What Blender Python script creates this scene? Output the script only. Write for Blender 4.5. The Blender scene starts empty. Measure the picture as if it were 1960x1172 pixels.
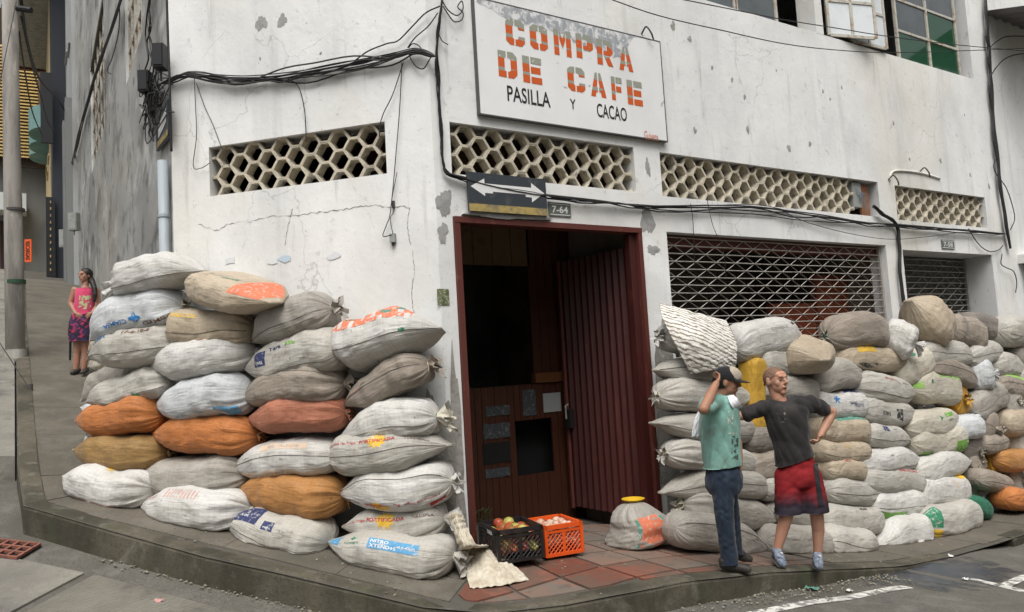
import bpy, bmesh, math, random
import numpy as np
from math import sin, cos, pi, radians, sqrt, atan2, hypot
SC = bpy.context.scene
COL = SC.collection
random.seed(7); RNG = np.random.default_rng(7)
def A3(*p): return np.array(p, float)
# ------------------------------------------------------------------ camera
# World axes: x runs along the shop front, y goes back into the block, z is up; the corner of the shop is the origin.
FPX, CX, CY = 1450.0, 980.0, 586.0
CAM = A3(-3.108473, -6.081449, 1.8)
CR = A3(0.84509, -0.531416, -0.058471); CU = A3(0.006912, -0.0985, 0.995113); CF = A3(0.534579, 0.841365, 0.079568)
from mathutils import Matrix, Vector
cd = bpy.data.cameras.new('camera'); cam = bpy.data.objects.new('camera', cd); COL.objects.link(cam)
cd.sensor_width = 36.0; cd.lens = FPX * 36 / 1960; cd.clip_start = 0.05; cd.clip_end = 600
m = Matrix.Identity(4)
for i in range(3):
    m[i][0] = CR[i]; m[i][1] = CU[i]; m[i][2] = -CF[i]; m[i][3] = CAM[i]
cam.matrix_world = m; SC.camera = cam
# ------------------------------------------------------------------ world: bright overcast sky
SUN_EL, SUN_AZ = radians(60), radians(212)     # azimuth of the light, measured from +y clockwise
w = bpy.data.worlds.new('World'); SC.world = w; w.use_nodes = True
nt = w.node_tree; nt.nodes.clear()
sky = nt.nodes.new('ShaderNodeTexSky'); sky.sky_type = 'NISHITA'; sky.sun_disc = False
sky.sun_elevation = SUN_EL; sky.sun_rotation = SUN_AZ; sky.dust_density = 6.0; sky.air_density = 1.0; sky.ozone_density = 1.0
hs = nt.nodes.new('ShaderNodeHueSaturation'); hs.inputs['Saturation'].default_value = 0.16
bg = nt.nodes.new('ShaderNodeBackground'); bg.inputs['Strength'].default_value = 0.095
wo = nt.nodes.new('ShaderNodeOutputWorld')
nt.links.new(sky.outputs[0], hs.inputs['Color']); nt.links.new(hs.outputs[0], bg.inputs['Color']); nt.links.new(bg.outputs[0], wo.inputs['Surface'])
sl = bpy.data.lights.new('sun', 'SUN'); sl.energy = 1.5; sl.angle = radians(40); sl.color = (1.0, 0.975, 0.94)
so = bpy.data.objects.new('sun', sl); COL.objects.link(so)
ld = Vector((sin(SUN_AZ)*cos(SUN_EL), cos(SUN_AZ)*cos(SUN_EL), sin(SUN_EL)))
so.rotation_euler = ld.to_track_quat('Z', 'Y').to_euler(); so.location = (-4, -6, 12)
vs = SC.view_settings; vs.view_transform = 'Standard'; vs.look = 'None'; vs.gamma = 1; vs.exposure = 0.55
try: vs.use_curve_mapping = False
except Exception: pass
SC.render.engine = 'CYCLES'
try:
    SC.cycles.use_denoising = True; SC.cycles.max_bounces = 6; SC.cycles.diffuse_bounces = 2
except Exception: pass
# ------------------------------------------------------------------ geometry of the place
XL, YL = -1.912, 2.036                     # left end of the short corner facade
TA = hypot(XL, YL); DA = A3(XL, YL, 0)/TA; NA = A3(DA[1]*-1, DA[0], 0)
if NA[1] > 0: NA = -NA
DB = A3(1,0,0); NB = A3(0,-1,0); DS = A3(0,1,0); NS = A3(-1,0,0)
def ray(px, py): return CF + CR*(px-CX)/FPX - CU*(py-CY)/FPX
def onp(px, py, O, n):
    d = ray(px, py); return CAM + d*(((O-CAM) @ n)/(d @ n))
def oB(px, py, off=0): return onp(px, py, NB*off, NB)          # sight line meets a plane parallel to the shop front
def oA(px, py, off=0): return onp(px, py, NA*off, NA)
def oS(px, py, off=0): return onp(px, py, A3(XL,YL,0)+NS*off, NS)
def proj(P):
    d = np.asarray(P)-CAM; k = d @ CF; return CX+FPX*(d@CR)/k, CY-FPX*(d@CU)/k
def sm(a, b, x):
    t = np.clip((np.asarray(x, float)-a)/(b-a), 0, 1); return t*t*(3-2*t)
def side(x, y):                                                # pavement height: a steep side street, a gentler main street
    g = np.interp(x, [-6,-3,0,2,3,4,5,6,8,10,20], [.50,.27,0,-.20,-.36,-.54,-.64,-.69,-.74,-.82,-1.3])
    h = np.interp(y, [-8,-2,-1,2,7,12,20,30,60], [-.32,-.27,-.2,.4,1.65,2.95,4.6,6.3,9.0])
    return .22 + g + h*(1-.93*sm(-.6, 1.2, x))
def kerb_drop(x, y):
    a = np.interp(x, [-3.3,-1.0,1.0,2.4,3.1,4.6,5.6,6.4,20], [.24,.22,.19,.15,.09,.015,.015,.10,.14])
    return a
def street(x, y): return side(x, y) - kerb_drop(x, y)
# ------------------------------------------------------------------ object helpers
WL = {}
def setp(o, label=None, cat=None, group=None, kind=None):
    if label: o['label'] = label
    if cat: o['category'] = cat
    if group: o['group'] = group
    if kind: o['kind'] = kind
    return o
def empty(name, loc, label=None, cat=None, group=None, parent=None, kind=None):
    o = bpy.data.objects.new(name, None); COL.objects.link(o); o.empty_display_size = .1
    loc = np.array(loc, float); WL[o.name] = loc
    if parent: o.parent = parent; o.location = loc - WL[parent.name]
    else: o.location = loc
    return setp(o, label, cat, group, kind)
def link_mesh(name, me, loc, parent=None):
    o = bpy.data.objects.new(name, me); COL.objects.link(o)
    loc = np.array(loc, float); WL[o.name] = loc
    if parent: o.parent = parent; o.location = loc - WL[parent.name]
    else: o.location = loc
    return o
def mesh(name, V, F, mat, parent=None, loc=None, smooth=False, idx=None):
    V = np.asarray(V, float).reshape(-1, 3)
    if loc is None: loc = (V.min(0)+V.max(0))/2
    loc = np.array(loc, float)
    me = bpy.data.meshes.new(name); me.from_pydata((V-loc).tolist(), [], [tuple(map(int, f)) for f in F])
    mats = mat if isinstance(mat, (list, tuple)) else [mat]
    for mm in mats: me.materials.append(mm)
    n = len(me.polygons)
    if idx is not None: me.polygons.foreach_set('material_index', np.asarray(idx, np.int32))
    if smooth: me.polygons.foreach_set('use_smooth', np.ones(n, bool))
    me.update()
    return link_mesh(name, me, loc, parent)
def fix(o):
    bm = bmesh.new(); bm.from_mesh(o.data); bmesh.ops.recalc_face_normals(bm, faces=bm.faces); bm.to_mesh(o.data); bm.free(); return o
class MB:
    def __init__(s): s.V = []; s.F = []; s.I = []; s.n = 0
    def add(s, V, F, i=0):
        V = np.asarray(V, float).reshape(-1, 3); s.V.append(V)
        s.F += [tuple(int(a)+s.n for a in f) for f in F]; s.I += [i]*len(F); s.n += len(V); return s
    def box(s, c, ax, h, i=0):                                  # centre, three axes, half sizes
        c = np.asarray(c, float); V = []
        for a in (-1,1):
            for b in (-1,1):
                for d in (-1,1): V.append(c+ax[0]*a*h[0]+ax[1]*b*h[1]+ax[2]*d*h[2])
        return s.add(V, [(0,1,3,2),(4,6,7,5),(0,4,5,1),(2,3,7,6),(0,2,6,4),(1,5,7,3)], i)
    def abox(s, x0, x1, y0, y1, z0, z1, i=0):
        return s.box(((x0+x1)/2,(y0+y1)/2,(z0+z1)/2), np.eye(3), (abs(x1-x0)/2,abs(y1-y0)/2,abs(z1-z0)/2), i)
    def tube(s, P, r, n=6, cap=True, i=0):
        P = np.asarray(P, float); k = len(P); r = np.broadcast_to(np.asarray(r, float), (k,))
        t = np.gradient(P, axis=0); t /= np.linalg.norm(t, axis=1)[:,None]+1e-12
        a = np.cross(t[0], A3(0,0,1)); 
        if np.linalg.norm(a) < .05: a = np.cross(t[0], A3(1,0,0))
        V = []; th = np.arange(n)*2*pi/n
        for j in range(k):
            a = a - t[j]*(a@t[j]); a /= np.linalg.norm(a)+1e-12; b = np.cross(t[j], a)
            V.append(P[j]+r[j]*(np.cos(th)[:,None]*a+np.sin(th)[:,None]*b))
        F = [(j*n+q, j*n+(q+1)%n, (j+1)*n+(q+1)%n, (j+1)*n+q) for j in range(k-1) for q in range(n)]
        if cap: F += [tuple(range(n-1,-1,-1)), tuple((k-1)*n+q for q in range(n))]
        return s.add(np.concatenate(V), F, i)
    def prism(s, poly, d, i=0):                                 # planar polygon (3D points) pushed along vector d
        poly = np.asarray(poly, float); n = len(poly)
        F = [tuple(range(n-1,-1,-1)), tuple(range(n,2*n))]+[(q,(q+1)%n,n+(q+1)%n,n+q) for q in range(n)]
        return s.add(np.concatenate([poly, poly+np.asarray(d, float)]), F, i)
    def grid(s, G, i=0, closed=False):                          # (a, b, 3) array of points
        a, b = G.shape[:2]
        F = [(j*b+q, j*b+(q+1)%b, (j+1)*b+(q+1)%b, (j+1)*b+q) for j in range(a-1) for q in range(b if closed else b-1)]
        return s.add(G.reshape(-1,3), F, i)
    def build(s, name, mat, parent=None, loc=None, smooth=False):
        return mesh(name, np.concatenate(s.V), s.F, mat, parent, loc, smooth, s.I)
def spline(P, n=24):                                            # Catmull-Rom through the points
    P = np.asarray(P, float)
    if len(P) == 2: return P[0]+(P[1]-P[0])*np.linspace(0,1,n)[:,None]
    Q = np.concatenate([[2*P[0]-P[1]], P, [2*P[-1]-P[-2]]]); out = []
    m_ = max(2, n//(len(P)-1))
    for k in range(1, len(Q)-2):
        t = np.linspace(0,1,m_,endpoint=False)[:,None]
        out.append(.5*(2*Q[k]+(Q[k+1]-Q[k-1])*t+(2*Q[k-1]-5*Q[k]+4*Q[k+1]-Q[k+2])*t**2+(3*Q[k]-Q[k-1]-3*Q[k+1]+Q[k+2])*t**3))
    return np.concatenate(out+[P[-1:]])
_txt = {}
def text2d(s, bold=0.0, subdiv=0):                              # flat lettering: (verts 2D with cap height 1, centred), faces
    k = (s, bold, subdiv)
    if k in _txt: return _txt[k]
    c = bpy.data.curves.new('t', 'FONT'); c.body = s; c.resolution_u = 3; c.offset = bold; c.fill_mode = 'FRONT'
    o = bpy.data.objects.new('t', c); COL.objects.link(o)
    me = bpy.data.meshes.new_from_object(o.evaluated_get(bpy.context.evaluated_depsgraph_get()))
    bpy.data.objects.remove(o); bpy.data.curves.remove(c)
    bm = bmesh.new(); bm.from_mesh(me); bmesh.ops.remove_doubles(bm, verts=bm.verts, dist=1e-5)
    bmesh.ops.triangulate(bm, faces=bm.faces)
    for _ in range(subdiv):
        es = [e for e in bm.edges if e.calc_length() > .25]
        bmesh.ops.subdivide_edges(bm, edges=es, cuts=1); bmesh.ops.triangulate(bm, faces=bm.faces)
    V = np.array([v.co[:2] for v in bm.verts]); F = [[v.index for v in f.verts] for f in bm.faces]
    bm.free(); bpy.data.meshes.remove(me)
    V = V/.72; V[:,0] -= (V[:,0].min()+V[:,0].max())/2; V[:,1] -= .5
    _txt[k] = (V, F); return V, F
def ordinal(n): return ['', 'bottom','second','third','fourth','fifth','sixth','seventh','eighth','ninth','tenth','eleventh','twelfth'][n]
# ------------------------------------------------------------------ materials
MATS = {}
def rgb(h, k=1.0):                                              # sRGB hex to linear
    c = [int(h[i:i+2],16)/255 for i in (0,2,4)]
    return tuple(k*(x/12.92 if x <= .04045 else ((x+.055)/1.055)**2.4) for x in c)
def M(name, base, rough=.8, layers=(), bump=(), spec=.3, metal=0, local=False, vary=0, sheen=0, trans=0):
    """layers: (colour, (sx,sy,sz) noise scale, low, high, amount[, detail]); bump: (scale3, strength, distance)"""
    if name in MATS: return MATS[name]
    m = bpy.data.materials.new(name); m.use_nodes = True; t = m.node_tree; N = t.nodes; L = t.links
    b = N['Principled BSDF']; b.inputs['Roughness'].default_value = rough; b.inputs['Metallic'].default_value = metal
    b.inputs['Specular IOR Level'].default_value = spec
    if sheen: b.inputs['Sheen Weight'].default_value = sheen
    if trans: b.inputs['Transmission Weight'].default_value = trans
    if local == 'uv':
        uvn = N.new('ShaderNodeUVMap'); uvn.uv_map = 'UVMap'; oi = N.new('ShaderNodeObjectInfo')
        ml = N.new('ShaderNodeMath'); ml.operation = 'MULTIPLY'; ml.inputs[1].default_value = 91.0; L.new(oi.outputs['Random'], ml.inputs[0])
        ad = N.new('ShaderNodeVectorMath'); ad.operation = 'ADD'; L.new(uvn.outputs[0], ad.inputs[0]); L.new(ml.outputs[0], ad.inputs[1])
        pos = ad.outputs[0]
    elif local:
        tc = N.new('ShaderNodeTexCoord'); oi = N.new('ShaderNodeObjectInfo')
        ml = N.new('ShaderNodeMath'); ml.operation = 'MULTIPLY'; ml.inputs[1].default_value = 91.0; L.new(oi.outputs['Random'], ml.inputs[0])
        ad = N.new('ShaderNodeVectorMath'); ad.operation = 'ADD'; L.new(tc.outputs['Object'], ad.inputs[0]); L.new(ml.outputs[0], ad.inputs[1])
        pos = ad.outputs[0]
    else:
        g = N.new('ShaderNodeNewGeometry'); pos = g.outputs['Position']
    def noise(sc, detail=5, seed=0.0, dist=0.0):
        mp = N.new('ShaderNodeVectorMath'); mp.operation = 'MULTIPLY'; mp.inputs[1].default_value = sc; L.new(pos, mp.inputs[0])
        a2 = N.new('ShaderNodeVectorMath'); a2.operation = 'ADD'; a2.inputs[1].default_value = (seed*3.7, seed*1.3, seed*2.1); L.new(mp.outputs[0], a2.inputs[0])
        n = N.new('ShaderNodeTexNoise'); n.inputs['Scale'].default_value = 1.0; n.inputs['Detail'].default_value = detail; n.inputs['Roughness'].default_value = .6
        n.inputs['Distortion'].default_value = dist
        L.new(a2.outputs[0], n.inputs['Vector']); return n.outputs['Fac']
    rgbn = N.new('ShaderNodeRGB'); rgbn.outputs[0].default_value = (*base, 1); cur = rgbn.outputs[0]
    if vary:
        oi2 = N.new('ShaderNodeObjectInfo'); mr = N.new('ShaderNodeMapRange'); mr.inputs['To Min'].default_value = 1-vary; mr.inputs['To Max'].default_value = 1+vary
        L.new(oi2.outputs['Random'], mr.inputs['Value'])
        hv = N.new('ShaderNodeHueSaturation'); L.new(mr.outputs[0], hv.inputs['Value']); L.new(cur, hv.inputs['Color']); cur = hv.outputs[0]
    for k, ly in enumerate(layers):
        col, sc, lo, hi, amt = ly[:5]; det = ly[5] if len(ly) > 5 else 4
        if sc == 'crack':                                       # voronoi cell borders broken up by noise
            vo = N.new('ShaderNodeTexVoronoi'); vo.feature = 'DISTANCE_TO_EDGE'; vo.inputs['Scale'].default_value = det
            wn = N.new('ShaderNodeTexNoise'); wn.inputs['Scale'].default_value = 3.0; wn.inputs['Detail'].default_value = 6
            L.new(pos, wn.inputs['Vector'])
            mx_ = N.new('ShaderNodeMix'); mx_.data_type = 'RGBA'; mx_.blend_type = 'ADD'; mx_.inputs[0].default_value = .35
            L.new(pos, mx_.inputs[6]); L.new(wn.outputs['Color'], mx_.inputs[7]); L.new(mx_.outputs[2], vo.inputs['Vector'])
            r = N.new('ShaderNodeMapRange'); r.inputs['From Min'].default_value = lo; r.inputs['From Max'].default_value = hi
            r.inputs['To Min'].default_value = 1; r.inputs['To Max'].default_value = 0; L.new(vo.outputs['Distance'], r.inputs['Value'])
            r2 = N.new('ShaderNodeMapRange'); r2.inputs['From Min'].default_value = .52; r2.inputs['From Max'].default_value = .6; L.new(noise((.6,.6,.6), 3, 9.0), r2.inputs['Value'])
            mm = N.new('ShaderNodeMath'); mm.operation = 'MULTIPLY'; L.new(r.outputs[0], mm.inputs[0]); L.new(r2.outputs[0], mm.inputs[1]); fac0 = mm.outputs[0]
        elif sc == 'spots':
            vo = N.new('ShaderNodeTexVoronoi'); vo.inputs['Scale'].default_value = det; L.new(pos, vo.inputs['Vector'])
            r = N.new('ShaderNodeMapRange'); r.inputs['From Min'].default_value = lo; r.inputs['From Max'].default_value = hi
            r.inputs['To Min'].default_value = 1; r.inputs['To Max'].default_value = 0; L.new(vo.outputs['Distance'], r.inputs['Value'])
            sp = N.new('ShaderNodeSeparateColor'); L.new(vo.outputs['Color'], sp.inputs[0])
            gt = N.new('ShaderNodeMath'); gt.operation = 'GREATER_THAN'; gt.inputs[1].default_value = .55; L.new(sp.outputs[0], gt.inputs[0])
            mm = N.new('ShaderNodeMath'); mm.operation = 'MULTIPLY'; L.new(r.outputs[0], mm.inputs[0]); L.new(gt.outputs[0], mm.inputs[1]); fac0 = mm.outputs[0]
        else:
            r = N.new('ShaderNodeMapRange'); r.inputs['From Min'].default_value = lo; r.inputs['From Max'].default_value = hi
            L.new(noise(sc, det, k+1.0, .3), r.inputs['Value']); fac0 = r.outputs[0]
        am = N.new('ShaderNodeMath'); am.operation = 'MULTIPLY'; am.inputs[1].default_value = amt; L.new(fac0, am.inputs[0])
        mx = N.new('ShaderNodeMix'); mx.data_type = 'RGBA'; mx.inputs[7].default_value = (*col, 1)
        L.new(am.outputs[0], mx.inputs[0]); L.new(cur, mx.inputs[6]); cur = mx.outputs[2]
    L.new(cur, b.inputs['Base Color'])
    prev = None
    for k, (sc, st, di) in enumerate(bump):
        bp = N.new('ShaderNodeBump'); bp.inputs['Strength'].default_value = st; bp.inputs['Distance'].default_value = di
        L.new(noise(sc, 2, 20.0+k), bp.inputs['Height'])
        if prev: L.new(prev, bp.inputs['Normal'])
        prev = bp.outputs[0]
    if prev: L.new(prev, b.inputs['Normal'])
    MATS[name] = m; return m
GR = (.30,.29,.27)
m_wall = M('white_plaster', (.82,.82,.80), .9, [
    ((.62,.625,.61), (1.1,1.1,.8), .40, .64, .65, 7), ((.64,.58,.45), (.45,.45,.22), .52, .76, .55), ((.47,.47,.455), (3.4,3.4,.28), .57, .76, .50, 7), ((.36,.355,.34), (8,8,.9), .61, .74, .50, 7),
    ((.42,.415,.40), (9,9,9), .62, .72, .45, 6), ((.26,.255,.24), (40,40,30), .69, .75, .65, 2), ((.30,.29,.27), 'crack', .0, .005, .5, .9), ((.16,.15,.14), 'spots', .007, .018, .8, 1.7)],
    [((1.1,1.1,1.1), .25, .05), ((14,14,14), .25, .014), ((90,90,90), .2, .003)], .2)
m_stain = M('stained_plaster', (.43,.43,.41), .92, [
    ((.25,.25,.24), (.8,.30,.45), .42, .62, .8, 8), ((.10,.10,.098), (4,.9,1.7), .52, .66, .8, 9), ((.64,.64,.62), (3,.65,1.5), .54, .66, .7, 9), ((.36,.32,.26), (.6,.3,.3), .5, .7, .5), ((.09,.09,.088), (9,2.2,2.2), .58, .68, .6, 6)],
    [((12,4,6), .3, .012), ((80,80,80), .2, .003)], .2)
m_reveal = M('reveal_plaster', (.66,.66,.65), .9, [((.36,.35,.33), (2,2,1), .45, .7, .6), ((.15,.15,.14), (6,6,3), .60, .72, .7)], [((20,20,20), .25, .008)], .2)
m_render = M('bare_cement', (.34,.33,.30), .95, [((.20,.19,.17), (4,4,3), .45, .65, .7), ((.52,.51,.48), (7,7,7), .60, .70, .7)], [((18,18,18), .6, .02), ((90,90,90), .4, .004)], .2)
m_patch = M('mortar_patch', (.36,.355,.34), .95, [((.25,.25,.24), (9,9,9), .45, .65, .6)], [((30,30,30), .5, .01)], .2)
m_block = M('concrete_block', (.62,.56,.44), .9, [((.38,.35,.28), (7,7,7), .45, .68, .6), ((.13,.11,.09), (10,10,7), .54, .68, .75), ((.70,.68,.62), (11,11,11), .55, .7, .5)], [((40,40,40), .35, .006)], .2)
m_conc = M('pavement_concrete', (.142,.124,.096), .75, [((.060,.055,.044), (50,50,50), .52, .64, .5, 3), ((.22,.207,.175), (30,30,30), .60, .70, .45, 3), ((.075,.069,.055), (1.3,1.3,1.3), .40, .66, .8), ((.185,.174,.148), (2.8,2.8,2.8), .52, .72, .6), ((.075,.072,.062), (6,6,6), .58, .72, .6), ((.10,.11,.07), (.8,.8,.8), .6, .75, .35), ((.34,.33,.30), 'spots', .006, .016, .6, 9.0)],
    [((5,5,5), .3, .02), ((60,60,60), .45, .006)], .35)
m_kerb = M('kerb_concrete', (.112,.098,.072), .85, [((.05,.046,.034), (40,40,40), .52, .64, .5, 3), ((.17,.16,.13), (22,22,22), .60, .70, .5, 3), ((.040,.037,.026), (1.8,1.8,.9), .40, .60, .85), ((.19,.18,.15), (5,5,5), .58, .70, .6), ((.06,.07,.035), (3,3,2), .55, .70, .5)], [((9,9,9), .4, .02), ((70,70,70), .5, .006)], .3)
m_road = M('street_concrete', (.245,.230,.195), .85, [((.12,.112,.092), (50,50,50), .52, .64, .45, 3), ((.34,.32,.28), (34,34,34), .60, .70, .4, 3), ((.135,.128,.115), (1.0,1.0,1.0), .42, .64, .8), ((.085,.08,.07), (2.6,2.6,2.6), .56, .70, .7), ((.32,.31,.285), (6,6,6), .58, .70, .4)], [((6,6,6), .3, .015), ((70,70,70), .5, .006)], .35)
m_asph = M('worn_asphalt', (.135,.126,.106), .8, [((.055,.052,.044), (55,55,55), .50, .62, .6, 3), ((.24,.225,.19), (38,38,38), .58, .68, .55, 3), ((.082,.077,.064), (1.2,1.2,1.2), .42, .64, .8), ((.19,.182,.166), (4,4,4), .52, .70, .6), ((.050,.055,.068), (1.7,1.7,1.7), .60, .70, .5), ((.26,.25,.22), 'spots', .10, .22, .5, 55.0)], [((8,8,8), .3, .02), ((90,90,90), .7, .008)], .4)
m_line = M('road_paint', (.66,.65,.60), .8, [((.13,.125,.115), (14,14,14), .46, .56, .9), ((.35,.34,.31), (5,5,5), .5, .68, .6)], [((60,60,60), .4, .004)], .3)
m_tile = M('red_floor_tile', (.195,.075,.050), .55, [((.120,.095,.074), (2.2,2.2,2.2), .40, .58, .80), ((.33,.12,.075), (6,6,6), .55, .70, .5), ((.10,.085,.07), (9,9,9), .55, .68, .7)], [((10,10,10), .2, .01), ((120,120,120), .3, .003)], .45, vary=.25)
m_tiledirty = M('worn_floor_tile', (.200,.125,.092), .65, [((.155,.140,.118), (1.6,1.6,1.6), .38, .60, .85), ((.30,.12,.08), (5,5,5), .58, .70, .6), ((.09,.08,.07), (9,9,9), .55, .68, .6)], [((10,10,10), .2, .01), ((120,120,120), .3, .003)], .4, vary=.2)
m_grout = M('tile_grout', (.095,.088,.073), .9, [((.07,.066,.056), (5,5,5), .45, .65, .7), ((.22,.21,.185), (9,9,9), .6, .7, .5)], [((30,30,30), .5, .01)], .25)
m_redpaint = M('red_oxide_paint', (.105,.026,.019), .55, [((.10,.030,.022), (4,4,1.5), .45, .66, .7), ((.20,.07,.045), (12,12,6), .58, .70, .6), ((.055,.04,.035), (18,18,10), .60, .70, .6)], [((25,25,12), .25, .006)], .4)
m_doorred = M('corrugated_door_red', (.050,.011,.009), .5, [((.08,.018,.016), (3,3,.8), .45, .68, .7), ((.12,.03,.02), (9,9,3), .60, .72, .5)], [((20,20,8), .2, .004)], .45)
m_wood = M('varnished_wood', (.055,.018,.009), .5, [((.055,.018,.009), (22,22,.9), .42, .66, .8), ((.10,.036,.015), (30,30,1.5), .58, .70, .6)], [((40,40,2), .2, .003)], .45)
m_woodlight = M('pale_wood', (.13,.050,.018), .6, [((.12,.05,.02), (3,3,1), .42, .66, .7)], (), .3)
m_board = M('ceiling_board', (.13,.085,.042), .8, [((.08,.05,.03), (7,7,7), .55, .68, .8)], (), .3)
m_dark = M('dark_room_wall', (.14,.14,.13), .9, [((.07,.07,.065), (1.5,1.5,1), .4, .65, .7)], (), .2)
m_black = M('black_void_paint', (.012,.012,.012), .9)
m_orange_in = M('orange_panel', (.26,.062,.026), .7, [((.20,.06,.03), (2,2,1), .45, .65, .7)], (), .3)
m_brickin = M('inner_wall', (.20,.17,.14), .9, [((.10,.085,.07), (2,2,2), .45, .65, .7)], (), .2)
m_steel = M('grille_steel', (.44,.42,.38), .5, [((.25,.22,.18), (12,12,12), .48, .66, .7), ((.22,.12,.07), (25,25,25), .60, .70, .6)], [((60,60,60), .2, .002)], .5, metal=.35)
m_frame = M('window_steel', (.50,.48,.42), .65, [((.30,.17,.08), (9,9,9), .50, .66, .8), ((.62,.61,.57), (20,20,20), .55, .68, .6)], [((40,40,40), .3, .003)], .4)
m_glass = M('window_glass', (.10,.115,.12), .06, [((.05,.06,.06), (1.2,1.2,1.2), .45, .65, .6)], (), .8)
m_glassgreen = M('green_glass', (.015,.07,.035), .08, (), (), .8)
m_glasswhite = M('frosted_glass', (.72,.76,.77), .25, [((.5,.54,.56), (2,2,2), .45, .68, .5)], (), .5)
m_cable = M('black_cable', (.018,.018,.019), .55, (), (), .35)
m_cable2 = M('grey_cable', (.07,.065,.06), .7, (), (), .3)
m_signw = M('sign_white', (.80,.80,.79), .6, [((.62,.62,.60), (1.2,1.2,.8), .45, .70, .5), ((.30,.31,.33), (7,7,7), .66, .70, .8, 8)], [((30,30,30), .1, .002)], .4)
m_signgrey = M('sign_worn_grey', (.33,.35,.37), .7, [((.74,.74,.73), (14,14,14), .46, .56, .95, 8), ((.45,.46,.48), (40,40,6), .5, .6, .7, 6)], (), .3)
m_so = M('sign_orange', (.58,.105,.020), .6, [((.70,.66,.60), (26,26,26), .66, .70, .8, 6)], (), .3)
m_sg = M('sign_sage', (.30,.31,.25), .65, [((.70,.68,.64), (26,26,26), .62, .67, .8, 6)], (), .3)
m_sk = M('sign_black', (.022,.022,.024), .6, [((.4,.4,.4), (40,40,40), .66, .70, .6, 6)], (), .3)
m_signdark = M('sign_dark_steel', (.040,.047,.055), .45, [((.10,.10,.10), (8,8,8), .55, .70, .6)], (), .4)
m_signyel = M('sign_dirty_yellow', (.40,.30,.10), .7, [((.16,.14,.11), (9,9,9), .45, .60, .8)], (), .3)
m_plate = M('number_plate', (.12,.14,.12), .5, [((.25,.26,.24), (20,20,20), .55, .65, .5)], (), .4)
m_pale = M('white_paint_mark', (.74,.74,.72), .6)
m_pvc = M('grey_pvc', (.36,.40,.43), .55, [((.22,.24,.25), (4,4,1), .5, .7, .6)], (), .35)
m_poleM = M('pole_concrete', (.33,.31,.28), .9, [((.14,.13,.12), (5,5,1), .45, .65, .7), ((.48,.46,.42), (9,9,2), .58, .70, .6)], [((30,30,15), .4, .01)], .2)
m_box = M('black_box', (.020,.021,.024), .5)
m_greybox = M('grey_meter_box', (.30,.31,.29), .7, [((.17,.17,.15), (5,5,5), .5, .68, .6)], (), .3)
m_grate = M('rusty_grate', (.26,.105,.075), .8, [((.12,.06,.045), (14,14,14), .45, .65, .7)], [((60,60,60), .4, .003)], .3)
# sack cloth: woven plastic, dusty
def sack(name, base, dirt, amt=.55, rough=.62, dark=None):
    dk = dark or tuple(x*.42 for x in base)
    m = M('sack_'+name, base, rough, [(dirt, (3.4,3.4,1), .40, .66, amt), (tuple(x*.76 for x in base), (5,170,1), .45, .62, .34, 2), (tuple(min(.9,x*1.16) for x in base), (170,5,1), .48, .64, .30, 2),
        (dk, (7,10,1), .60, .76, .62), (tuple(x*.5 for x in dirt), (24,24,1), .66, .72, .60, 3)],
        [((4.5,12,1), .50, .045), ((7,48,1), .34, .014), ((24,20,1), .30, .010)], .35, local='uv', vary=.09, sheen=.1)
    t = m.node_tree; b = t.nodes['Principled BSDF']; src = b.inputs['Base Color'].links[0].from_socket; uvn = t.nodes.new('ShaderNodeUVMap'); uvn.uv_map = 'UVMap'; prev = src
    for dr in ('X','Y'):                                        # tape-woven grid
        wv = t.nodes.new('ShaderNodeTexWave'); wv.bands_direction = dr; wv.inputs['Scale'].default_value = 7.5; wv.inputs['Distortion'].default_value = .8; wv.inputs['Detail'].default_value = 2
        t.links.new(uvn.outputs[0], wv.inputs['Vector']); mr = t.nodes.new('ShaderNodeMapRange'); mr.inputs['From Min'].default_value = .80; mr.inputs['To Max'].default_value = .16; t.links.new(wv.outputs['Fac'], mr.inputs['Value'])
        mx = t.nodes.new('ShaderNodeMix'); mx.data_type = 'RGBA'; mx.inputs[7].default_value = (*[x*.6 for x in base],1); t.links.new(mr.outputs[0], mx.inputs[0]); t.links.new(prev, mx.inputs[6]); prev = mx.outputs[2]
    t.links.new(prev, b.inputs['Base Color']); return m
D1 = (.33,.28,.21)
SK = {
 'white': sack('white', (.57,.56,.53), (.45,.415,.35), .55), 'cream': sack('cream', (.55,.515,.43), (.43,.37,.27), .55),
 'pale': sack('pale', (.46,.44,.395), (.36,.325,.265), .6), 'grey': sack('grey', (.375,.350,.310), (.235,.205,.165), .65),
 'taupe': sack('taupe', (.315,.270,.220), (.19,.155,.12), .65), 'dark': sack('dark', (.215,.192,.165), (.125,.108,.09), .65),
 'beige': sack('beige', (.46,.385,.285), (.29,.225,.15), .6), 'orange': sack('orange', (.49,.175,.048), (.34,.12,.035), .55),
 'ochre': sack('ochre', (.44,.205,.060), (.27,.13,.045), .6), 'olive': sack('olive', (.30,.180,.062), (.18,.105,.04), .6),
 'rust': sack('rust', (.43,.165,.095), (.30,.115,.07), .55), 'yellow': sack('yellow', (.50,.30,.030), (.33,.165,.02), .5),
 'mustard': sack('mustard', (.47,.25,.018), (.38,.16,.012), .6), 'green': sack('green', (.020,.155,.085), (.015,.10,.06), .5),
 'blueish': sack('blueish', (.56,.58,.59), (.42,.41,.38), .5)}
def ink(name, c, fade=.55):
    return M('ink_'+name, c, .65, [((.55,.53,.48), (30,30,30), fade, fade+.10, .8, 4), (tuple(x*.7 for x in c), (5,5,5), .45, .65, .4)], (), .3)
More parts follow.
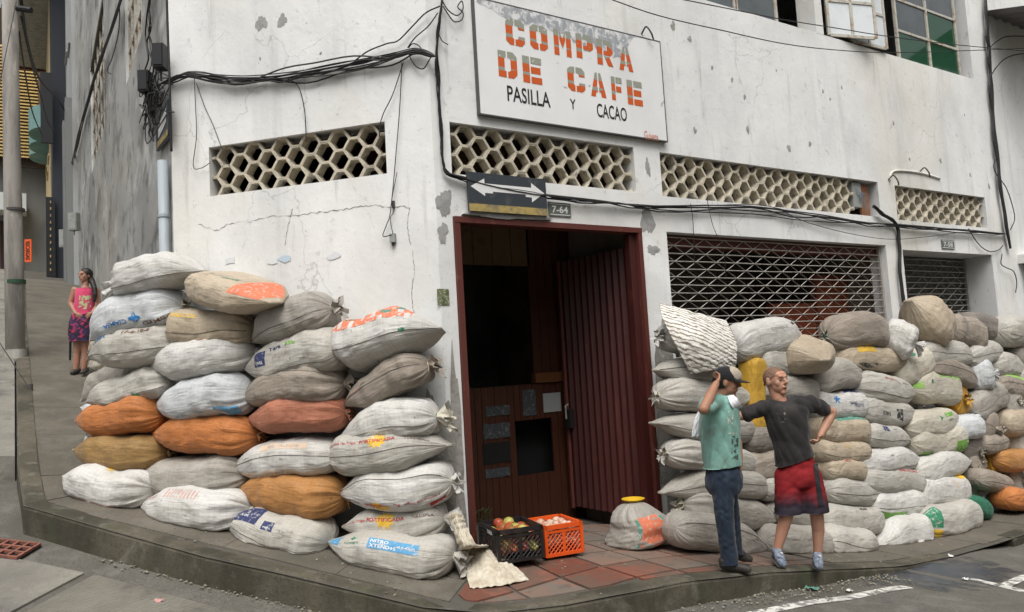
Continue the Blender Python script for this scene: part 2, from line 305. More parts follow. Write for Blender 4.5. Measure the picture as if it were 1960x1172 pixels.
INK = {'red': ink('red', (.46,.05,.045)), 'blue': ink('blue', (.03,.17,.42)), 'sky': ink('sky', (.10,.31,.52)), 'navy': ink('navy', (.035,.045,.12)), 'green': ink('green', (.16,.36,.06)),
 'dkgreen': ink('dkgreen', (.04,.22,.12)), 'teal': ink('teal', (.09,.26,.20)), 'black': ink('black', (.05,.047,.045)), 'brown': ink('brown', (.16,.085,.06)), 'orange': ink('orange', (.66,.19,.10)),
 'yellow': ink('yellow', (.68,.42,.04)), 'faint': ink('faint', (.36,.33,.30), .5), 'pink': ink('pink', (.58,.30,.27), .5), 'white': ink('white', (.74,.74,.72), .66), 'peach': ink('peach', (.68,.50,.36), .5), 'lime': ink('lime', (.30,.52,.12))}
m_thread = M('seam_thread', (.12,.105,.085), .9)
m_seamlight = M('seam_light', (.50,.46,.38), .9)
m_twine = M('twine', (.55,.49,.33), .9)
m_twineg = M('green_twine', (.02,.16,.09), .8)
# ------------------------------------------------------------------ ground
def hit(px, py, dz=0.0, f=side):
    d = ray(px, py); ts = np.linspace(2, 70, 9000); P = CAM+d*ts[:,None]
    k = np.argmax(P[:,2] < f(P[:,0], P[:,1])+dz); return P[k]
xs = np.concatenate([np.linspace(-60,-8,14), np.linspace(-7.5,12,66), np.linspace(13,90,14)])
ys = np.concatenate([np.linspace(-60,-8,14), np.linspace(-7.5,14,66), np.linspace(15,110,20)])
X, Y = np.meshgrid(xs, ys, indexing='ij')
Z = street(X, Y)-.01
setp(MB().grid(np.stack([X,Y,Z], -1)).build('ground', m_asph, smooth=True), 'worn grey asphalt street in front of the corner shop', 'street', kind='structure')
KERB = np.array([(-3.9,60),(-3.45,20),(-3.40,11.6),(-3.3,6),(-3.25,3.0),(-3.19,1.80),(-2.62,1.10),(-1.99,.36),(-1.55,-.06),(-1.035,-.58),(-.725,-.90),(-.32,-1.20),(.16,-1.43),(.8,-1.66),(1.6,-1.74),(2.3,-1.76),(3.1,-1.75),(4.2,-1.66),(5.0,-1.6),(6.4,-1.55),(8,-1.45),(14,-1.3)])
WALLB = np.array([(-1.7,60),(-1.7,20),(-1.7,11.6),(-1.7,6),(-1.7,3.0),(-1.7,2.5),(-1.6,1.9),(-1.1,1.3),(-.7,1.0),(-.2,.5),(0,.3),(.1,.35),(.3,.35),(.8,.35),(1.6,.35),(2.3,.35),(3.1,.35),(4.2,.35),(5.0,.35),(6.4,.35),(8,.35),(14,.35)])
def resample(P, step=.3):
    out = []
    for a, b in zip(P[:-1], P[1:]):
        n = max(1, int(np.linalg.norm(b[:2]-a[:2])/step)); out.append(a+(b-a)*np.linspace(0,1,n,endpoint=False)[:,None])
    return np.concatenate(out+[P[-1:]])
both = resample(np.concatenate([KERB, WALLB], 1)); kp, wp = both[:,:2], both[:,2:]
lam = np.linspace(.0,1,9)
G = kp[:,None]*(1-lam)[None,:,None]+wp[:,None]*lam[None,:,None]
G = np.concatenate([G, (side(G[...,0],G[...,1])-.009)[...,None]], -1)
pav = setp(MB().grid(G).build('pavement', m_grout, smooth=True), 'dark concrete pavement rising steeply around the corner shop', 'pavement', kind='structure')
# kerb stones along the edge
seg = resample(KERB[1:], 2.6)
d2 = np.gradient(seg, axis=0); nn = np.stack([d2[:,1], -d2[:,0]], 1); nn /= np.linalg.norm(nn, axis=1)[:,None]
inward = np.array([wp[np.argmin(((kp-s_)**2).sum(1))]-s_ for s_ in seg]); nn *= np.sign((nn*inward).sum(1))[:,None]
for k in range(len(seg)-1):
    if side(*seg[k])-street(*seg[k]) < .03: continue
    n = 7; mb = MB(); ring = []
    for q in range(n):
        l = .0012 + (q/(n-1))*.9976 if n > 1 else 0
        p = seg[k]*(1-l)+seg[k+1]*l; v = nn[k]*(1-l)+nn[k+1]*l
        zt = float(side(*p)); zb = zt-.55; jit = .004*sin(7.1*p[0]+5.3*p[1])
        c = [(p+v*jit, zb), (p+v*jit, zt-.035), (p+v*(.012+jit), zt-.010), (p+v*.035, zt+.002), (p+v*.17, zt+.004), (p+v*.17, zt-.10)]
        ring.append([A3(a[0], a[1], b) for a, b in c])
    mb.grid(np.array(ring)); mb.add(ring[0], [tuple(range(5,-1,-1))]); mb.add(ring[-1], [tuple(range(6))])
    fix(mb.build('kerb_stone', m_kerb, pav))
def slab(corners, mat, lift=.0, thick=.05, name='slab', n=5, inset=.004, parent=None, f=side):
    c = [np.array(p, float) for p in corners]; mid = sum(c)/4
    c = [mid+(p-mid)*(1-inset/np.linalg.norm(p-mid)) for p in c]
    t = np.linspace(0,1,n)
    g = np.array([[(c[0]*(1-a)+c[1]*a)*(1-b)+(c[3]*(1-a)+c[2]*a)*b for b in t] for a in t])
    top = np.concatenate([g, (f(g[...,0],g[...,1])+lift)[...,None]], -1)
    mb = MB().grid(top); bor = [top[0,j] for j in range(n)]+[top[i,-1] for i in range(1,n)]+[top[-1,j] for j in range(n-2,-1,-1)]+[top[i,0] for i in range(n-2,0,-1)]
    bor = np.array(bor); low = bor-A3(0,0,thick); k = len(bor)
    mb.add(np.concatenate([bor, low]), [(i,(i+1)%k,k+(i+1)%k,k+i) for i in range(k)])
    return fix(mb.build(name, mat, parent or pav))
yj = [2.55]; 
while yj[-1] < 22: yj.append(yj[-1]+1.22+.1*sin(yj[-1]*3))
for a, b in zip(yj[:-1], yj[1:]):
    xk = lambda y: float(np.interp(y, [1.8,3,6,11.6,20,60], [-3.19,-3.25,-3.3,-3.4,-3.45,-3.9]))+.17
    slab([(xk(a),a),(-1.9,a),(-1.9,b),(xk(b),b)], m_conc, .002*sin(a*9))
def PA(t, off): return (DA*t+NA*off)[:2]
tj = [2.75, 1.62, .62, -.30]
slab([(-3.02,1.86),PA(2.75,1.0),(-1.75,2.0),(-1.85,2.5)], m_conc, .0)
slab([(-3.06,2.52),(-3.02,1.88),(-1.9,2.46),(-1.9,2.53)], m_conc, .001)
for k, (a, b) in enumerate(zip(tj[:-1], tj[1:])):
    slab([PA(a,.98),PA(b,.98),PA(b,.58),PA(a,.58)], m_conc, -.001+.002*k)
    slab([PA(a,.56),PA(b,.56),PA(b,.02),PA(a,.02)], m_conc, .003-.002*k)
# red clay tiles at the doorway corner, clipped to the pavement edge
def clip(poly, p, n):
    out = []; 
    for a, b in zip(poly, poly[1:]+poly[:1]):
        da, db = (a-p)@n, (b-p)@n
        if da >= 0: out.append(a)
        if (da >= 0) != (db >= 0): out.append(a+(b-a)*(da/(da-db)))
    return out
clips = []
for k in range(10, 16):
    a, b = KERB[k], KERB[k+1]; d = (b-a)/np.linalg.norm(b-a); n = np.array([-d[1], d[0]]); clips.append((a+n*.19, n))
a, b = PA(-.30,.0), PA(-.30,1.15); d = b-a; n = np.array([d[1],-d[0]]); n = n/np.linalg.norm(n); n *= np.sign(n[0]); clips.append((a+n*.02, n))
TP = .425
for i in range(-3, 9):
    for j in range(-5, 1):
        x0, y0 = i*TP+.02, j*TP+.30
        poly = [np.array(p) for p in ((x0+.014,y0+.014),(x0+TP-.014,y0+.014),(x0+TP-.014,y0+TP-.014),(x0+.014,y0+TP-.014))]
        cx = sum(poly)/4
        if cx[0] > 3.0: continue
        for p, n in clips:
            if len(poly) > 2: poly = clip(poly, p, n)
        if len(poly) < 3: continue
        ar = .5*abs(sum(poly[q][0]*poly[(q+1)%len(poly)][1]-poly[(q+1)%len(poly)][0]*poly[q][1] for q in range(len(poly))))
        if ar < .012: continue
        lift = .004+.003*random.random(); tilt = np.array([random.uniform(-.006,.006), random.uniform(-.006,.006)])
        top = [A3(p[0],p[1],float(side(*p))+lift+float(tilt@(p-cx))) for p in poly]
        dirty = cx[0]+.9*cx[1] > .35 or random.random() < .22
        fix(MB().prism(np.array(top)-A3(0,0,.03), A3(0,0,.03)).build('floor_tile', m_tiledirty if dirty else m_tile, pav))
for i in range(4):
    x0 = 3.15+1.35*i
    slab([(x0,-1.5),(x0+1.34,-1.45),(x0+1.34,-.02),(x0,-.02)], m_conc, .001*(i%2))
for i in range(5):
    for j in range(3):
        x0 = 8.6+.45*i; y0 = -1.28+.42*j
        slab([(x0,y0),(x0+.44,y0),(x0+.44,y0+.41),(x0,y0+.41)], m_tiledirty, .002*random.random(), .03, 'floor_tile', 2, .014)
# side street: concrete roadway that ends in a step above the gutter
ssx = np.linspace(-9,-3.47,8); ssy = np.concatenate([[3.15,3.2],np.linspace(3.6,62,60)])
X, Y = np.meshgrid(ssx, ssy, indexing='ij'); X = np.where(X > -3.5, np.interp(Y,[3,6,11.6,20,60],[-3.27,-3.32,-3.42,-3.47,-3.92]), X)
mb = MB().grid(np.stack([X,Y,side(X,Y)+.0], -1))
f0 = np.stack([X[:,0],Y[:,0],side(X[:,0],Y[:,0])],-1); mb.grid(np.stack([f0, f0-A3(0,.02,.55)]))
setp(mb.build('side_street', m_road), 'pale concrete side street climbing beside the pavement', 'street', kind='structure')
# concrete panels of the street in front
def px_panel(name, pts, mat, lift, n=12):
    c = [hit(*p, 0, street)[:2] for p in pts]; t = np.linspace(0,1,n)
    g = np.array([[(c[0]*(1-a)+c[1]*a)*(1-b)+(c[3]*(1-a)+c[2]*a)*b for b in t] for a in t])
    return g, mat, lift
m_groove = M('grooved_concrete', (.225,.210,.175), .85, [((.13,.120,.098), (1.3,1.3,1.3), .42, .64, .8), ((.09,.085,.075), (2.6,2.6,2.6), .58, .70, .6)], [((60,60,60), .4, .006)], .35)
t = m_groove.node_tree; bs = t.nodes['Principled BSDF']; wv = t.nodes.new('ShaderNodeTexWave'); wv.inputs['Scale'].default_value = 7.5; wv.inputs['Distortion'].default_value = 1.6; wv.inputs['Detail'].default_value = 3
mpn = t.nodes.new('ShaderNodeMapping'); mpn.inputs['Rotation'].default_value = (0,0,radians(64)); gg = t.nodes.new('ShaderNodeNewGeometry'); bb = t.nodes.new('ShaderNodeBump'); bb.inputs['Strength'].default_value = .8; bb.inputs['Distance'].default_value = .02
t.links.new(gg.outputs['Position'], mpn.inputs['Vector']); t.links.new(mpn.outputs[0], wv.inputs['Vector']); t.links.new(wv.outputs['Fac'], bb.inputs['Height']); t.links.new(bb.outputs[0], bs.inputs['Normal'])
road = setp(MB().grid(np.stack([X[:2,:2]*0-8+np.array([[0,.5],[0,.5]]), Y[:2,:2]*0-3+np.array([[0,0],[.5,.5]]), np.full((2,2),-.6)],-1)).build('street_panels', m_road), 'concrete street panels below the tall kerb', 'street', kind='structure')
def panel(c, mat, lift):
    return slab(c, mat, lift, .03, 'concrete_panel', 12, .008, road, street)
panel([(-1.1,-1.0),(-2.72,.78),(-4.2,-.9),(-2.6,-2.6)], m_groove, .006)
panel([(-2.78,.82),(-3.30,1.30),(-6.0,-1.0),(-4.3,-.9)], m_road, .008)
panel([(-2.6,-2.7),(-4.2,-.98),(-8,-4),(-5,-6)], m_road, .004)
# drain grate
gp = hit(14,1056,0,street); er = A3(CR[0],CR[1],0); er /= np.linalg.norm(er); ef = A3(-er[1],er[0],0)
def tilt(v): q = v*.2; return (v+A3(0,0,float(street(*(gp+q)[:2])-street(*(gp-q)[:2]))/.4))
er, ef = tilt(er), tilt(ef); er /= np.linalg.norm(er); ef /= np.linalg.norm(ef); gn = np.cross(er, ef)
gt = empty('drain_grate', gp, 'rusty red iron drain grate in the gutter below the kerb', 'drain grate')
zg = float(street(gp[0],gp[1]))
mb = MB().box(gp+A3(0,0,-gp[2]+zg+.006), (er,ef,gn), (.185,.155,.004)); mb.build('pit', m_black, gt)
for k in range(5): MB().box(gp+er*(-.17+.085*k)+A3(0,0,zg-gp[2]+.018), (er,ef,gn), (.010,.155,.012)).build('bar', m_grate, gt)
for k in range(4): MB().box(gp+ef*(-.145+.097*k)+A3(0,0,zg-gp[2]+.021), (er,ef,gn), (.18,.010,.011)).build('crossbar', m_grate, gt)
# painted lines and stains on the road
def strip(name, pts, wd, mat, lift, label, cat, n=14):
    p0, p1 = [hit(*p, 0, street)[:2] for p in pts]; d = (p1-p0)/np.linalg.norm(p1-p0); nv = np.array([-d[1],d[0]])
    l = np.linspace(0,1,n); g = np.array([[p0+(p1-p0)*a+nv*wd*b for b in (-.5,0,.5)] for a in l])
    g = np.concatenate([g, (street(g[...,0],g[...,1])-.01+lift)[...,None]],-1)
    return setp(MB().grid(g).build(name, mat), label, cat, kind='structure')
strip('road_marking', ((1400,1182),(1738,1122)), .11, m_line, .004, 'worn white line painted along the street edge', 'road marking')
strip('road_marking', ((1856,1106),(1962,1131)), .09, m_line, .004, 'short worn white line crossing towards the far kerb', 'road marking')
strip('road_marking', ((1920,1122),(1975,1100)), .10, m_line, .008, 'white line stub meeting the crossing line at the picture edge', 'road marking')
m_wet = M('wet_stain', (.040,.050,.072), .30, [((.075,.078,.085), (7,7,7), .44, .58, .8, 6)], [((80,80,80), .4, .005)], .5)
t = m_wet.node_tree; bs = t.nodes['Principled BSDF']; tc = t.nodes.new('ShaderNodeTexCoord'); mu = t.nodes.new('ShaderNodeVectorMath'); mu.operation = 'MULTIPLY'; mu.inputs[1].default_value = (.85,1.9,0); ln = t.nodes.new('ShaderNodeVectorMath'); ln.operation = 'LENGTH'
nz = t.nodes.new('ShaderNodeTexNoise'); nz.inputs['Scale'].default_value = 4.5; nz.inputs['Detail'].default_value = 8; sb = t.nodes.new('ShaderNodeMath'); sb.operation = 'MULTIPLY_ADD'; sb.inputs[1].default_value = 2.6; mr = t.nodes.new('ShaderNodeMapRange'); mr.inputs['From Min'].default_value = 1.75; mr.inputs['From Max'].default_value = 2.25; mr.inputs['To Min'].default_value = .85; mr.inputs['To Max'].default_value = 0
t.links.new(tc.outputs['Object'], mu.inputs[0]); t.links.new(mu.outputs[0], ln.inputs[0]); t.links.new(tc.outputs['Object'], nz.inputs['Vector']); t.links.new(nz.outputs['Fac'], sb.inputs[0]); t.links.new(ln.outputs['Value'], sb.inputs[2]); t.links.new(sb.outputs[0], mr.inputs['Value']); t.links.new(mr.outputs[0], bs.inputs['Alpha'])
c = hit(1800,1098,0,street); gx, gy = np.meshgrid(np.linspace(-1.3,1.3,14), np.linspace(-.6,.6,8), indexing='ij'); G = np.stack([c[0]+gx, c[1]+gy, street(c[0]+gx, c[1]+gy)-.01+.0025], -1)
setp(MB().grid(G).build('wet_stain', m_wet, smooth=True), 'dark bluish wet stain on the asphalt', 'stain', kind='structure')
# grit and spilled beans in the gutter: too small to count
ic = bmesh.new(); bmesh.ops.create_icosphere(ic, subdivisions=1, radius=1); IV = np.array([v.co[:] for v in ic.verts]); IF = [[v.index for v in f.verts] for f in ic.faces]; ic.free()
mb = MB()
for k in range(560):
    if k < 300:
        x = 1.0+2.6*random.random()**.8; y = float(np.interp(x, KERB[12:,0], KERB[12:,1]))-.02-abs(random.gauss(0,.13)); f_ = street
    elif k < 440:
        q = random.random(); p = KERB[6]*(1-q)+KERB[10]*q; x, y = p[0]-abs(random.gauss(0,.06))*.7-.01, p[1]-abs(random.gauss(0,.06))*.7-.01; f_ = street
    else: x = random.uniform(-2.5,6); y = random.uniform(-1.6,-.2) if x > 0 else None; f_ = side
    if y is None: t_ = random.uniform(0,2.6); x, y = PA(t_, random.uniform(.6,1.1))
    r = random.uniform(.004,.011)
    mb.add(IV*np.array([r*1.3,r,r*.7])+A3(x,y,float(f_(x,y))+r*.5), IF, k%3 == 0)
m_grit = M('grit_pale', (.27,.25,.19), .9); m_grit2 = M('grit_dark', (.16,.14,.11), .9)
setp(mb.build('gravel', [m_grit, m_grit2]), 'grit and spilled beans scattered along the gutter', 'gravel', kind='stuff')
# ------------------------------------------------------------------ the corner building
ZT = 9.4
bld = empty('corner_building', (0,0,.2), 'white plastered corner shop building with honeycomb vents and red framed doorway', 'building')
def FBm(s, z, off=0): return A3(s, -off, z)
def FAm(s, z, off=0): return DA*s+NA*off+A3(0,0,z)
def FSm(s, z, off=0): return A3(XL-off, YL+s, z)
def wall(name, F, s0, s1, z0, z1, holes, mat, depth=.25, rmat=None):
    ss = sorted({s0,s1,*[h[0] for h in holes],*[h[1] for h in holes]}); zs = sorted({z0,z1,*[h[2] for h in holes],*[h[3] for h in holes]})
    mb = MB()
    for a, b in zip(ss[:-1], ss[1:]):
        for c, d in zip(zs[:-1], zs[1:]):
            if any(h[0] <= (a+b)/2 <= h[1] and h[2] <= (c+d)/2 <= h[3] for h in holes): continue
            mb.add([F(a,c),F(b,c),F(b,d),F(a,d)], [(0,1,2,3)])
            mb.add([F(a,c,-depth),F(b,c,-depth),F(b,d,-depth),F(a,d,-depth)], [(3,2,1,0)], 1)
    for h in holes:
        e = h[4] if len(h) > 4 else depth; q = [(h[0],h[2]),(h[1],h[2]),(h[1],h[3]),(h[0],h[3])]
        for (a, c), (b, d) in zip(q, q[1:]+q[:1]): mb.add([F(a,c),F(b,d),F(b,d,-e),F(a,c,-e)], [(0,1,2,3)], 1)
    return mb.build(name, [mat, rmat or m_reveal], bld)
HA = [(.465,2.36,3.655,4.15)]
HB = [(.184,2.44,3.612,4.105),(2.824,6.975,3.59,4.09),(7.39,9.93,3.575,4.078),(.165,2.452,-1.2,3.21,.25),(2.84,7.02,.3,3.19,.25),(7.43,9.95,-.5,3.14,.45),(3.2,9.99,6.06,8.1,.3)]
wall('shop_wall', FBm, 0, 10.68, -1.6, ZT, HB, m_wall)
wall('corner_wall', FAm, 0, TA, -1.6, ZT, HA, m_wall)
def wz(px0, px1, py0, py1):                                    # window extents on the side wall
    a = oS(px1, py0); b = oS(px0, py1); return a, b
HS = [(2.1,4.1,6.3,8.9),(7.9,11.9,6.9,9.5)]
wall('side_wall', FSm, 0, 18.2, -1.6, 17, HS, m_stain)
MB().add([(XL,YL,ZT),(0,0,ZT),(10.68,0,ZT),(10.68,YL+18.2,ZT),(XL,YL+18.2,ZT)], [(0,1,2,3,4)]).build('roof', m_conc, bld)
MB().add([(XL,YL+18.2,-1.6),(10.68,YL+18.2,-1.6),(10.68,YL+18.2,ZT),(XL,YL+18.2,ZT)], [(0,1,2,3)]).build('rear_wall', m_wall, bld)
MB().add([(10.6,.1,-1.6),(10.6,YL+18.2,-1.6),(10.6,YL+18.2,ZT),(10.6,.1,ZT)], [(0,1,2,3)]).build('end_wall', m_wall, bld)
# interior shell
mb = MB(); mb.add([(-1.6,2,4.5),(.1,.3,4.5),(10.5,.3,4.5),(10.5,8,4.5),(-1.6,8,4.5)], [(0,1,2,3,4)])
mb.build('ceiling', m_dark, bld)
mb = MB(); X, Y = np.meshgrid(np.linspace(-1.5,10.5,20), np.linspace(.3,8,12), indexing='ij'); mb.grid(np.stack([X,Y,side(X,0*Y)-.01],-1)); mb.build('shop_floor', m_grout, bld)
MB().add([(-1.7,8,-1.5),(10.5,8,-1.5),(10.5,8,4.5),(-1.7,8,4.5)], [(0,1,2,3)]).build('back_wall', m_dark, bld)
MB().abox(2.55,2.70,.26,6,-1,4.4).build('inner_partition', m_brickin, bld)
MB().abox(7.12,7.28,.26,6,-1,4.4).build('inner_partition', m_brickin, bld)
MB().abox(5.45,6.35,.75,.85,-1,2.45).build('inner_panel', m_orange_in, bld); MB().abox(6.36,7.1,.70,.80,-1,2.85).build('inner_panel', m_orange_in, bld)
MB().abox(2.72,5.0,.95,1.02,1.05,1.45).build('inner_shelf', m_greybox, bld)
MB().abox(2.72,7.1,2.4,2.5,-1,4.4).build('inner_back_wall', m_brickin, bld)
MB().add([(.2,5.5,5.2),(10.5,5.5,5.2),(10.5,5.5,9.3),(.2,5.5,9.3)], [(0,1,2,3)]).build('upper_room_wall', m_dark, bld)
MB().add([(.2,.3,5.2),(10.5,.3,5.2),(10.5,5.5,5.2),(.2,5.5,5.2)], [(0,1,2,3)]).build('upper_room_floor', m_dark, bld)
# honeycomb vent grilles
def hexgrille(F, s0, s1, z0, z1, name, skip=(), label=None):
    c0 = F((s0+s1)/2, z0, -.1); g = empty(name, c0, parent=bld)
    if label: g['label'] = label
    h = (z1-z0)/2.5; p = .154; a, b = .089, .065; t = .0125
    d0, d1 = -.045, -.165
    def ring(k): 
        hh = h/2-k; sl = hypot(b, h/2); aa = a/2+k*0 - k*(sl-b)/(h/2)*1.0; bx = a/2+b-k*sl/(h/2)
        return [(-aa,hh),(aa,hh),(bx,0),(aa,-hh),(-aa,-hh),(-bx,0)]
    def block_bm(cs, cz):
        o, i = ring(.0012), ring(t); V = []
        for d in (d0, d1):
            for r in (o, i): V += [(cs+x, d, cz+y) for x, y in r]
        F_ = []
        for q in range(6):
            r = (q+1)%6
            F_ += [(q,r,6+r,6+q), (12+q,18+q,18+r,12+r), (q,12+q,12+r,r), (6+q,6+r,18+r,18+q)]
        bm = bmesh.new(); vs_ = [bm.verts.new(v) for v in V]
        for f in F_: bm.faces.new([vs_[k] for k in f])
        return bm
    proto = None; i = 0
    org, ds = F(0,0,0), F(1,0,0)-F(0,0,0); nv = F(0,0,1)-F(0,0,0)
    def to_world(bm, rx, rz):
        me = bpy.data.meshes.new('block')
        for v in bm.verts: v.co = (ds*(v.co.x-rx)+nv*v.co.y+A3(0,0,v.co.z-rz)).tolist()
        bmesh.ops.recalc_face_normals(bm, faces=bm.faces); bm.to_mesh(me); bm.free(); me.materials.append(m_block); return me
    while s0+i*p < s1+a/2+b-.01:
        cs = s0+.035+i*p
        for q in range(3):
            cz = z1-q*h if i % 2 == 0 else z1-(q+.5)*h
            if (i, q) in skip: continue
            part = cz+h/2 > z1+.001 or cz-h/2 < z0-.001 or cs-a/2-b < s0 or cs+a/2+b > s1
            if cs-a/2-b > s1: continue
            if not part and proto is None: proto = to_world(block_bm(0,0), 0, 0)
            if not part: me = proto
            else:
                bm = block_bm(cs, cz)
                for co, no in (((s0+.002,0,0),(-1,0,0)),((s1-.002,0,0),(1,0,0)),((0,0,z0+.002),(0,0,-1)),((0,0,z1-.002),(0,0,1))):
                    bmesh.ops.bisect_plane(bm, geom=bm.verts[:]+bm.edges[:]+bm.faces[:], plane_co=co, plane_no=no, clear_outer=True)
                if len(bm.faces) < 2: bm.free(); continue
                me = to_world(bm, cs, cz)
            j = random.uniform(-.004,.004)
            link_mesh('block', me, org+ds*cs+nv*j+A3(0,0,cz), g)
        i += 1
    return g
hexgrille(FAm, *HA[0], 'vent_grille')
hexgrille(FBm, *HB[0], 'vent_grille', skip=((11,2),))
hexgrille(FBm, HB[1][0], 6.45, HB[1][2], HB[1][3], 'vent_grille')
hexgrille(FBm, *HB[2], 'vent_grille')
# dark backing a little behind the grilles, as the rooms behind are unlit
# junction box in the end of the long grille
jb = empty('meter_niche', (6.7,0,3.6), parent=bld)
MB().abox(6.46,6.66,.06,.16,3.72,4.06).build('box', m_greybox, jb)
MB().abox(6.68,6.88,.09,.12,3.62,4.05).build('rusty_panel', M('rusty_sheet', (.30,.14,.07), .8, [((.16,.08,.05), (6,6,6), .45, .65, .7)]), jb)
for k in range(4): MB().tube(spline([A3(6.52+.03*k,.05,3.98-.05*k),A3(6.56+.04*k,.02,3.90),A3(6.60+.05*k,.05,3.78-.04*k)],10), .006, 5).build('wire', M('blue_wire', (.20,.26,.32), .6), jb)
# roller grilles
def roller(s0, s1, z0, z1, off, pitch=.335, dz=.0905):
    g = empty('roller_grille', (s0,-off,z0), parent=bld); n = int((z1-z0)/dz)
    for k in range(n):
        z = z1-.03-k*dz; x = np.linspace(s0+.01,s1-.01,8)
        MB().tube(np.stack([x, np.full(8,-off), np.full(8,z)+.003*np.sin(x*3+k)],-1), .0065, 5).build('rod', m_steel, g)
        if k == n-1: break
        for sg in (0,):
            pts = []; x = s0+.02-pitch/2*((k+sg)%2); up = True
            while x < s1: pts.append((x, z if up else z-dz)); x += pitch/2; up = not up
            pts = [(max(s0+.01,a), b) for a, b in pts if a > s0-.05]
            # each zigzag runs from rod to rod; the two together make the diamonds
            P = np.array([A3(a, -off-.006*(1 if sg else -1), b) for a, b in pts])
            if len(P) > 2: MB().tube(P, .0052, 4).build('zigzag_bar', m_steel, g)
    MB().abox(s0,s0+.03,-off-.02,-off+.02,z0,z1).build('guide_rail', m_steel, g); MB().abox(s1-.03,s1,-off-.02,-off+.02,z0,z1).build('guide_rail', m_steel, g)
    return g
roller(2.85,7.01,.9,3.18,-.10); roller(7.44,9.94,.6,3.12,-.42)
MB().abox(2.85,7.01,.14,.30,3.05,3.20).build('grille_housing', m_redpaint, bld)
# doorway: red steel frame, folded-back corrugated leaf, panelled lobby
df = empty('door_frame', (.17,0,.2), parent=bld)
MB().abox(.168,.225,-.03,.12,.15,3.15).build('jamb', m_redpaint, df); MB().abox(2.395,2.449,-.03,.12,-.05,3.15).build('jamb', m_redpaint, df)
MB().abox(.168,2.449,-.034,.116,3.152,3.207).build('lintel', m_redpaint, df)
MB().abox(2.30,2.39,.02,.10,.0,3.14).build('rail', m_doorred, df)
lf = empty('door_leaf', (2.40,.1,.1), parent=bld)
def corr(P0, P1, z0, z1, n, amp, mat, name, parent):
    d = P1-P0; L_ = np.linalg.norm(d); d /= L_; nv = A3(-d[1],d[0],0); k = n*6+1
    u = np.linspace(0,L_,k); o = amp*np.clip(1.6*np.sin(u*2*pi*n/L_),-1,1)
    lo = P0+d*u[:,None]+nv*o[:,None]
    return MB().grid(np.stack([lo+A3(0,0,z0), lo+A3(0,0,z1)])).build(name, mat, parent)
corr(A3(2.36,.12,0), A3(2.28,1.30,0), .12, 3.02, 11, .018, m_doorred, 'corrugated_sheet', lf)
MB().tube([A3(2.28,1.30,.1),A3(2.28,1.30,3.03)], .03, 6).build('edge_tube', m_redpaint, lf)
MB().box(A3(2.24,1.22,1.15), np.eye(3), (.03,.05,.11)).build('lock', m_black, lf); MB().tube([A3(2.22,1.2,1.32),A3(2.18,1.2,1.30),A3(2.18,1.2,1.15)], .010, 5).build('handle', m_steel, lf)
lb = empty('lobby_partition', (1.6,1.4,.1), parent=bld)
y = 1.42
def pB(px, py, yy=y): return oB(px, py, -yy)
xa, xb = pB(884,800)[0], pB(1122,800)[0]; zt = pB(1000,737)[2]
n = 20
for k in range(n):
    a = xa+(xb-xa)*k/n; b = xa+(xb-xa)*(k+1)/n; wx0, wx1 = pB(993,850)[0], pB(1057,850)[0]; wz0, wz1 = pB(1020,908)[2], pB(1020,803)[2]
    mb = MB(); jj = random.uniform(-.004,.004)
    if b <= wx0 or a >= wx1: mb.abox(a+.003,b-.003,y+jj,y+.03,-.2,zt)
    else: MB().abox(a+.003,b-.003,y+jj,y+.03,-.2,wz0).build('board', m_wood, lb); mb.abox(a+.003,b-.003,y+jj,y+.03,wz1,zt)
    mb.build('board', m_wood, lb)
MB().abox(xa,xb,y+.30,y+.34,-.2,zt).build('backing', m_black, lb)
x0, x1 = pB(1018,650)[0], pB(1112,650)[0]; za = pB(1060,712)[2]
MB().abox(x0,x1,y-.03,y+.05,zt+.01,za).build('rail', m_woodlight, lb)
for k in range(6):
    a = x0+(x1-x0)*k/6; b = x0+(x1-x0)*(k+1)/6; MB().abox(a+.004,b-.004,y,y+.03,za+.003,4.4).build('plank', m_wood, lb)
x2 = pB(1012,470)[0]; zb = pB(950,508)[2]
for k in range(4):
    a = xa+(x2-xa)*k/4; b = xa+(x2-xa)*(k+1)/4; MB().abox(a+.004,b-.004,y,y+.03,zb,4.4).build('board', m_board, lb)
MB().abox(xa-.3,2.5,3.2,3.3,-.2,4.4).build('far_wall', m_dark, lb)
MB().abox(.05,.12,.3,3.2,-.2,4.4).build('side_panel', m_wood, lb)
# papers pinned on the lobby boards
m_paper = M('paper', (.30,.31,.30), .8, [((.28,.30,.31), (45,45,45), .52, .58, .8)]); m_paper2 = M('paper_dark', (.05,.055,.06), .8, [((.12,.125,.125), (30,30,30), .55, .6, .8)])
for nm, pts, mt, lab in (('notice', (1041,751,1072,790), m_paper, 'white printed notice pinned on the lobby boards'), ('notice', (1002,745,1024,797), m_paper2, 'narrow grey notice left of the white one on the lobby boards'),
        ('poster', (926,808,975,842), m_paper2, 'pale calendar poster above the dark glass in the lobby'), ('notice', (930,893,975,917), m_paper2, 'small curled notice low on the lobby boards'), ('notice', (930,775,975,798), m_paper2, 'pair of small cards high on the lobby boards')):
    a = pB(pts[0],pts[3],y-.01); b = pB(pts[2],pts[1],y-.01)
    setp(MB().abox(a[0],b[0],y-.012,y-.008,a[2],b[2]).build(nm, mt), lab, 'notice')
a = pB(925,890); b = pB(975,844); MB().abox(a[0],b[0],y-.010,y-.006,a[2],b[2]).build('dark_pane', m_black, lb)
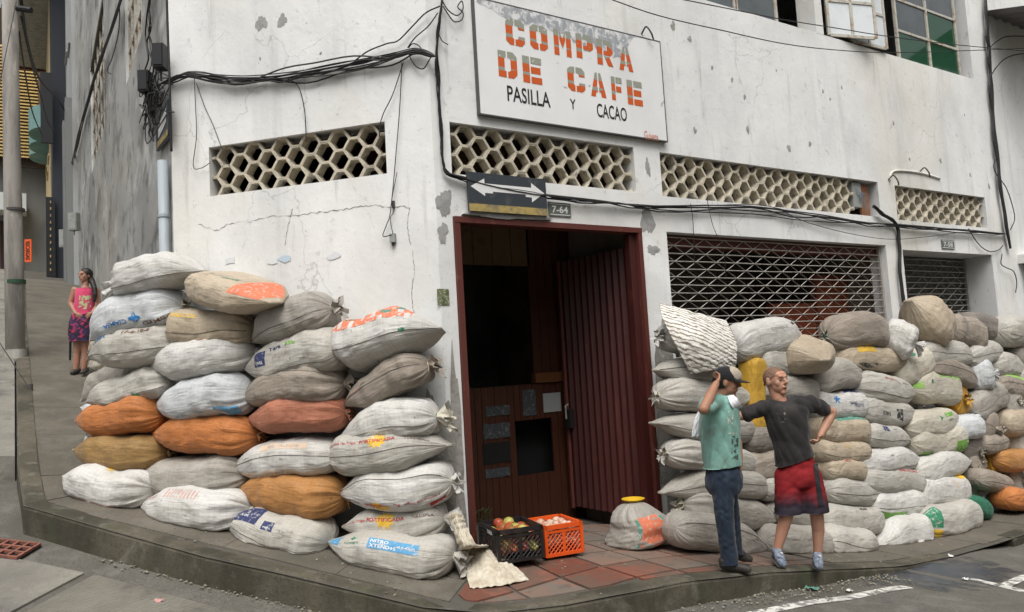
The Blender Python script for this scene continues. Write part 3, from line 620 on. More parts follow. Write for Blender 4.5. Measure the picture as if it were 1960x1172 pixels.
# bare cement where the plaster has gone, mortar patches round the frame
def blob(F, cs, cz, rs, rz, mat, name, seed, th=.004, n=36):
    r = random.Random(seed); ph = [r.uniform(0,6.28) for _ in range(6)]; pts = []
    for k in range(n):
        q = 2*pi*k/n; e = 1+.16*sin(2*q+ph[0])+.14*sin(3*q+ph[1])+.10*sin(5*q+ph[2])+.07*sin(9*q+ph[3])+.05*sin(14*q+ph[4])
        pts.append(F(cs+rs*e*cos(q), cz+rz*e*sin(q), th))
    c = F(cs,cz,th+.003); ring0 = [p-(F(0,0,th+.002)-F(0,0,0)) for p in pts]
    mb = MB().add([c]+pts, [(0,1+k,1+(k+1)%n) for k in range(n)]); mb.add(pts+ring0, [(k,(k+1)%n,n+(k+1)%n,n+k) for k in range(n)])
    return mb.build(name, mat, bld)
blob(FBm, .085,3.33,.07,.13, m_patch, 'mortar_patch', 1); blob(FBm, .055,3.05,.05,.09, m_patch, 'mortar_patch', 2); blob(FBm, 2.57,3.30,.085,.16, m_patch, 'mortar_patch', 3); blob(FBm, 2.62,2.98,.075,.055, m_patch, 'mortar_patch', 4)
blob(FBm, .09,.75,.068,1.05, m_render, 'bare_cement', 5, .006); blob(FBm, 2.64,1.0,.17,1.05, m_render, 'bare_cement', 6, .006)
blob(FAm, .10,.8,.14,.95, m_render, 'bare_cement', 8, .006)
blob(FBm, 2.63,3.90,.03,.10, m_patch, 'chipped_spot', 11)
for k, (px, py, r) in enumerate(((1288,50,.05),(1320,75,.04),(1425,186,.03),(1401,153,.028),(1431,248,.04),(1510,284,.045),(1575,175,.025),(1611,168,.022),(1589,190,.02),(1710,236,.028),(1330,250,.035),(1363,130,.025),(1550,276,.035),(1857,335,.03),(1893,357,.04),(1800,308,.035),(1741,305,.025),(1486,135,.015),(1846,220,.018))):
    P = oB(px, py); blob(FBm, P[0], P[2], r*.75, r*1.1, m_patch if k % 3 else m_render, 'chipped_spot', 20+k, .002, 18)
for k, (px, py, r) in enumerate(((500,45,.06),(540,40,.05),(498,112,.012),(614,102,.012),(486,152,.01))):
    P = oA(px, py); blob(FAm, P@DA, P[2], r, r*1.3, m_patch, 'chipped_spot', 60+k, .002, 18)
# crack with a raised broken edge across the corner wall
cr = [(380,428),(415,440),(440,428),(478,424),(520,415),(560,414),(600,408),(640,403),(680,397),(715,393),(745,397),(770,395),(785,400)]
mb = MB(); pts = []
for a in spline([np.array([p[0],p[1],0.]) for p in cr], 90): pts.append(oA(a[0], a[1]+random.uniform(-2.2,2.2), .002))
mb.tube(np.array(pts), np.clip(RNG.normal(.0022,.0018,len(pts)),.0004,.006), 4); mb.build('crack', m_patch, bld)
for P_ in (((790,480),(793,520),(788,560),(792,600)),((785,398),(780,430),(786,470)),((560,400),(552,430),(545,470))):
    pts = [oA(a[0]+random.uniform(-1,1), a[1], .001) for a in spline([np.array([*p,0.]) for p in P_], 30)]
    MB().tube(np.array(pts), RNG.uniform(.001,.005,len(pts)), 4).build('crack', m_render, bld)
# raised cement lip over the third grille
pts = [oB(px,py,.015) for px,py in ((1704,345),(1706,332),(1716,327),(1740,328),(1770,333),(1800,342))]
MB().tube(spline(pts, 24), [.012]*24 if False else .014, 6).build('drip_moulding', m_wall, bld)
# upper windows of the shop front
def sill(px): return oB(px, 4+.279*(px-1351))[0]
def window(s0, s1, z0, z1, nx, nz, mats, y0=.12):
    w_ = empty('window', ((s0+s1)/2,y0,z0), parent=bld)
    for k in range(nx+1):
        x = s0+(s1-s0)*k/nx; MB().abox(x-.022,x+.022,y0-.02,y0+.02,z0,z1).build('mullion', m_frame, w_)
    for k in range(nz+1):
        z = z0+(z1-z0)*k/nz; MB().abox(s0,s1,y0-.016,y0+.016,z-.018 if k else z,z+.018).build('glazing_bar', m_frame, w_)
    for i in range(nx):
        for j in range(nz):
            a = s0+(s1-s0)*i/nx; b = s0+(s1-s0)*(i+1)/nx; c = z0+(z1-z0)*j/nz; d = z0+(z1-z0)*(j+1)/nz; tl = random.uniform(-.006,.006)
            mt = mats(i,j)
            if mt: MB().add([(a,y0+tl,c),(b,y0-tl,c),(b,y0-tl,d),(a,y0+tl,d)], [(0,1,2,3)]).build('pane', mt, w_)
window(3.22, sill(1421), 6.07, 8.08, 1, 2, lambda i,j: m_glass); window(sill(1424), sill(1501), 6.07, 8.08, 1, 2, lambda i,j: m_glass)
window(sill(1736), sill(1852), 6.07, 8.08, 2, 4, lambda i,j: m_glassgreen if j == 0 or (i == 1 and j == 1) else m_glass)
MB().abox(sill(1563),sill(1577),-.002,.28,6.06,8.1).build('pier', m_wall, bld)
def zplane(px, py, z):
    d = ray(px,py); return CAM+d*((z-CAM[2])/d[2])
for k, (p0, p1, z) in enumerate((((1587,67),(1677,74),6.12),((1630,78),(1697,94),6.10))):
    a, b = zplane(*p0,z), zplane(*p1,z); e = (b-a)/np.linalg.norm(b-a); n = A3(e[1],-e[0],0); Lw = np.linalg.norm(b-a)
    c_ = empty('casement', a, parent=bld); H_ = 1.5; up = A3(0,0,1)
    for q in (0,1,2): MB().box(a+e*Lw*q/2+up*H_/2, (e,n,up), (.022,.015,H_/2)).build('stile', m_frame, c_)
    for q in range(4): MB().box(a+e*Lw/2+up*H_*q/3, (e,n,up), (Lw/2-.023,.013,.02)).build('rail', m_frame, c_)
    for q in range(3):
        for r in range(2): MB().add([a+e*Lw*r/2+up*H_*q/3, a+e*Lw*(r+1)/2+up*H_*q/3, a+e*Lw*(r+1)/2+up*H_*(q+1)/3, a+e*Lw*r/2+up*H_*(q+1)/3], [(0,1,2,3)]).build('pane', m_glasswhite, c_)
# windows of the side wall: steel bars
for h in HS:
    w_ = empty('window', FSm((h[0]+h[1])/2,h[2],-.1), parent=bld)
    for k in range(6):
        s = h[0]+(h[1]-h[0])*k/5; MB().box(FSm(s,(h[2]+h[3])/2,-.06), (A3(1,0,0),A3(0,1,0),A3(0,0,1)), (.02,.025,(h[3]-h[2])/2)).build('mullion', m_frame, w_)
    for k in range(6):
        z = h[2]+(h[3]-h[2])*k/5; MB().box(FSm((h[0]+h[1])/2,z,-.06), (A3(1,0,0),A3(0,1,0),A3(0,0,1)), (.018,(h[1]-h[0])/2,.02)).build('glazing_bar', m_frame, w_)
    MB().add([FSm(h[0],h[2],-.09),FSm(h[1],h[2],-.09),FSm(h[1],h[3],-.09),FSm(h[0],h[3],-.09)], [(0,1,2,3)]).build('pane', m_glass, w_)
# ------------------------------------------------------------------ sacks
class Sack:
    def __init__(s, P0, P1, T, W, ends, arch=0.0, roll=0.0, seed=0, out=None, n=2.8):
        s.P0, s.P1 = np.array(P0, float), np.array(P1, float); s.T, s.W, s.ends, s.arch, s.n = T, W, ends, arch, n
        d = s.P1-s.P0; s.L = np.linalg.norm(d); s.e1 = d/s.L
        e2 = np.cross(s.e1, A3(0,0,1))
        if np.linalg.norm(e2) < .35: e2 = np.array(out, float)-s.e1*(np.array(out)@s.e1)
        e2 /= np.linalg.norm(e2)
        if out is not None and e2@out < 0: e2 = -e2
        e3 = np.cross(s.e1, e2); 
        if e3[2] < 0: e3 = -e3
        c, q = cos(roll), sin(roll); s.e2, s.e3 = e2*c+e3*q, e3*c-e2*q
        r = np.random.default_rng(seed); s.ph = r.uniform(0,2*pi,24); s.k = r.integers(7,15,6); s.am = r.uniform(.6,1.3,12); s.r = r
        s.lump = 1.0 if out is None or abs(out[0]) > .1 else .55
    def prof(s, u):
        fT = np.ones_like(u); fW = np.ones_like(u); wr = np.zeros_like(u)
        for e, x in ((s.ends[0], u), (s.ends[1], 1-u)):
            if e == 'p':
                q = np.clip(x/.43, 0, 1); fT *= .03+.97*np.sin(q*pi/2)**1.22; fW *= .16+.84*np.sin(np.clip(x/.42,0,1)*pi/2)
                wr += .42*np.exp(-x/.09)
            elif e == 't':
                q = np.clip(x/.22, 0, 1); f = np.sqrt(np.clip(1-(1-q)**2.3, 0, 1)); nk = .035/s.T; fT *= nk+(1-nk)*f; fW *= .035/s.W+(1-.035/s.W)*f
                wr += 1.0*np.exp(-x/.15)
            elif e == 'T':
                q = np.clip(x/.85, 0, 1); f = np.sqrt(np.clip(1-(1-q)**1.75, 0, 1)); fT *= .10+.90*f; fW *= .12+.88*f; wr += 1.1*np.exp(-x/.30)
            elif e == 'r':
                q = np.clip(x/.20, 0, 1); f = (1-(1-q)**2.6)**.5; fT *= .10+.90*f; fW *= .35+.65*f; wr += .45*np.exp(-x/.10)
            else:
                q = np.clip(x/.17, 0, 1); f = (1-(1-q)**3)**.5; fT *= .06+.94*f; fW *= .55+.45*f; wr += .3*np.exp(-x/.1)
        return fT, fW, wr
    def surf(s, u, th, lift=0.0):
        u = np.asarray(u, float); th = np.asarray(th, float); fT, fW, wr = s.prof(u)
        c, q = np.cos(th), np.sin(th); ex = 2/s.n
        y = np.sign(c)*np.abs(c)**ex; z = np.sign(q)*np.abs(q)**ex
        z = np.where(z < 0, z*.94, z)
        p = s.ph; a = s.am
        lump = .030*a[0]*np.sin(2*pi*u*1.3+p[0]+th)+.024*a[1]*np.sin(2*pi*u*2.4+p[1]-2*th)+.018*a[2]*np.sin(2*pi*u*3.7+p[2]+3*th)+.012*a[3]*np.sin(2*pi*u*6.1+p[3]+2*th)+.010*a[8]*np.sin(2*pi*u*9.3+p[11]-4*th)
        cre = .75*np.abs(np.sin(s.k[0]*.5*th+p[4]+1.2*u))+.60*np.abs(np.sin((s.k[1]+4)*.5*th+p[5]-1.6*u))+.30*np.abs(np.sin(s.k[2]*th+p[6]))-.85
        # soft diagonal folds pulling from the ends into the body
        fold = np.exp(-((np.sin(th*1.5+u*5*a[4]+p[7])-.85)**2)/.012)*(.4+.6*np.sin(pi*u))-np.exp(-((np.sin(th*2-u*7*a[5]+p[8])-.9)**2)/.008)
        k = 1+s.lump*lump+.15*wr*cre+.022*fold
        W = s.W*fW*k+lift; T = s.T*fT*k+lift
        cen = s.P0+s.e1*(s.L*u)[...,None]+s.e3*(s.arch*s.L*4*u*(1-u))[...,None]
        cen = cen+s.e3*(s.T*.10*np.sin(2*pi*u+p[9])*np.sin(pi*u))[...,None]+s.e2*(s.T*.14*np.sin(pi*1.4*u+p[10])*np.sin(pi*u))[...,None]
        P = cen+s.e2*(W*y)[...,None]+s.e3*(T*z)[...,None]
        P[...,2] = np.maximum(P[...,2], side(P[...,0], P[...,1])+.004+.02*lift); return P   # settles flat on the pavement
    def body(s, NU=52, NV=72):
        x = np.linspace(0,1,NU); u = .55*x+.45*(1-np.cos(pi*x))/2; th = np.linspace(0,2*pi,NV,endpoint=False)
        G = s.surf(u[:,None]+0*th, th[None,:]+0*u[:,None]); mb = MB().grid(G, closed=True)
        r = (s.W+s.T)/2; a = u*s.L; b = np.arange(NV+1)*2*pi/NV*r; j, q = [k.ravel() for k in np.meshgrid(np.arange(NU-1), np.arange(NV), indexing='ij')]
        s.uv = np.stack([np.stack([a[j],b[q]],1), np.stack([a[j],b[q+1]],1), np.stack([a[j+1],b[q+1]],1), np.stack([a[j+1],b[q]],1)],1).reshape(-1,2)
        mb.add(G[0], [tuple(range(NV-1,-1,-1))]); mb.add(G[-1], [tuple(range(NV))]); return mb
    def local(s, x, y, u0, th0):                              # metres along / round the sack -> u, theta
        u = u0+x/s.L; r = (s.W+s.T)/2; return u, th0+y/r
def frill(sk, end, size, seed, droop=0.0):
    r = np.random.default_rng(seed); at = sk.P1 if end else sk.P0; d = sk.e1 if end else -sk.e1
    NV, NR = 36, 9; th = np.linspace(0,2*pi,NV,endpoint=False); ph = r.uniform(0,6.28,6); G = []
    for j in range(NR):
        v = j/(NR-1); rad = .030+(size*.52)*v**1.2; ruf = 1+v*(.40*np.sin(5*th+ph[0])+.30*np.sin(8*th+ph[1])+.25*np.sin(13*th+ph[2]))
        c = at+d*(size*1.05*v-.012)+A3(0,0,-droop*v*v*size)
        G.append(c+(sk.e2*np.cos(th)[:,None]+sk.e3*np.sin(th)[:,None])*(rad*ruf)[:,None]+d*(size*.20*v*np.sin(6*th+ph[3])+size*.10*v*np.sin(11*th+ph[4]))[:,None])
    return MB().grid(np.array(G), closed=True)
def loose(sk, end, size, seed, n=14):                         # stray threads at a tied neck
    r = np.random.default_rng(seed); at = sk.P1 if end else sk.P0; d = sk.e1 if end else -sk.e1; mb = MB()
    for k in range(n):
        v = d*r.uniform(.3,1)+r.normal(0,.45,3); v /= np.linalg.norm(v); l = size*r.uniform(.6,1.4)
        mb.tube(spline([at, at+v*l*.5, at+v*l+A3(0,0,-l*r.uniform(.1,.7))], 6), .0022, 3)
    return mb
SACK_N = 0
def set_uv(o, uv):
    lay = o.data.uv_layers.new(name='UVMap'); full = np.zeros((len(o.data.loops),2), np.float32); full[:len(uv)] = uv; lay.data.foreach_set('uv', full.ravel()); return o
def make_sack(P0, P1, T, W, ends, colour, label, arch=0, roll=0, prints=(), seam=None, frl=None, group=None, out=None, n=2.8, tie=None, fc=None):
    global SACK_N; SACK_N += 1; seed = 100+SACK_N*7
    sk = Sack(P0, P1, T, W, ends, arch, roll, seed, out, n); c = (sk.P0+sk.P1)/2
    root = sk.body().build('sack', SK[colour], loc=c, smooth=True); set_uv(root, sk.uv); setp(root, label, 'sack', group)
    par = root
    if seam is not None:
        u = np.linspace(.03,.97,40); th = seam+.05*np.sin(3*u+sk.ph[12]); P = sk.surf(u, th+0*u, .0015)
        MB().tube(P, .0028, 4).build('seam', m_thread, par, smooth=True)
    for e in (0,1):
        if ends[e] == 't':
            size = frl if frl else .085+.03*random.random()
            fr_ = frill(sk, e, size, seed+e, .4).build('gathered_neck', SK[fc or colour], par, smooth=True); nf = len(fr_.data.loops); set_uv(fr_, np.random.default_rng(seed).uniform(0,.02,(nf,2))+np.repeat(np.arange(nf//4)/36*.02,4)[:nf,None])
            q = (sk.P1 if e else sk.P0); th = np.linspace(0,2*pi,14); MB().tube(q+(sk.e2*np.cos(th)[:,None]+sk.e3*np.sin(th)[:,None])*.034, .006, 5).build('tie', tie or m_twine, par)
            loose(sk, e, size*.8, seed+5+e, 10).build('loose_threads', tie or m_twine, par)['kind'] = 'stuff'
        if ends[e] == 'p':                                    # stitched flat end: a thin raised hem
            th = np.linspace(-.001,pi+.001,16); u = np.full(16, .012 if e == 0 else .988)
            P = np.stack([sk.surf(np.full(16,.006 if e == 0 else .994), th), sk.surf(np.full(16,.03 if e == 0 else .97), th, .002)])
            MB().tube(sk.surf(u, np.linspace(0,2*pi,30)[:16]*2, .002)[:16], .0035, 4).build('hem', m_seamlight, par)
    for pr in prints: do_print(sk, par, pr)
    return root
def do_print(sk, par, pr):
    kind = pr[0]
    if kind == 't':                                           # ('t', text, ink, height, u, theta, flip, rot)
        _, tx, inkn, h, u0, th0 = pr[:6]; flip = pr[6] if len(pr) > 6 else 0; rot = pr[7] if len(pr) > 7 else 0; bold = pr[8] if len(pr) > 8 else .012
        V, F = text2d(tx, bold, 1); x, y = V[:,0]*h, V[:,1]*h
        if flip: x, y = -x, -y
        cR, sR = cos(rot), sin(rot); x, y = x*cR-y*sR, x*sR+y*cR
        u, th = sk.local(x, y, u0, th0); P = sk.surf(np.clip(u,.02,.98), th, .0028)
        mesh('printed_text', P, F, INK[inkn], par)
    elif kind == 'b':                                         # ('b', ink, u0, u1, th0, th1[, lift]) a printed block
        _, inkn, u0, u1, t0, t1 = pr[:6]; lf_ = pr[6] if len(pr) > 6 else .0015
        a = np.linspace(u0,u1,14); b = np.linspace(t0,t1,12); G = sk.surf(a[:,None]+0*b, b[None]+0*a[:,None], lf_)
        MB().grid(G).build('printed_block', INK[inkn], par, smooth=True)
    elif kind == 'c':                                         # ('c', ink, u, th, radius, lobes, amp[, lift]) round or starred emblem
        _, inkn, u0, t0, r, lob, amp = pr[:7]; lf_ = pr[7] if len(pr) > 7 else .0016; n = 48
        q = np.linspace(0,2*pi,n,endpoint=False); rr = r*(1+amp*np.cos(lob*q)); rings = [np.stack([rr*f*np.cos(q), rr*f*np.sin(q)],1) for f in (1,.66,.33)]
        V = np.concatenate(rings+[np.zeros((1,2))]); u, th = sk.local(V[:,0], V[:,1], u0, t0); P = sk.surf(np.clip(u,.02,.98), th, lf_)
        F = [(j*n+k, j*n+(k+1)%n, (j+1)*n+(k+1)%n, (j+1)*n+k) for j in (0,1) for k in range(n)]+[(2*n+k, 2*n+(k+1)%n, 3*n) for k in range(n)]
        mesh('printed_emblem', P, F, INK[inkn], par, smooth=True)
LEFT_COL = {1:'stack by side street', 2:'second stack from side street', 3:'second stack left of door', 4:'stack left of door'}
def pile(plane, rows, dfl_off, cols, group, out, ucol=None):
    cnt = {}
    for r in rows:
        col, p0, p1, th, ends, colour, look = r[:7]; kw = dict(r[7]) if len(r) > 7 else {}
        off = kw.pop('off', None); o0 = kw.pop('o0', None); o1 = kw.pop('o1', None); w = kw.pop('w', None)
        mid = ((p0[0]+p1[0])/2, (p0[1]+p1[1])/2)
        if off is None: off = dfl_off(mid)
        P0 = plane(*p0, off if o0 is None else o0); P1 = plane(*p1, off if o1 is None else o1)
        dep = (((P0+P1)/2)-CAM)@CF; T = th*dep/FPX/2*(1.09 if plane is oA else 1.05); W = w or (max(.225, min(.30, T*1.45)) if plane is oA else .20)
        if col and col not in cnt and o0 is None:
            dO = .15 if plane is oA else .13; P0, P1 = plane(*p0, off+dO), plane(*p1, off+dO); dep = (((P0+P1)/2)-CAM)@CF; T = th*dep/FPX/2*1.06
        lab = kw.pop('lab', None)
        if lab is None:
            cnt[col] = cnt.get(col,0)+1; lab = (look+', '+ordinal(cnt[col])+(' up in ' if cnt[col] > 1 else ' of ')+cols[col]) if cols[col] else look
            if len(lab.split()) > 16: print('LONG', len(lab.split()), lab)
        make_sack(P0, P1, T, W, ends, colour, lab, group=group, out=out, **kw)
H = 'Harina de Trigo'
star = lambda u, t: ('c','yellow',u,t,.075,11,.18)
LEFT = [
 (4,(630,1034),(870,1066),80,'pt','pale','white fertiliser sack with blue product label',dict(arch=-.035,seam=-.25,prints=[('b','sky',.04,.15,.35,1.35),('b','sky',.42,.80,.30,.80,.0018),('t','NITRO','white',.035,.50,.66,0,0,.02),('t','XTEND+S','white',.035,.53,.44,0,0,.02),('t','40-0-4-6(S)','white',.026,.70,.54),('t','Forestgro','dkgreen',.028,.28,.55),('c','dkgreen',.28,.82,.022,4,.2),('c','black',.62,-.75,.03,4,.35)])),
 (4,(657,1007),(853,993),67,'pt','pale','flour sack with long white cloth neck',dict(arch=-.01,seam=-.35,frl=.13,fc='white',prints=[('t',H,'red',.031,.19,.42),star(.53,.42),('t','FORTIFICADA','red',.037,.53,.42,0,0,.03),('t','TULUEÑA','brown',.031,.86,.42)])),
 (4,(647,945),(866,921),78,'pt','white','flour sack with upside down red lettering',dict(arch=.0,seam=.45,frl=.07,prints=[('t',H,'red',.031,.82,-.42,1),star(.50,-.42),('t','FORTIFICADA','red',.037,.50,-.42,1,0,.03),('t','TULUEÑA','brown',.031,.20,-.42,1),('b','red',.86,.97,-1.1,-.7)])),
 (4,(645,872),(866,852),78,'rp','pale','flour sack with red print and pointed ear',dict(arch=.005,seam=.05,prints=[('t',H,'red',.031,.17,.55),star(.48,.55),('t','FORTIFICADA','red',.037,.48,.55,0,0,.03),('t','TULUEÑA','brown',.031,.78,.55)])),
 (4,(652,838),(838,799),74,'pt','white','clean white sack tied with green twine',dict(arch=.05,seam=-.2,frl=.12,tie=m_twineg,fc='cream')),
 (4,(660,779),(822,700),66,'pt','taupe','dusty taupe sack with twisted open neck',dict(arch=.03,seam=.15,frl=.10,prints=[('t','NODA','black',.020,.40,.35,0),('t','UREA','pink',.03,.27,.3)])),
 (4,(652,674),(850,632),84,'rp','white','white sack with big orange poultry feed print',dict(arch=.02,roll=.35,seam=-.45,w=.30,prints=[('b','orange',.06,.80,.15,1.45),('t','POLLOS','white',.055,.26,1.05,0,.25,.03),('b','white',.10,.34,.98,1.12,.0022),('t','POLLITO','dkgreen',.040,.30,.74,0,.2,.02),('c','teal',.62,.85,.10,3,.22,.0022),('c','orange',.62,.88,.066,3,.2,.0028),('c','dkgreen',.72,-.35,.028,2,.0)])),
 (3,(438,993),(634,1041),82,'pt','pale','white sack with navy 50 kg corner panel',dict(arch=.0,seam=-.05,prints=[('b','navy',.08,.44,.45,1.35),('t','50 kg','white',.034,.28,.80,1),('b','navy',.50,.60,.38,.80,.0018),('t','YARA','white',.020,.55,.50,1),('t','MULTI K','faint',.026,.72,.50,1),('t','13-0-46','faint',.022,.74,.32,1)])),
 (3,(456,934),(664,950),80,'pt','ochre','plain ochre yellow sack with puckered end',dict(arch=.0,frl=.05)),
 (3,(441,895),(656,872),68,'pr','white','white milk feed sack with faded peach print',dict(arch=.02,seam=.1,prints=[('b','peach',.42,.82,.45,.85),('t','DELTALECHE','faint',.034,.62,.64),('b','peach',.20,.55,-.75,-.35),('t','DELTALECHE','faint',.034,.40,-.55,1)])),
 (3,(474,803),(666,789),70,'pt','rust','rusty pink sack with knotted end',dict(arch=.01,frl=.05)),
 (3,(460,763),(662,735),76,'pt','taupe','dirty grey brown sack with faint black lettering',dict(arch=.04,seam=.5,prints=[('t','DAP','black',.026,.42,.75),('t','18-46-0','black',.022,.60,.75)])),
 (3,(470,708),(668,668),84,'pr','pale','pale sack with square logo and green lettering',dict(arch=.0,seam=-.35,prints=[('b','navy',.24,.36,-.02,.48),('t','YARA','white',.020,.30,.05),('t','Yara','navy',.050,.46,.42,0,0,.02),('t','Mila','green',.050,.62,.42,0,0,.02),('t','HYDRAN','faint',.034,.52,.08),('c','dkgreen',.30,.92,.03,3,.3),('c','green',.36,.98,.022,2,.3)])),
 (3,(485,657),(637,590),78,'pt','grey','grey sack with fanned creases and frayed neck',dict(arch=.03,seam=-.1,frl=.10)),
 (3,(410,550),(530,580),62,'op','beige','dusty beige sack with orange band, laid across',dict(o0=.14,o1=.70,w=.33,roll=-.05,n=3.2,prints=[('b','orange',.70,.93,.35,2.4),('b','orange',.05,.40,2.75,3.3),('t','KOMPLEX','dkgreen',.035,.55,1.3,0,.2),('t','fertilizantes','faint',.030,.35,1.3,0,.2)])),
 (2,(268,966),(482,975),78,'pt','white','white sack with faint pink stripes',dict(arch=-.005,frl=.05,prints=[('t','||||||||||','pink',.09,.55,.85),('t','||||||','pink',.06,.25,.85)])),
 (2,(262,914),(482,908),76,'pt','grey','grey brown sack with long side seam',dict(arch=.0,seam=-.25,frl=.05,prints=[('t','Soda','black',.032,.36,-.62,1),('c','yellow',.55,-.55,.02,4,.3),('t','S.A.C. Peru','faint',.024,.74,-.5)])),
 (2,(295,828),(497,834),76,'pt','orange','bright orange sack with creased neck',dict(arch=.005,frl=.05)),
 (2,(301,776),(494,755),78,'pt','blueish','blue tinged white sack with faded blue corner',dict(arch=.015,frl=.05,prints=[('t','MAXI-PEDES 28','sky',.032,.52,-.62,1),('b','sky',.74,.94,-1.15,-.4),('b','sky',.08,.17,-.9,-.4)])),
 (2,(285,701),(491,676),74,'pt','white','white sack with torn orange print',dict(arch=.01,frl=.04,prints=[('b','orange',.62,.88,.75,1.45),('t','SUPER','white',.03,.74,1.1,0,.6)])),
 (2,(343,629),(497,632),72,'ot','beige','beige sack with faded yellow label',dict(arch=.0,seam=-.1,frl=.05,prints=[('t','ITALCOL','yellow',.050,.26,.55,0,0,.04),('t','AVICOL','pink',.040,.72,.9)])),
 (1,(127,910),(300,938),76,'pt','white','white sack with red print spilling towards the kerb',dict(arch=-.02,prints=[('t','SUPERHUEVO PREPICO','pink',.034,.56,-.45),('c','yellow',.60,1.25,.04,6,.2)])),
 (1,(145,861),(326,866),68,'pt','olive','dark olive brown sack with pinched end',dict(arch=.0,frl=.05)),
 (1,(150,806),(322,792),72,'pt','orange','burnt orange sack with deep folds at its neck',dict(arch=.015,frl=.05)),
 (1,(170,771),(340,728),64,'pt','pale','grey white sack with small green triangle print',dict(arch=.015,seam=-.35,prints=[('c','dkgreen',.70,-.45,.04,3,.35),('t','Fertilizante','faint',.026,.48,-.6,1)])),
 (1,(173,688),(360,655),74,'pt','pale','dusty sack printed with blue lettering and number row',dict(arch=.03,seam=-.15,prints=[('t','CIAMSA','blue',.050,.31,.50,0,0,.03),('t','17-6-18-6','brown',.050,.70,.62,0,0,.03),('c','blue',.13,.50,.035,4,.25)])),
 (1,(180,652),(352,585),82,'pt','blueish','white sack with upside down blue lettering',dict(arch=.05,frl=.06,fc='cream',prints=[('t','CIAMSA','blue',.046,.50,-.30,1,0,.025),('c','blue',.68,-.22,.045,4,.25),('t','17-6-18-6','black',.042,.40,-.75,1,0,.025),('t','CIAMSA','brown',.055,.86,-.55,0,0,.02)])),
 (1,(232,546),(396,520),68,'tp','white','clean white sack with frayed neck, topmost',dict(arch=.05,seam=-.35,frl=.13,off=.35,lab='clean white sack crowning the stack nearest the side street, frayed neck towards street')),
 (0,(174,664),(276,545),62,'pr','grey','x',dict(w=.14,off=-.05,lab='grey sack slumped over the pavement edge behind the topmost white sack')),
 (0,(171,676),(254,640),38,'pr','beige','x',dict(w=.14,off=-.05,lab='beige sack tip showing under the slumped grey sack')),
 (0,(172,702),(244,680),34,'pr','cream','x',dict(w=.14,off=-.10,lab='small cream sack tip behind the blue lettered sacks')),
 (0,(157,768),(254,700),52,'pr','grey','x',dict(w=.14,off=-.12,lab='shadowy grey sack behind the green triangle sack')),
 (0,(157,780),(249,790),40,'pr','blueish','x',dict(w=.14,off=-.10,lab='pale blue sack tip just above the burnt orange sack')),
 (0,(162,812),(229,836),36,'pr','taupe','x',dict(w=.14,off=-.10,lab='taupe sack tip between the burnt orange and olive sacks')),
 (0,(160,852),(229,836),34,'pr','white','x',dict(w=.14,off=-.16,lab='white sack tip just above the olive brown sack')),
 (0,(186,886),(254,880),34,'pr','grey','x',dict(w=.14,off=-.14,lab='grey sack tip between the olive and bottom white sacks')),
]
pile(oA, LEFT, lambda m: .36-.06*(1060-m[1])/500, LEFT_COL, 'sacks piled left of the doorway', NA)
RC = {1:'first stack right of door', 2:'stack behind the men', 3:'third stack right of door', 4:'fourth stack right of door', 5:'fifth stack right of door', 6:''}
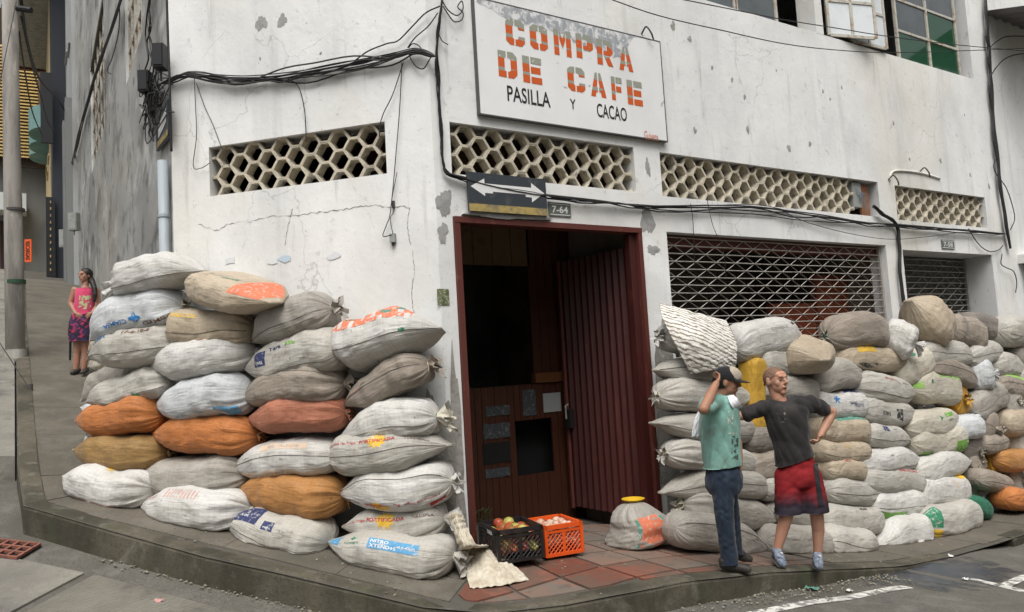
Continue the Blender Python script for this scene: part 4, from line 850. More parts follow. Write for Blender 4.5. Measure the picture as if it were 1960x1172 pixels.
RIGHT = [
 (1,(1282,1008),(1470,1050),68,'rp','grey','long grey sack',dict(seam=.4)),
 (1,(1304,966),(1488,996),66,'tp','grey','grey sack tied with yellow straw',dict(frl=.07,fc='cream')),
 (1,(1263,944),(1452,930),58,'pr','grey','grey sack with pointed tip towards the door',dict(seam=.1,arch=.03)),
 (1,(1274,868),(1464,896),56,'tp','pale','pale sack with puckered end',dict(frl=.06,arch=.02)),
 (1,(1245,810),(1430,826),54,'pr','grey','flat grey sack with stitched edge',dict(seam=-.2,arch=.0)),
 (1,(1258,758),(1446,766),64,'tp','pale','pale sack with straw stuck on it',dict(frl=.05,arch=.02)),
 (1,(1252,709),(1372,712),50,'pr','pale','pale sack under the draped cloth',dict(seam=.1)),
 (1,(1268,642),(1352,664),50,'tr','white','white sack peeping out under the draped cloth',dict(frl=.07)),
 (2,(1456,1036),(1576,1046),66,'rr','grey','grey sack behind the red shorts man',dict()),
 (2,(1448,972),(1556,988),58,'pr','grey','grey sack behind bare legs',dict()),
 (2,(1440,934),(1520,930),48,'rr','pale','pale sack between the jeans and the red shorts',dict()),
 (2,(1418,900),(1502,890),66,'rt','taupe','puckered taupe sack between the two men',dict(frl=.06)),
 (2,(1412,846),(1500,836),50,'rr','dark','dark sack in shadow between the two men',dict()),
 (2,(1436,746),(1550,746),52,'rr','grey','grey sack behind the short haired head',dict()),
 (2,(1440,696),(1530,690),60,'ro','pale','pale folded sack above the short haired head',dict(arch=.02)),
 (2,(1400,668),(1530,640),72,'rp','white','clean white sack with black lettering',dict(arch=.05,prints=[('t','SUPERMEZCLA','faint',.028,.50,.35),('c','black',.72,.55,.03,5,.3)])),
 (3,(1568,1034),(1677,1046),62,'rp','pale','dirty white sack with small black label',dict(seam=.05,prints=[('b','black',.66,.76,-.5,-.1)])),
 (3,(1560,994),(1672,996),56,'ro','pale','pale sack with shipping stencil',dict(prints=[('t','MGSM','black',.04,.62,.95)])),
 (3,(1572,938),(1694,944),54,'rp','pale','pale sack with pointed tip',dict(seam=-.05,prints=[('t','fertilizante','faint',.02,.35,.55),('t','MEZCLA','black',.02,.66,.55)])),
 (3,(1566,898),(1636,900),42,'oo','beige','short brown sack with faded red print',dict(prints=[('t','MAIZ','red',.035,.45,.7)])),
 (3,(1556,864),(1646,868),44,'oo','beige','tan sack with dull yellow stain',dict(seam=-.1,prints=[('t','maiz','yellow',.04,.45,.6),('b','green',.90,.97,-.8,-.2)])),
 (3,(1556,822),(1645,826),52,'oo','beige','tan sack with green end panel',dict(prints=[('b','teal',.30,.95,.75,1.6)])),
 (3,(1548,776),(1640,778),54,'oo','white','white sack with blue flower emblem',dict(prints=[('c','blue',.32,.45,.045,6,.45),('t','Lacos','navy',.030,.62,.15),('t','FERTILIZANTES','navy',.016,.72,.02),('b','navy',.55,.92,1.0,1.5)])),
 (3,(1538,730),(1652,716),62,'rp','grey','grey sack with upturned tip',dict(arch=.02)),
 (3,(1512,672),(1582,690),66,'op','beige','beige sack with its corner towards the street',dict(o0=.35,o1=.95,w=.30,n=3)),
 (3,(1580,642),(1717,652),68,'tp','taupe','dark dusty sack tied with teal string, topmost',dict(arch=.05,frl=.04,tie=m_twineg)),
 (4,(1676,1044),(1762,1018),76,'po','white','bright white sack standing on the pavement',dict(n=3,prints=[('t','MONSA','black',.035,.86,-.1,0)])),
 (4,(1654,966),(1775,962),54,'op','white','white sack with green label',dict(seam=-.1,prints=[('b','green',.04,.42,-.95,-.25),('t','25-4-24','black',.034,.24,-.6,1,.1),('t','Nutrición','faint',.02,.70,-.4),('c','dkgreen',.84,-.35,.014,2,0)])),
 (4,(1630,916),(1752,924),50,'ro','pale','pale sack with red capitals',dict(prints=[('t','MAIZ DE OROS','red',.044,.66,.75,1,0,.02)])),
 (4,(1627,890),(1762,880),52,'rp','white','white sack with two tiny stamps',dict(seam=-.35,arch=.01,prints=[('t','YARA','black',.020,.35,.4),('t','ROYAL','black',.02,.68,.6)])),
 (4,(1640,833),(1738,846),48,'rp','pale','pale sack with small navy square',dict(seam=-.1,arch=.02,prints=[('b','navy',.24,.36,.35,.85),('t','mezcla','navy',.02,.50,.6),('t','ABONO PARA CAFE','faint',.022,.62,-.55)])),
 (4,(1630,786),(1750,795),54,'rp','pale','pale sack with black framed logo',dict(prints=[('b','black',.48,.57,-.35,.25),('t','NUTRIMON','black',.022,.32,.0),('t','50 kg','black',.02,.74,-.2)])),
 (4,(1622,738),(1752,755),58,'tp','pale','pale sack with red tied corner',dict(frl=.04,seam=-.2,prints=[('t','FERTILIZANTE','red',.026,.40,.55,0,-.05),('t','MEZCLADO','brown',.022,.62,.45)])),
 (4,(1702,724),(1766,688),58,'ro','cream','cream sack with green dot and red lettering',dict(prints=[('c','teal',.55,1.15,.07,2,.12),('t','PAYASO 17-5-11','pink',.030,.55,-.15),('t','S','teal',.05,.30,.5)])),
 (4,(1594,688),(1716,688),50,'oo','beige','beige sack with yellow and black block',dict(prints=[('b','yellow',.18,.48,.30,1.1),('b','black',.10,.48,-.75,-.25),('t','MAIZ','faint',.03,.72,.5)])),
 (4,(1688,640),(1752,660),66,'ot','white','white sack with knotted ear, topmost',dict(o0=.4,o1=.7,w=.27,frl=.09,n=3)),
 (5,(1756,1003),(1858,985),60,'to','pale','long pale sack with green and yellow end',dict(seam=-.6,prints=[('b','dkgreen',.02,.16,-.1,1.2),('b','yellow',.06,.16,-1.0,-.2)])),
 (5,(1744,944),(1836,936),56,'oo','white','white sack with orange swirl print',dict(n=3,prints=[('t','S','peach',.12,.58,.5,0,.3),('b','yellow',.74,.95,.9,1.5)])),
 (5,(1740,906),(1856,882),54,'rp','white','plain white sack with tapering tip',dict(arch=.01)),
 (5,(1735,848),(1830,838),56,'ro','cream','cream sack with green stripe and stencilled numbers',dict(prints=[('b','green',.68,.98,-.85,.0),('b','green',.08,.28,-1.1,-.6),('t','25-4-24','black',.040,.52,-.62,1)])),
 (5,(1722,820),(1836,801),54,'rp','cream','cream sack with green triangle logo',dict(arch=.01,prints=[('c','dkgreen',.42,.35,.028,3,.4),('b','green',.50,.66,.35,.7),('t','DeltaMaiz','dkgreen',.022,.58,.15),('t','000','brown',.034,.80,.55)])),
 (5,(1800,766),(1846,762),62,'ot','mustard','golden yellow sack tied in a knot',dict(o0=.30,o1=.62,frl=.07,w=.21)),
 (5,(1726,742),(1820,744),68,'po','cream','cream sack with lime green printed end',dict(n=3,prints=[('b','lime',.52,.97,.35,1.6),('t','25-4-24','black',.040,.78,.50,0,0,.02),('t','Z','black',.05,.66,1.0),('c','dkgreen',.36,.22,.024,2,0),('t','Nutrición','faint',.022,.50,.20),('b','lime',.08,.22,.0,.5)])),
 (5,(1762,704),(1870,738),46,'rp','taupe','thin taupe sack with stitched edge',dict(seam=.2,arch=.02)),
 (5,(1755,678),(1860,689),54,'rp','pale','pale sack with stitched corner',dict(seam=.05,arch=.02)),
 (5,(1738,575),(1799,646),80,'pt','beige','large beige sack leaning upright against the grille, topmost',dict(frl=.07,w=.27,arch=-.01,lab='large beige sack leaning upright against the small grille')),
 (6,(1915,954),(1985,962),42,'rr','orange','orange sack on the red tiles',dict()),
 (6,(1858,967),(1916,960),52,'rt','pale','pale sack with long frayed neck',dict(o0=.32,o1=.68,frl=.15)),
 (6,(1826,964),(1890,980),42,'rp','green','plain green sack low between pale ones near the picture edge',dict()),
 (6,(1904,922),(1958,920),54,'rt','pale','pale sack with radiating creases second from ground at picture edge',dict(o0=.32,o1=.68,frl=.05,w=.22)),
 (6,(1858,916),(1936,930),40,'rp','taupe','thin taupe sack with dark stitched edge above the frayed neck sack',dict(seam=.0)),
 (6,(1828,922),(1876,936),50,'rt','grey','small grey sack with knotted neck',dict(o0=.32,o1=.68,frl=.06,w=.22)),
 (6,(1896,880),(1975,884),42,'rr','ochre','brown orange sack beside the small golden knotted sack',dict()),
 (6,(1862,888),(1908,885),56,'ot','mustard','small golden sack tied in a knot',dict(o0=.35,o1=.62,frl=.08,w=.21)),
 (6,(1826,892),(1880,880),44,'rt','taupe','dark taupe sack beside the golden one',dict(o0=.32,o1=.68,frl=.04)),
 (6,(1905,852),(1972,846),52,'rt','pale','pale creased sack cut by the picture edge',dict(o0=.32,o1=.68,frl=.05)),
 (6,(1866,852),(1920,846),36,'rp','taupe','small taupe sack tip between dark gathered and pale creased sacks',dict(seam=.1)),
 (6,(1824,852),(1876,862),56,'rt','dark','dark grey sack with gathered end',dict(o0=.32,o1=.68,frl=.05,w=.22)),
 (6,(1908,812),(1980,800),50,'oo','beige','beige sack with side seam cut by the picture edge',dict(seam=-.3)),
 (6,(1850,812),(1908,822),58,'rt','taupe','brown sack with crumpled neck below the golden knotted sack',dict(o0=.32,o1=.68,frl=.08,w=.23)),
 (6,(1806,828),(1862,814),46,'ro','blueish','small white sack below the golden one',dict()),
 (6,(1902,778),(1950,766),60,'rt','grey','grey sack with radiating creases and blue smudge',dict(o0=.32,o1=.68,frl=.05,w=.22,prints=[('b','navy',.20,.50,-1.2,-.7)])),
 (6,(1846,786),(1930,746),58,'op','grey','grey sack with long diagonal seam',dict(seam=.0,prints=[('t','UREA 46','navy',.03,.55,-.5),('b','black',.15,.35,-1.2,-.8)])),
 (6,(1896,734),(1970,756),46,'rr','taupe','taupe sack with lime green top',dict(seam=.1,prints=[('b','lime',.10,.55,.6,1.5)])),
 (6,(1932,724),(1995,720),44,'rr','pale','pale sack half out of the picture beside lime topped sack',dict()),
 (6,(1842,722),(1904,716),58,'rt','blueish','white sack with radiating creases under the small roller grille',dict(o0=.32,o1=.68,frl=.06,w=.23)),
 (6,(1882,702),(1962,708),50,'rp','pale','smooth pale sack right of the white creased one near the top',dict(seam=-.45,arch=.02)),
 (6,(1928,682),(1990,678),42,'rr','grey','grey sack at the top edge of the pile',dict(lab='grey sack second from the top at the picture edge')),
 (6,(1840,688),(1915,667),46,'rp','pale','pale sack with stitched tip',dict(seam=.0,lab='pale sack with stitched tip below the two tied grey sacks')),
 (6,(1902,634),(1985,650),60,'rp','pale','broad pale sack',dict(seam=-.2,w=.28,lab='broad pale sack topmost at the picture edge')),
 (6,(1838,622),(1896,630),50,'rt','dark','dark tied sack',dict(frl=.05,off=.30,lab='dark tied sack in front of the white pier')),
 (6,(1810,626),(1866,650),60,'rt','taupe','taupe tied sack',dict(frl=.05,w=.23,off=.42,lab='taupe tied sack below the small roller grille')),
]
def offB(m):
    x0 = oB(m[0], m[1], .5)[0]; zg = float(side(x0, -.6)); z = oB(m[0], m[1], .5)[2]
    return .44+.30*(1-min(1,max(0,(z-zg)/1.9)))
pile(oB, RIGHT, offB, RC, 'sacks piled right of the doorway', NB)
# the yellow sack standing upright between the men
make_sack(oB(1440,830,.56), oB(1441,686,.52), .135, .14, 'oo', 'yellow', 'bright yellow net sack standing upright between the two men', group='sacks piled right of the doorway', out=NB, n=3, frl=.05)
# slumped printed sack with a yellow bowl, right of the doorway
b0 = hit(1222,1052); b1 = hit(1285,1050)
zz = float(side(b0[0],b0[1]))
# ------------------------------------------------------------------ signs and plates on the shop front
def plane_text(F, tx, s0, s1, z0, z1, off, mat, par, bold=.01, slant=0.0, name='lettering'):
    V, Fc = text2d(tx, bold, 0); lo, hi = V.min(0), V.max(0); q = (V-lo)/(hi-lo)
    P = [F(s0+(s1-s0)*a+slant*b*(s1-s0), z0+(z1-z0)*b, off) for a, b in q]
    return mesh(name, P, Fc, mat, par)
sg = empty('shop_sign', (1.7,-.03,4.2), 'large white painted sign COMPRA DE CAFE above the doorway grille', 'sign')
m_edge = M('sign_edge', (.10,.10,.10), .7)
mb = MB().abox(.495,2.90,-.055,-.012,4.212,5.352); mb.build('board', m_signw, sg)
mb = MB()
for a in ((.490,2.905,-.058,-.008,4.200,4.211),(.490,2.905,-.058,-.008,5.353,5.364),(.483,.494,-.058,-.008,4.2,5.364),(2.901,2.912,-.058,-.008,4.2,5.364)):
    MB().abox(*a).build('edge_strip', m_edge, sg)
OFS = .0565
n = 46; top = [FBm(.52+(2.55-.52)*k/n, 5.350, OFS) for k in range(n+1)]
bot = [FBm(.52+(2.55-.52)*k/n, 5.350-(.05+.14*sm(0,.25,k/n)+.10*sm(.45,.8,k/n))*(1-sm(.88,1,k/n))*(.75+.35*random.random()), OFS) for k in range(n+1)]
MB().grid(np.array([top,bot])).build('worn_paint', m_signgrey, sg)
LT = {
 'C': [[(.42,0),(.20,0),(0,.14),(0,.86),(.20,1),(.42,1),(.42,.76),(.36,.72),(.36,.28),(.42,.24)], [(.49,1),(.82,1),(1,.86),(1,.63),(.66,.63),(.66,.72),(.60,.76),(.49,.76)], [(.49,0),(.49,.24),(.60,.24),(.66,.28),(.66,.37),(1,.37),(1,.14),(.82,0)]],
 'O': [[(.46,0),(.20,0),(0,.14),(0,.86),(.20,1),(.46,1),(.46,.76),(.36,.72),(.36,.28),(.46,.24)], [(.54,0),(.54,.24),(.64,.28),(.64,.72),(.54,.76),(.54,1),(.80,1),(1,.86),(1,.14),(.80,0)]],
 'D': [[(0,0),(0,1),(.42,1),(.42,.76),(.34,.76),(.34,.24),(.42,.24),(.42,0)], [(.50,0),(.50,.24),(.60,.24),(.66,.30),(.66,.70),(.60,.76),(.50,.76),(.50,1),(.80,1),(1,.84),(1,.16),(.80,0)]],
 'E': [[(0,0),(0,1),(.36,1),(.36,0)], [(.43,0),(.43,.25),(1,.25),(1,0)], [(.43,.38),(.43,.63),(.94,.63),(.94,.38)], [(.43,.75),(.43,1),(1,1),(1,.75)]],
 'F': [[(0,0),(0,1),(.36,1),(.36,0)], [(.43,.36),(.43,.61),(.92,.61),(.92,.36)], [(.43,.75),(.43,1),(1,1),(1,.75)]],
 'P': [[(0,0),(0,1),(.34,1),(.34,0)], [(.41,1),(.84,1),(1,.87),(1,.48),(.84,.35),(.41,.35),(.41,.55),(.64,.55),(.64,.79),(.41,.79)]],
 'R': [[(0,0),(0,1),(.34,1),(.34,0)], [(.41,1),(.84,1),(1,.87),(1,.52),(.84,.40),(.41,.40),(.41,.58),(.64,.58),(.64,.80),(.41,.80)], [(.44,.36),(.76,.36),(1,0),(.66,0)]],
 'A': [[(0,0),(.30,0),(.36,.20),(.46,.20),(.46,.40),(.41,.40),(.46,.64),(.46,1),(.32,1)], [(1,0),(.70,0),(.64,.20),(.54,.20),(.54,.40),(.59,.40),(.54,.64),(.54,1),(.68,1)]],
 'M': [[(0,0),(0,1),(.29,1),(.29,0)], [(.71,0),(.71,1),(1,1),(1,0)], [(.33,1),(.5,.66),(.67,1),(.67,.62),(.5,.26),(.33,.62)]]}
def zpx(x, y): return 840+x/2.441, y/2.441
for ch, xl, xr, yt, yb_ in (('C',312,400,90,215),('O',425,507,118,235),('M',537,617,140,263),('P',641,720,162,278),('R',738,812,187,308),('A',840,905,220,333),('D',277,365,240,365),('E',392,480,266,392),('C',601,682,313,430),('A',708,780,340,455),('F',806,856,360,472),('E',880,950,378,494)):
    s0 = oB(*zpx(xl,(yt+yb_)/2-6),OFS)[0]; s1 = oB(*zpx(xr,(yt+yb_)/2+6),OFS)[0]; zt_ = oB(*zpx((xl+xr)/2,yt+2),OFS)[2]; zb_ = oB(*zpx((xl+xr)/2,yb_-2),OFS)[2]
    bm = bmesh.new()
    for poly in LT[ch]: bm.faces.new([bm.verts.new((a, 0, b)) for a, b in poly])
    for cut in (.72,.40,.28): bmesh.ops.bisect_plane(bm, geom=bm.verts[:]+bm.edges[:]+bm.faces[:], plane_co=(0,0,cut+random.uniform(-.03,.03)), plane_no=(.05,0,1))
    bmesh.ops.triangulate(bm, faces=bm.faces)
    V = [FBm(s0+(s1-s0)*v.co.x, zb_+(zt_-zb_)*v.co.z, OFS+.001) for v in bm.verts]; Fc = []; idx = []
    bm.verts.index_update()
    for f in bm.faces:
        Fc.append([v.index for v in f.verts]); h_ = f.calc_center_median().z; idx.append(1 if h_ > .72 or .28 < h_ < .40 else 0)
    bm.free(); mesh('letter', V, Fc, [m_so, m_sg], sg, idx=idx)
def sbox(x0, x1, y0, y1): 
    a = oB(*zpx(x0,(y0+y1)/2-8),OFS); b = oB(*zpx(x1,(y0+y1)/2+8),OFS); return a[0], b[0], oB(*zpx((x0+x1)/2,y1-4),OFS)[2], oB(*zpx((x0+x1)/2,y0+4),OFS)[2]
for tx, bx in (('PASILLA',(320,520,412,492)),('Y',(612,640,460,515)),('CACAO',(738,878,490,562))): plane_text(FBm, tx, *sbox(*bx), OFS+.001, m_sk, sg, .012)
b_ = sbox(960,1025,612,660); plane_text(FBm, 'Guivens', *b_, OFS+.001, m_so, sg, 0, .0)
ar = empty('arrow_sign', (.75,-.05,3.25), 'dark steel sign with white double arrow hung over the doorway', 'sign')
a0, a1, az0, az1 = .305, 1.185, 3.255, 3.625
MB().abox(a0,a1,-.075,-.045,az0,az1).build('plate', m_signdark, ar)
MB().abox(a0,a1,-.085,-.0755,az0,az0+.07).build('yellow_band', m_signyel, ar)
q = [(.03,.58),(.20,.86),(.20,.70),(.80,.70),(.80,.86),(.97,.55),(.80,.22),(.80,.38),(.72,.38),(.72,.46),(.30,.46),(.30,.40),(.20,.40),(.20,.30)]
MB().add([FBm(a0+(a1-a0)*x, az0+.06+(az1-az0-.07)*z_, .0765) for x, z_ in q], [tuple(range(len(q)-1,-1,-1))]).build('arrow', m_pale, ar)
fix(blob(FBm, .75,3.235,.42,.028, m_patch, 'mortar_patch', 90, .05))
for tx, px, lab in (('7-64',(1049,1091,389,415),'small dark house number plate 7-64 above the doorway'),('7-58',(1801,1825,460,477),'small dark house number plate 7-58 above the small grille')):
    p0 = oB(px[0],(px[2]+px[3])/2-1); p1 = oB(px[1],(px[2]+px[3])/2+1); z0 = oB((px[0]+px[1])/2,px[3])[2]; z1 = oB((px[0]+px[1])/2,px[2])[2]
    e = empty('number_plate', (p0[0],-.01,z0), lab, 'house number'); w_, h_ = p1[0]-p0[0], z1-z0
    MB().abox(p0[0],p1[0],-.014,-.004,z0,z1).build('plate', m_plate, e)
    for a in ((p0[0]+.012,p1[0]-.012,z1-.02,z1-.012),(p0[0]+.012,p1[0]-.012,z0+.012,z0+.02)): MB().abox(a[0],a[1],-.0155,-.0142,a[2],a[3]).build('border', m_pale, e)
    plane_text(FBm, tx, p0[0]+w_*.14, p1[0]-w_*.14, z0+h_*.24, z1-h_*.24, .0158, m_pale, e, .02)
P = oB(848,569); mb = MB().abox(P[0]-.06,P[0]+.06,-.006,-.003,P[2]-.075,P[2]+.075)
setp(mb.build('paper_sticker', M('sticker_green', (.16,.18,.09), .7, [((.55,.55,.48), (50,50,50), .55, .6, .8), ((.05,.06,.03), (20,20,20), .5, .6, .7)])), 'small weathered green sticker on the wall left of the doorway', 'sticker')
# torn paper scraps on the corner wall
for k, (px, py) in enumerate(((545,495),(440,500),(640,490),(520,500))):
    P = oA(px, py, .004); r = random.Random(k); pts = [P+DA*r.uniform(.04,.09)*cos(q)+A3(0,0,r.uniform(.02,.05)*sin(q)) for q in np.linspace(0,2*pi,8,endpoint=False)]
    setp(MB().prism(pts, NA*.002).build('paper_scrap', M('paper_scrap_pale', (.68,.70,.71), .8) if k != 0 else M('paper_scrap_blue', (.48,.58,.66), .8)), ['pale blue torn paper scrap stuck on the corner wall','torn white paper scrap nearest the grey pipe','torn white paper scrap nearest the doorway','torn white paper scrap beside the blue scrap'][k], 'paper scrap')
# ------------------------------------------------------------------ cables
def wires(name, label, plane, path, n, spread, r, off=(.03,.08), loc=None, seed=0, mats=None):
    rg = np.random.default_rng(seed); P0 = plane(*path[0], .05); e = empty(name, P0, label, 'cable'); base = np.array([[a,b,0.] for a,b in path])
    for k in range(n):
        q = spline(base, 40); m_ = len(q); x = np.linspace(0,1,m_); env = np.sin(pi*x)**.5
        dy = spread*env*(rg.normal(0,.6)+rg.normal(0,.6)*np.sin(2*pi*x*rg.uniform(1,2.5)+rg.uniform(0,6))+.35*rg.normal()*np.sin(2*pi*x*rg.uniform(4,7)+rg.uniform(0,6)))
        dx = spread*.5*env*rg.normal()*np.sin(2*pi*x*rg.uniform(1,3))
        of = rg.uniform(*off)
        # shift across the run of the cable
        t_ = np.gradient(q[:,:2], axis=0); t_ /= np.linalg.norm(t_,axis=1)[:,None]+1e-9
        qq = q[:,:2]+np.stack([-t_[:,1],t_[:,0]],1)*dy[:,None]
        P = np.array([plane(a, b, of+.01*sin(9*c)) for (a, b), c in zip(qq, x)])
        MB().tube(P, r*rg.uniform(.6,1.25), 5).build('wire', (mats or [m_cable])[k % len(mats or [1])], e)
    return e
wires('cable_bundle', 'sagging black cable bundle across the corner wall above its grille', oA, [(322,158),(360,144),(420,150),(480,152),(550,148),(620,136),(700,120),(760,106),(800,98),(834,108)], 13, 9, .0068, (.03,.09), seed=1, mats=[m_cable,m_cable,m_cable2])
wires('cable_bundle', 'black cables running down the front corner beside the sign', oB, [(848,-10),(841,40),(836,105),(839,170),(844,240),(848,305),(856,332),(885,345)], 5, 3.2, .008, (.015,.045), seed=2)
wires('cable_bundle', 'long black cables strung below the grilles of the shop front', oB, [(856,332),(930,352),(1050,376),(1160,389),(1260,398),(1440,398),(1540,411),(1640,426),(1720,433),(1830,441),(1926,448)], 7, 5.0, .0075, (.03,.075), seed=3, mats=[m_cable,m_cable2,m_cable])
wires('cable_bundle', 'black cables climbing the pier at the end of the shop', oB, [(1886,-10),(1890,60),(1894,110),(1898,180),(1908,290),(1920,390),(1934,476)], 5, 2.2, .016, (.03,.08), seed=4)
wires('cable_bundle', 'thick black conduit between the two roller grilles', oB, [(1672,395),(1690,411),(1714,428),(1720,470),(1724,530),(1733,604)], 2, 1.5, .024, (.03,.06), seed=5)
def single(label, plane, path, r=.005, off=.04, mat=None, name='cable'):
    P = np.array([plane(p[0], p[1], off if len(p) < 3 else p[2]) for p in path]); q = spline(P, 40)
    return setp(MB().tube(q, r, 5).build(name, mat or m_cable, smooth=True), label, 'cable')
single('thin cable hanging over the middle of the corner grille', oA, [(550,150),(571,166),(582,205),(585,240),(586,272)], .005)
single('thin cable dropping into the right end of the corner grille', oA, [(772,120),(752,180),(735,215),(727,240),(726,262)], .005)
single('thin cable dropping to the small wall socket', oA, [(769,120),(766,190),(760,270),(748,400),(740,430),(733,452),(750,450)], .0045)
single('second thin cable reaching the small wall socket', oA, [(760,330),(752,370),(750,385),(753,405),(747,420),(752,448)], .0035)
single('slack cable hooked at the left end of the corner grille', oA, [(372,150),(374,200),(376,260),(370,318),(385,322),(402,312)], .004)
single('thin cable slanting into the left end of the corner grille', oA, [(376,160),(392,205),(408,240),(425,285),(440,320)], .004)
single('cable arcing up from the bundle to the front corner', oA, [(680,116),(705,98),(740,84),(762,78),(790,50),(815,25),(842,12)], .007)
single('second cable arcing up beside the first arc', oA, [(780,92),(795,72),(820,50),(838,25)], .006)
single('coiled cable loop at the end of the bundle', oA, [(782,92),(790,84),(802,88),(808,100),(800,104),(790,98),(784,106),(795,126),(810,132),(820,118),(826,108)], .006)
single('cable loop hanging off the front corner under the roof', oB, [(845,0),(858,20),(875,30),(886,18),(884,2),(876,14),(886,24),(884,38),(870,42),(858,28),(848,12)], .006, .04)
single('stray cable end sticking out below the corner cables', oB, [(838,60),(846,78),(858,86)], .005, .04)
single('long thin wire crossing the shop front above the sign', oB, [(1150,-8,.35),(1260,30,.4),(1380,58,.4),(1500,84,.4),(1600,96,.4),(1700,101,.4),(1830,98,.4),(1985,92,.5)], .006)
single('second long thin wire crossing in front of the upper windows', oB, [(1280,-6,.5),(1400,18,.5),(1500,38,.5),(1600,54,.5),(1700,70,.5),(1830,86,.5),(1985,100,.5)], .006)
single('thin slack wire dropping below the long cables', oB, [(1490,400),(1540,424),(1620,446),(1700,458),(1770,454),(1830,446)], .0045)
single('slack loop of wire near the shop end', oB, [(1854,438),(1866,458),(1880,474),(1896,482),(1912,478),(1920,470)], .008)
single('wire hooked from the pier into the next house', oB, [(1896,90),(1910,78),(1930,70),(1985,70)], .010, .1)
single('second wire curving from the pier to the next house', oB, [(1897,145),(1908,128),(1925,112),(1950,104),(1985,103)], .010, .1)
single('thin wire looped down the pier', oB, [(1908,300),(1902,318),(1908,335),(1926,360),(1938,395),(1942,420),(1934,440)], .008, .06)
single('hooked wire below the shop corner ledge', oB, [(1918,486),(1916,505),(1925,512),(1940,520),(1946,540),(1944,560)], .008, .06)
single('thin wire dangling from the long grille over the roller grille', oB, [(1322,390),(1326,420),(1328,460),(1329,510)], .004, .05)
single('second thin wire dangling over the roller grille', oB, [(1353,380),(1364,430),(1384,480),(1388,515),(1390,530)], .004, .05)
so_ = oA(752,456,.02); e = empty('wall_socket', so_, 'small grey wall socket hanging from two thin cables', 'socket')
MB().box(so_, (DA,NA,A3(0,0,1)), (.026,.02,.04)).build('body', m_greybox, e); MB().tube([so_+A3(0,0,-.038), so_+A3(0,0,-.07)], .014, 8).build('plug', m_cable, e)
P = oA(753,392,.015); setp(MB().box(P, (DA,NA,A3(0,0,1)), (.012,.01,.035)).build('cable_connector', m_cable2), 'small dark cable connector above the wall socket', 'connector')
for k, (px, py) in enumerate(((1228,65),(1700,345),(1760,330))):
    P = oB(px, py, .0); e = setp(MB().tube(spline([P, P+A3(.0,-.08,.05), P+A3(.03,-.12,-.03), P+A3(.08,-.10,-.09)], 12), .010, 5).build('iron_hook', m_cable2), ['rusty iron hook in the wall right of the sign','small iron hook over the end of the long grille','small iron hook over the small grille'][k], 'hook')
# pale meter box and pier box
P0, P1 = oB(1727,642,.03), oB(1760,606,.03)
e = empty('meter_box', (P0[0],-.03,P0[2]), 'pale greenish meter box behind the top sacks between the grilles', 'meter box')
MB().abox(P0[0],P1[0],-.16,-.002,P0[2]-.15,P1[2]).build('case', M('box_pale_green', (.42,.43,.33), .6, [((.30,.30,.23), (4,4,4), .45, .65, .6)]), e); MB().abox(P0[0]+.03,P1[0]-.03,-.172,-.161,P0[2]-.1,P1[2]-.04).build('lid', M('box_pale_green2', (.36,.37,.28), .6), e)
# ------------------------------------------------------------------ next house at the end
nb = empty('neighbour_house', (11,0,-.8), 'white neighbouring house beyond the shop with corrugated eave', 'building')
MB().abox(10.70,18,.03,6,-1.6,11).build('wall', m_wall, nb); MB().abox(10.86,18,-.16,.028,3.02,3.17).build('ledge', m_wall, nb)
MB().abox(11.05,18,-.03,.027,-1.6,3.0).build('lower_wall', M('grey_wall_paint', (.55,.57,.58), .9, [((.40,.41,.41), (1,1,.5), .45, .7, .6)]), nb)
MB().tube([A3(10.95,-.05,2.95),A3(11.0,-.05,-1)], .022, 8).build('pipe', m_pvc, nb)
pts = []
for i in range(40):
    x = 10.6+i*.075; pts.append([A3(x, 0.1, 7.35+.03*cos(i*pi/2)), A3(x, -1.1, 7.0+.03*cos(i*pi/2))])
MB().grid(np.array(pts)).build('corrugated_eave', M('old_zinc', (.17,.16,.15), .7, [((.09,.08,.075), (4,4,4), .45, .65, .7)]), nb, smooth=True)
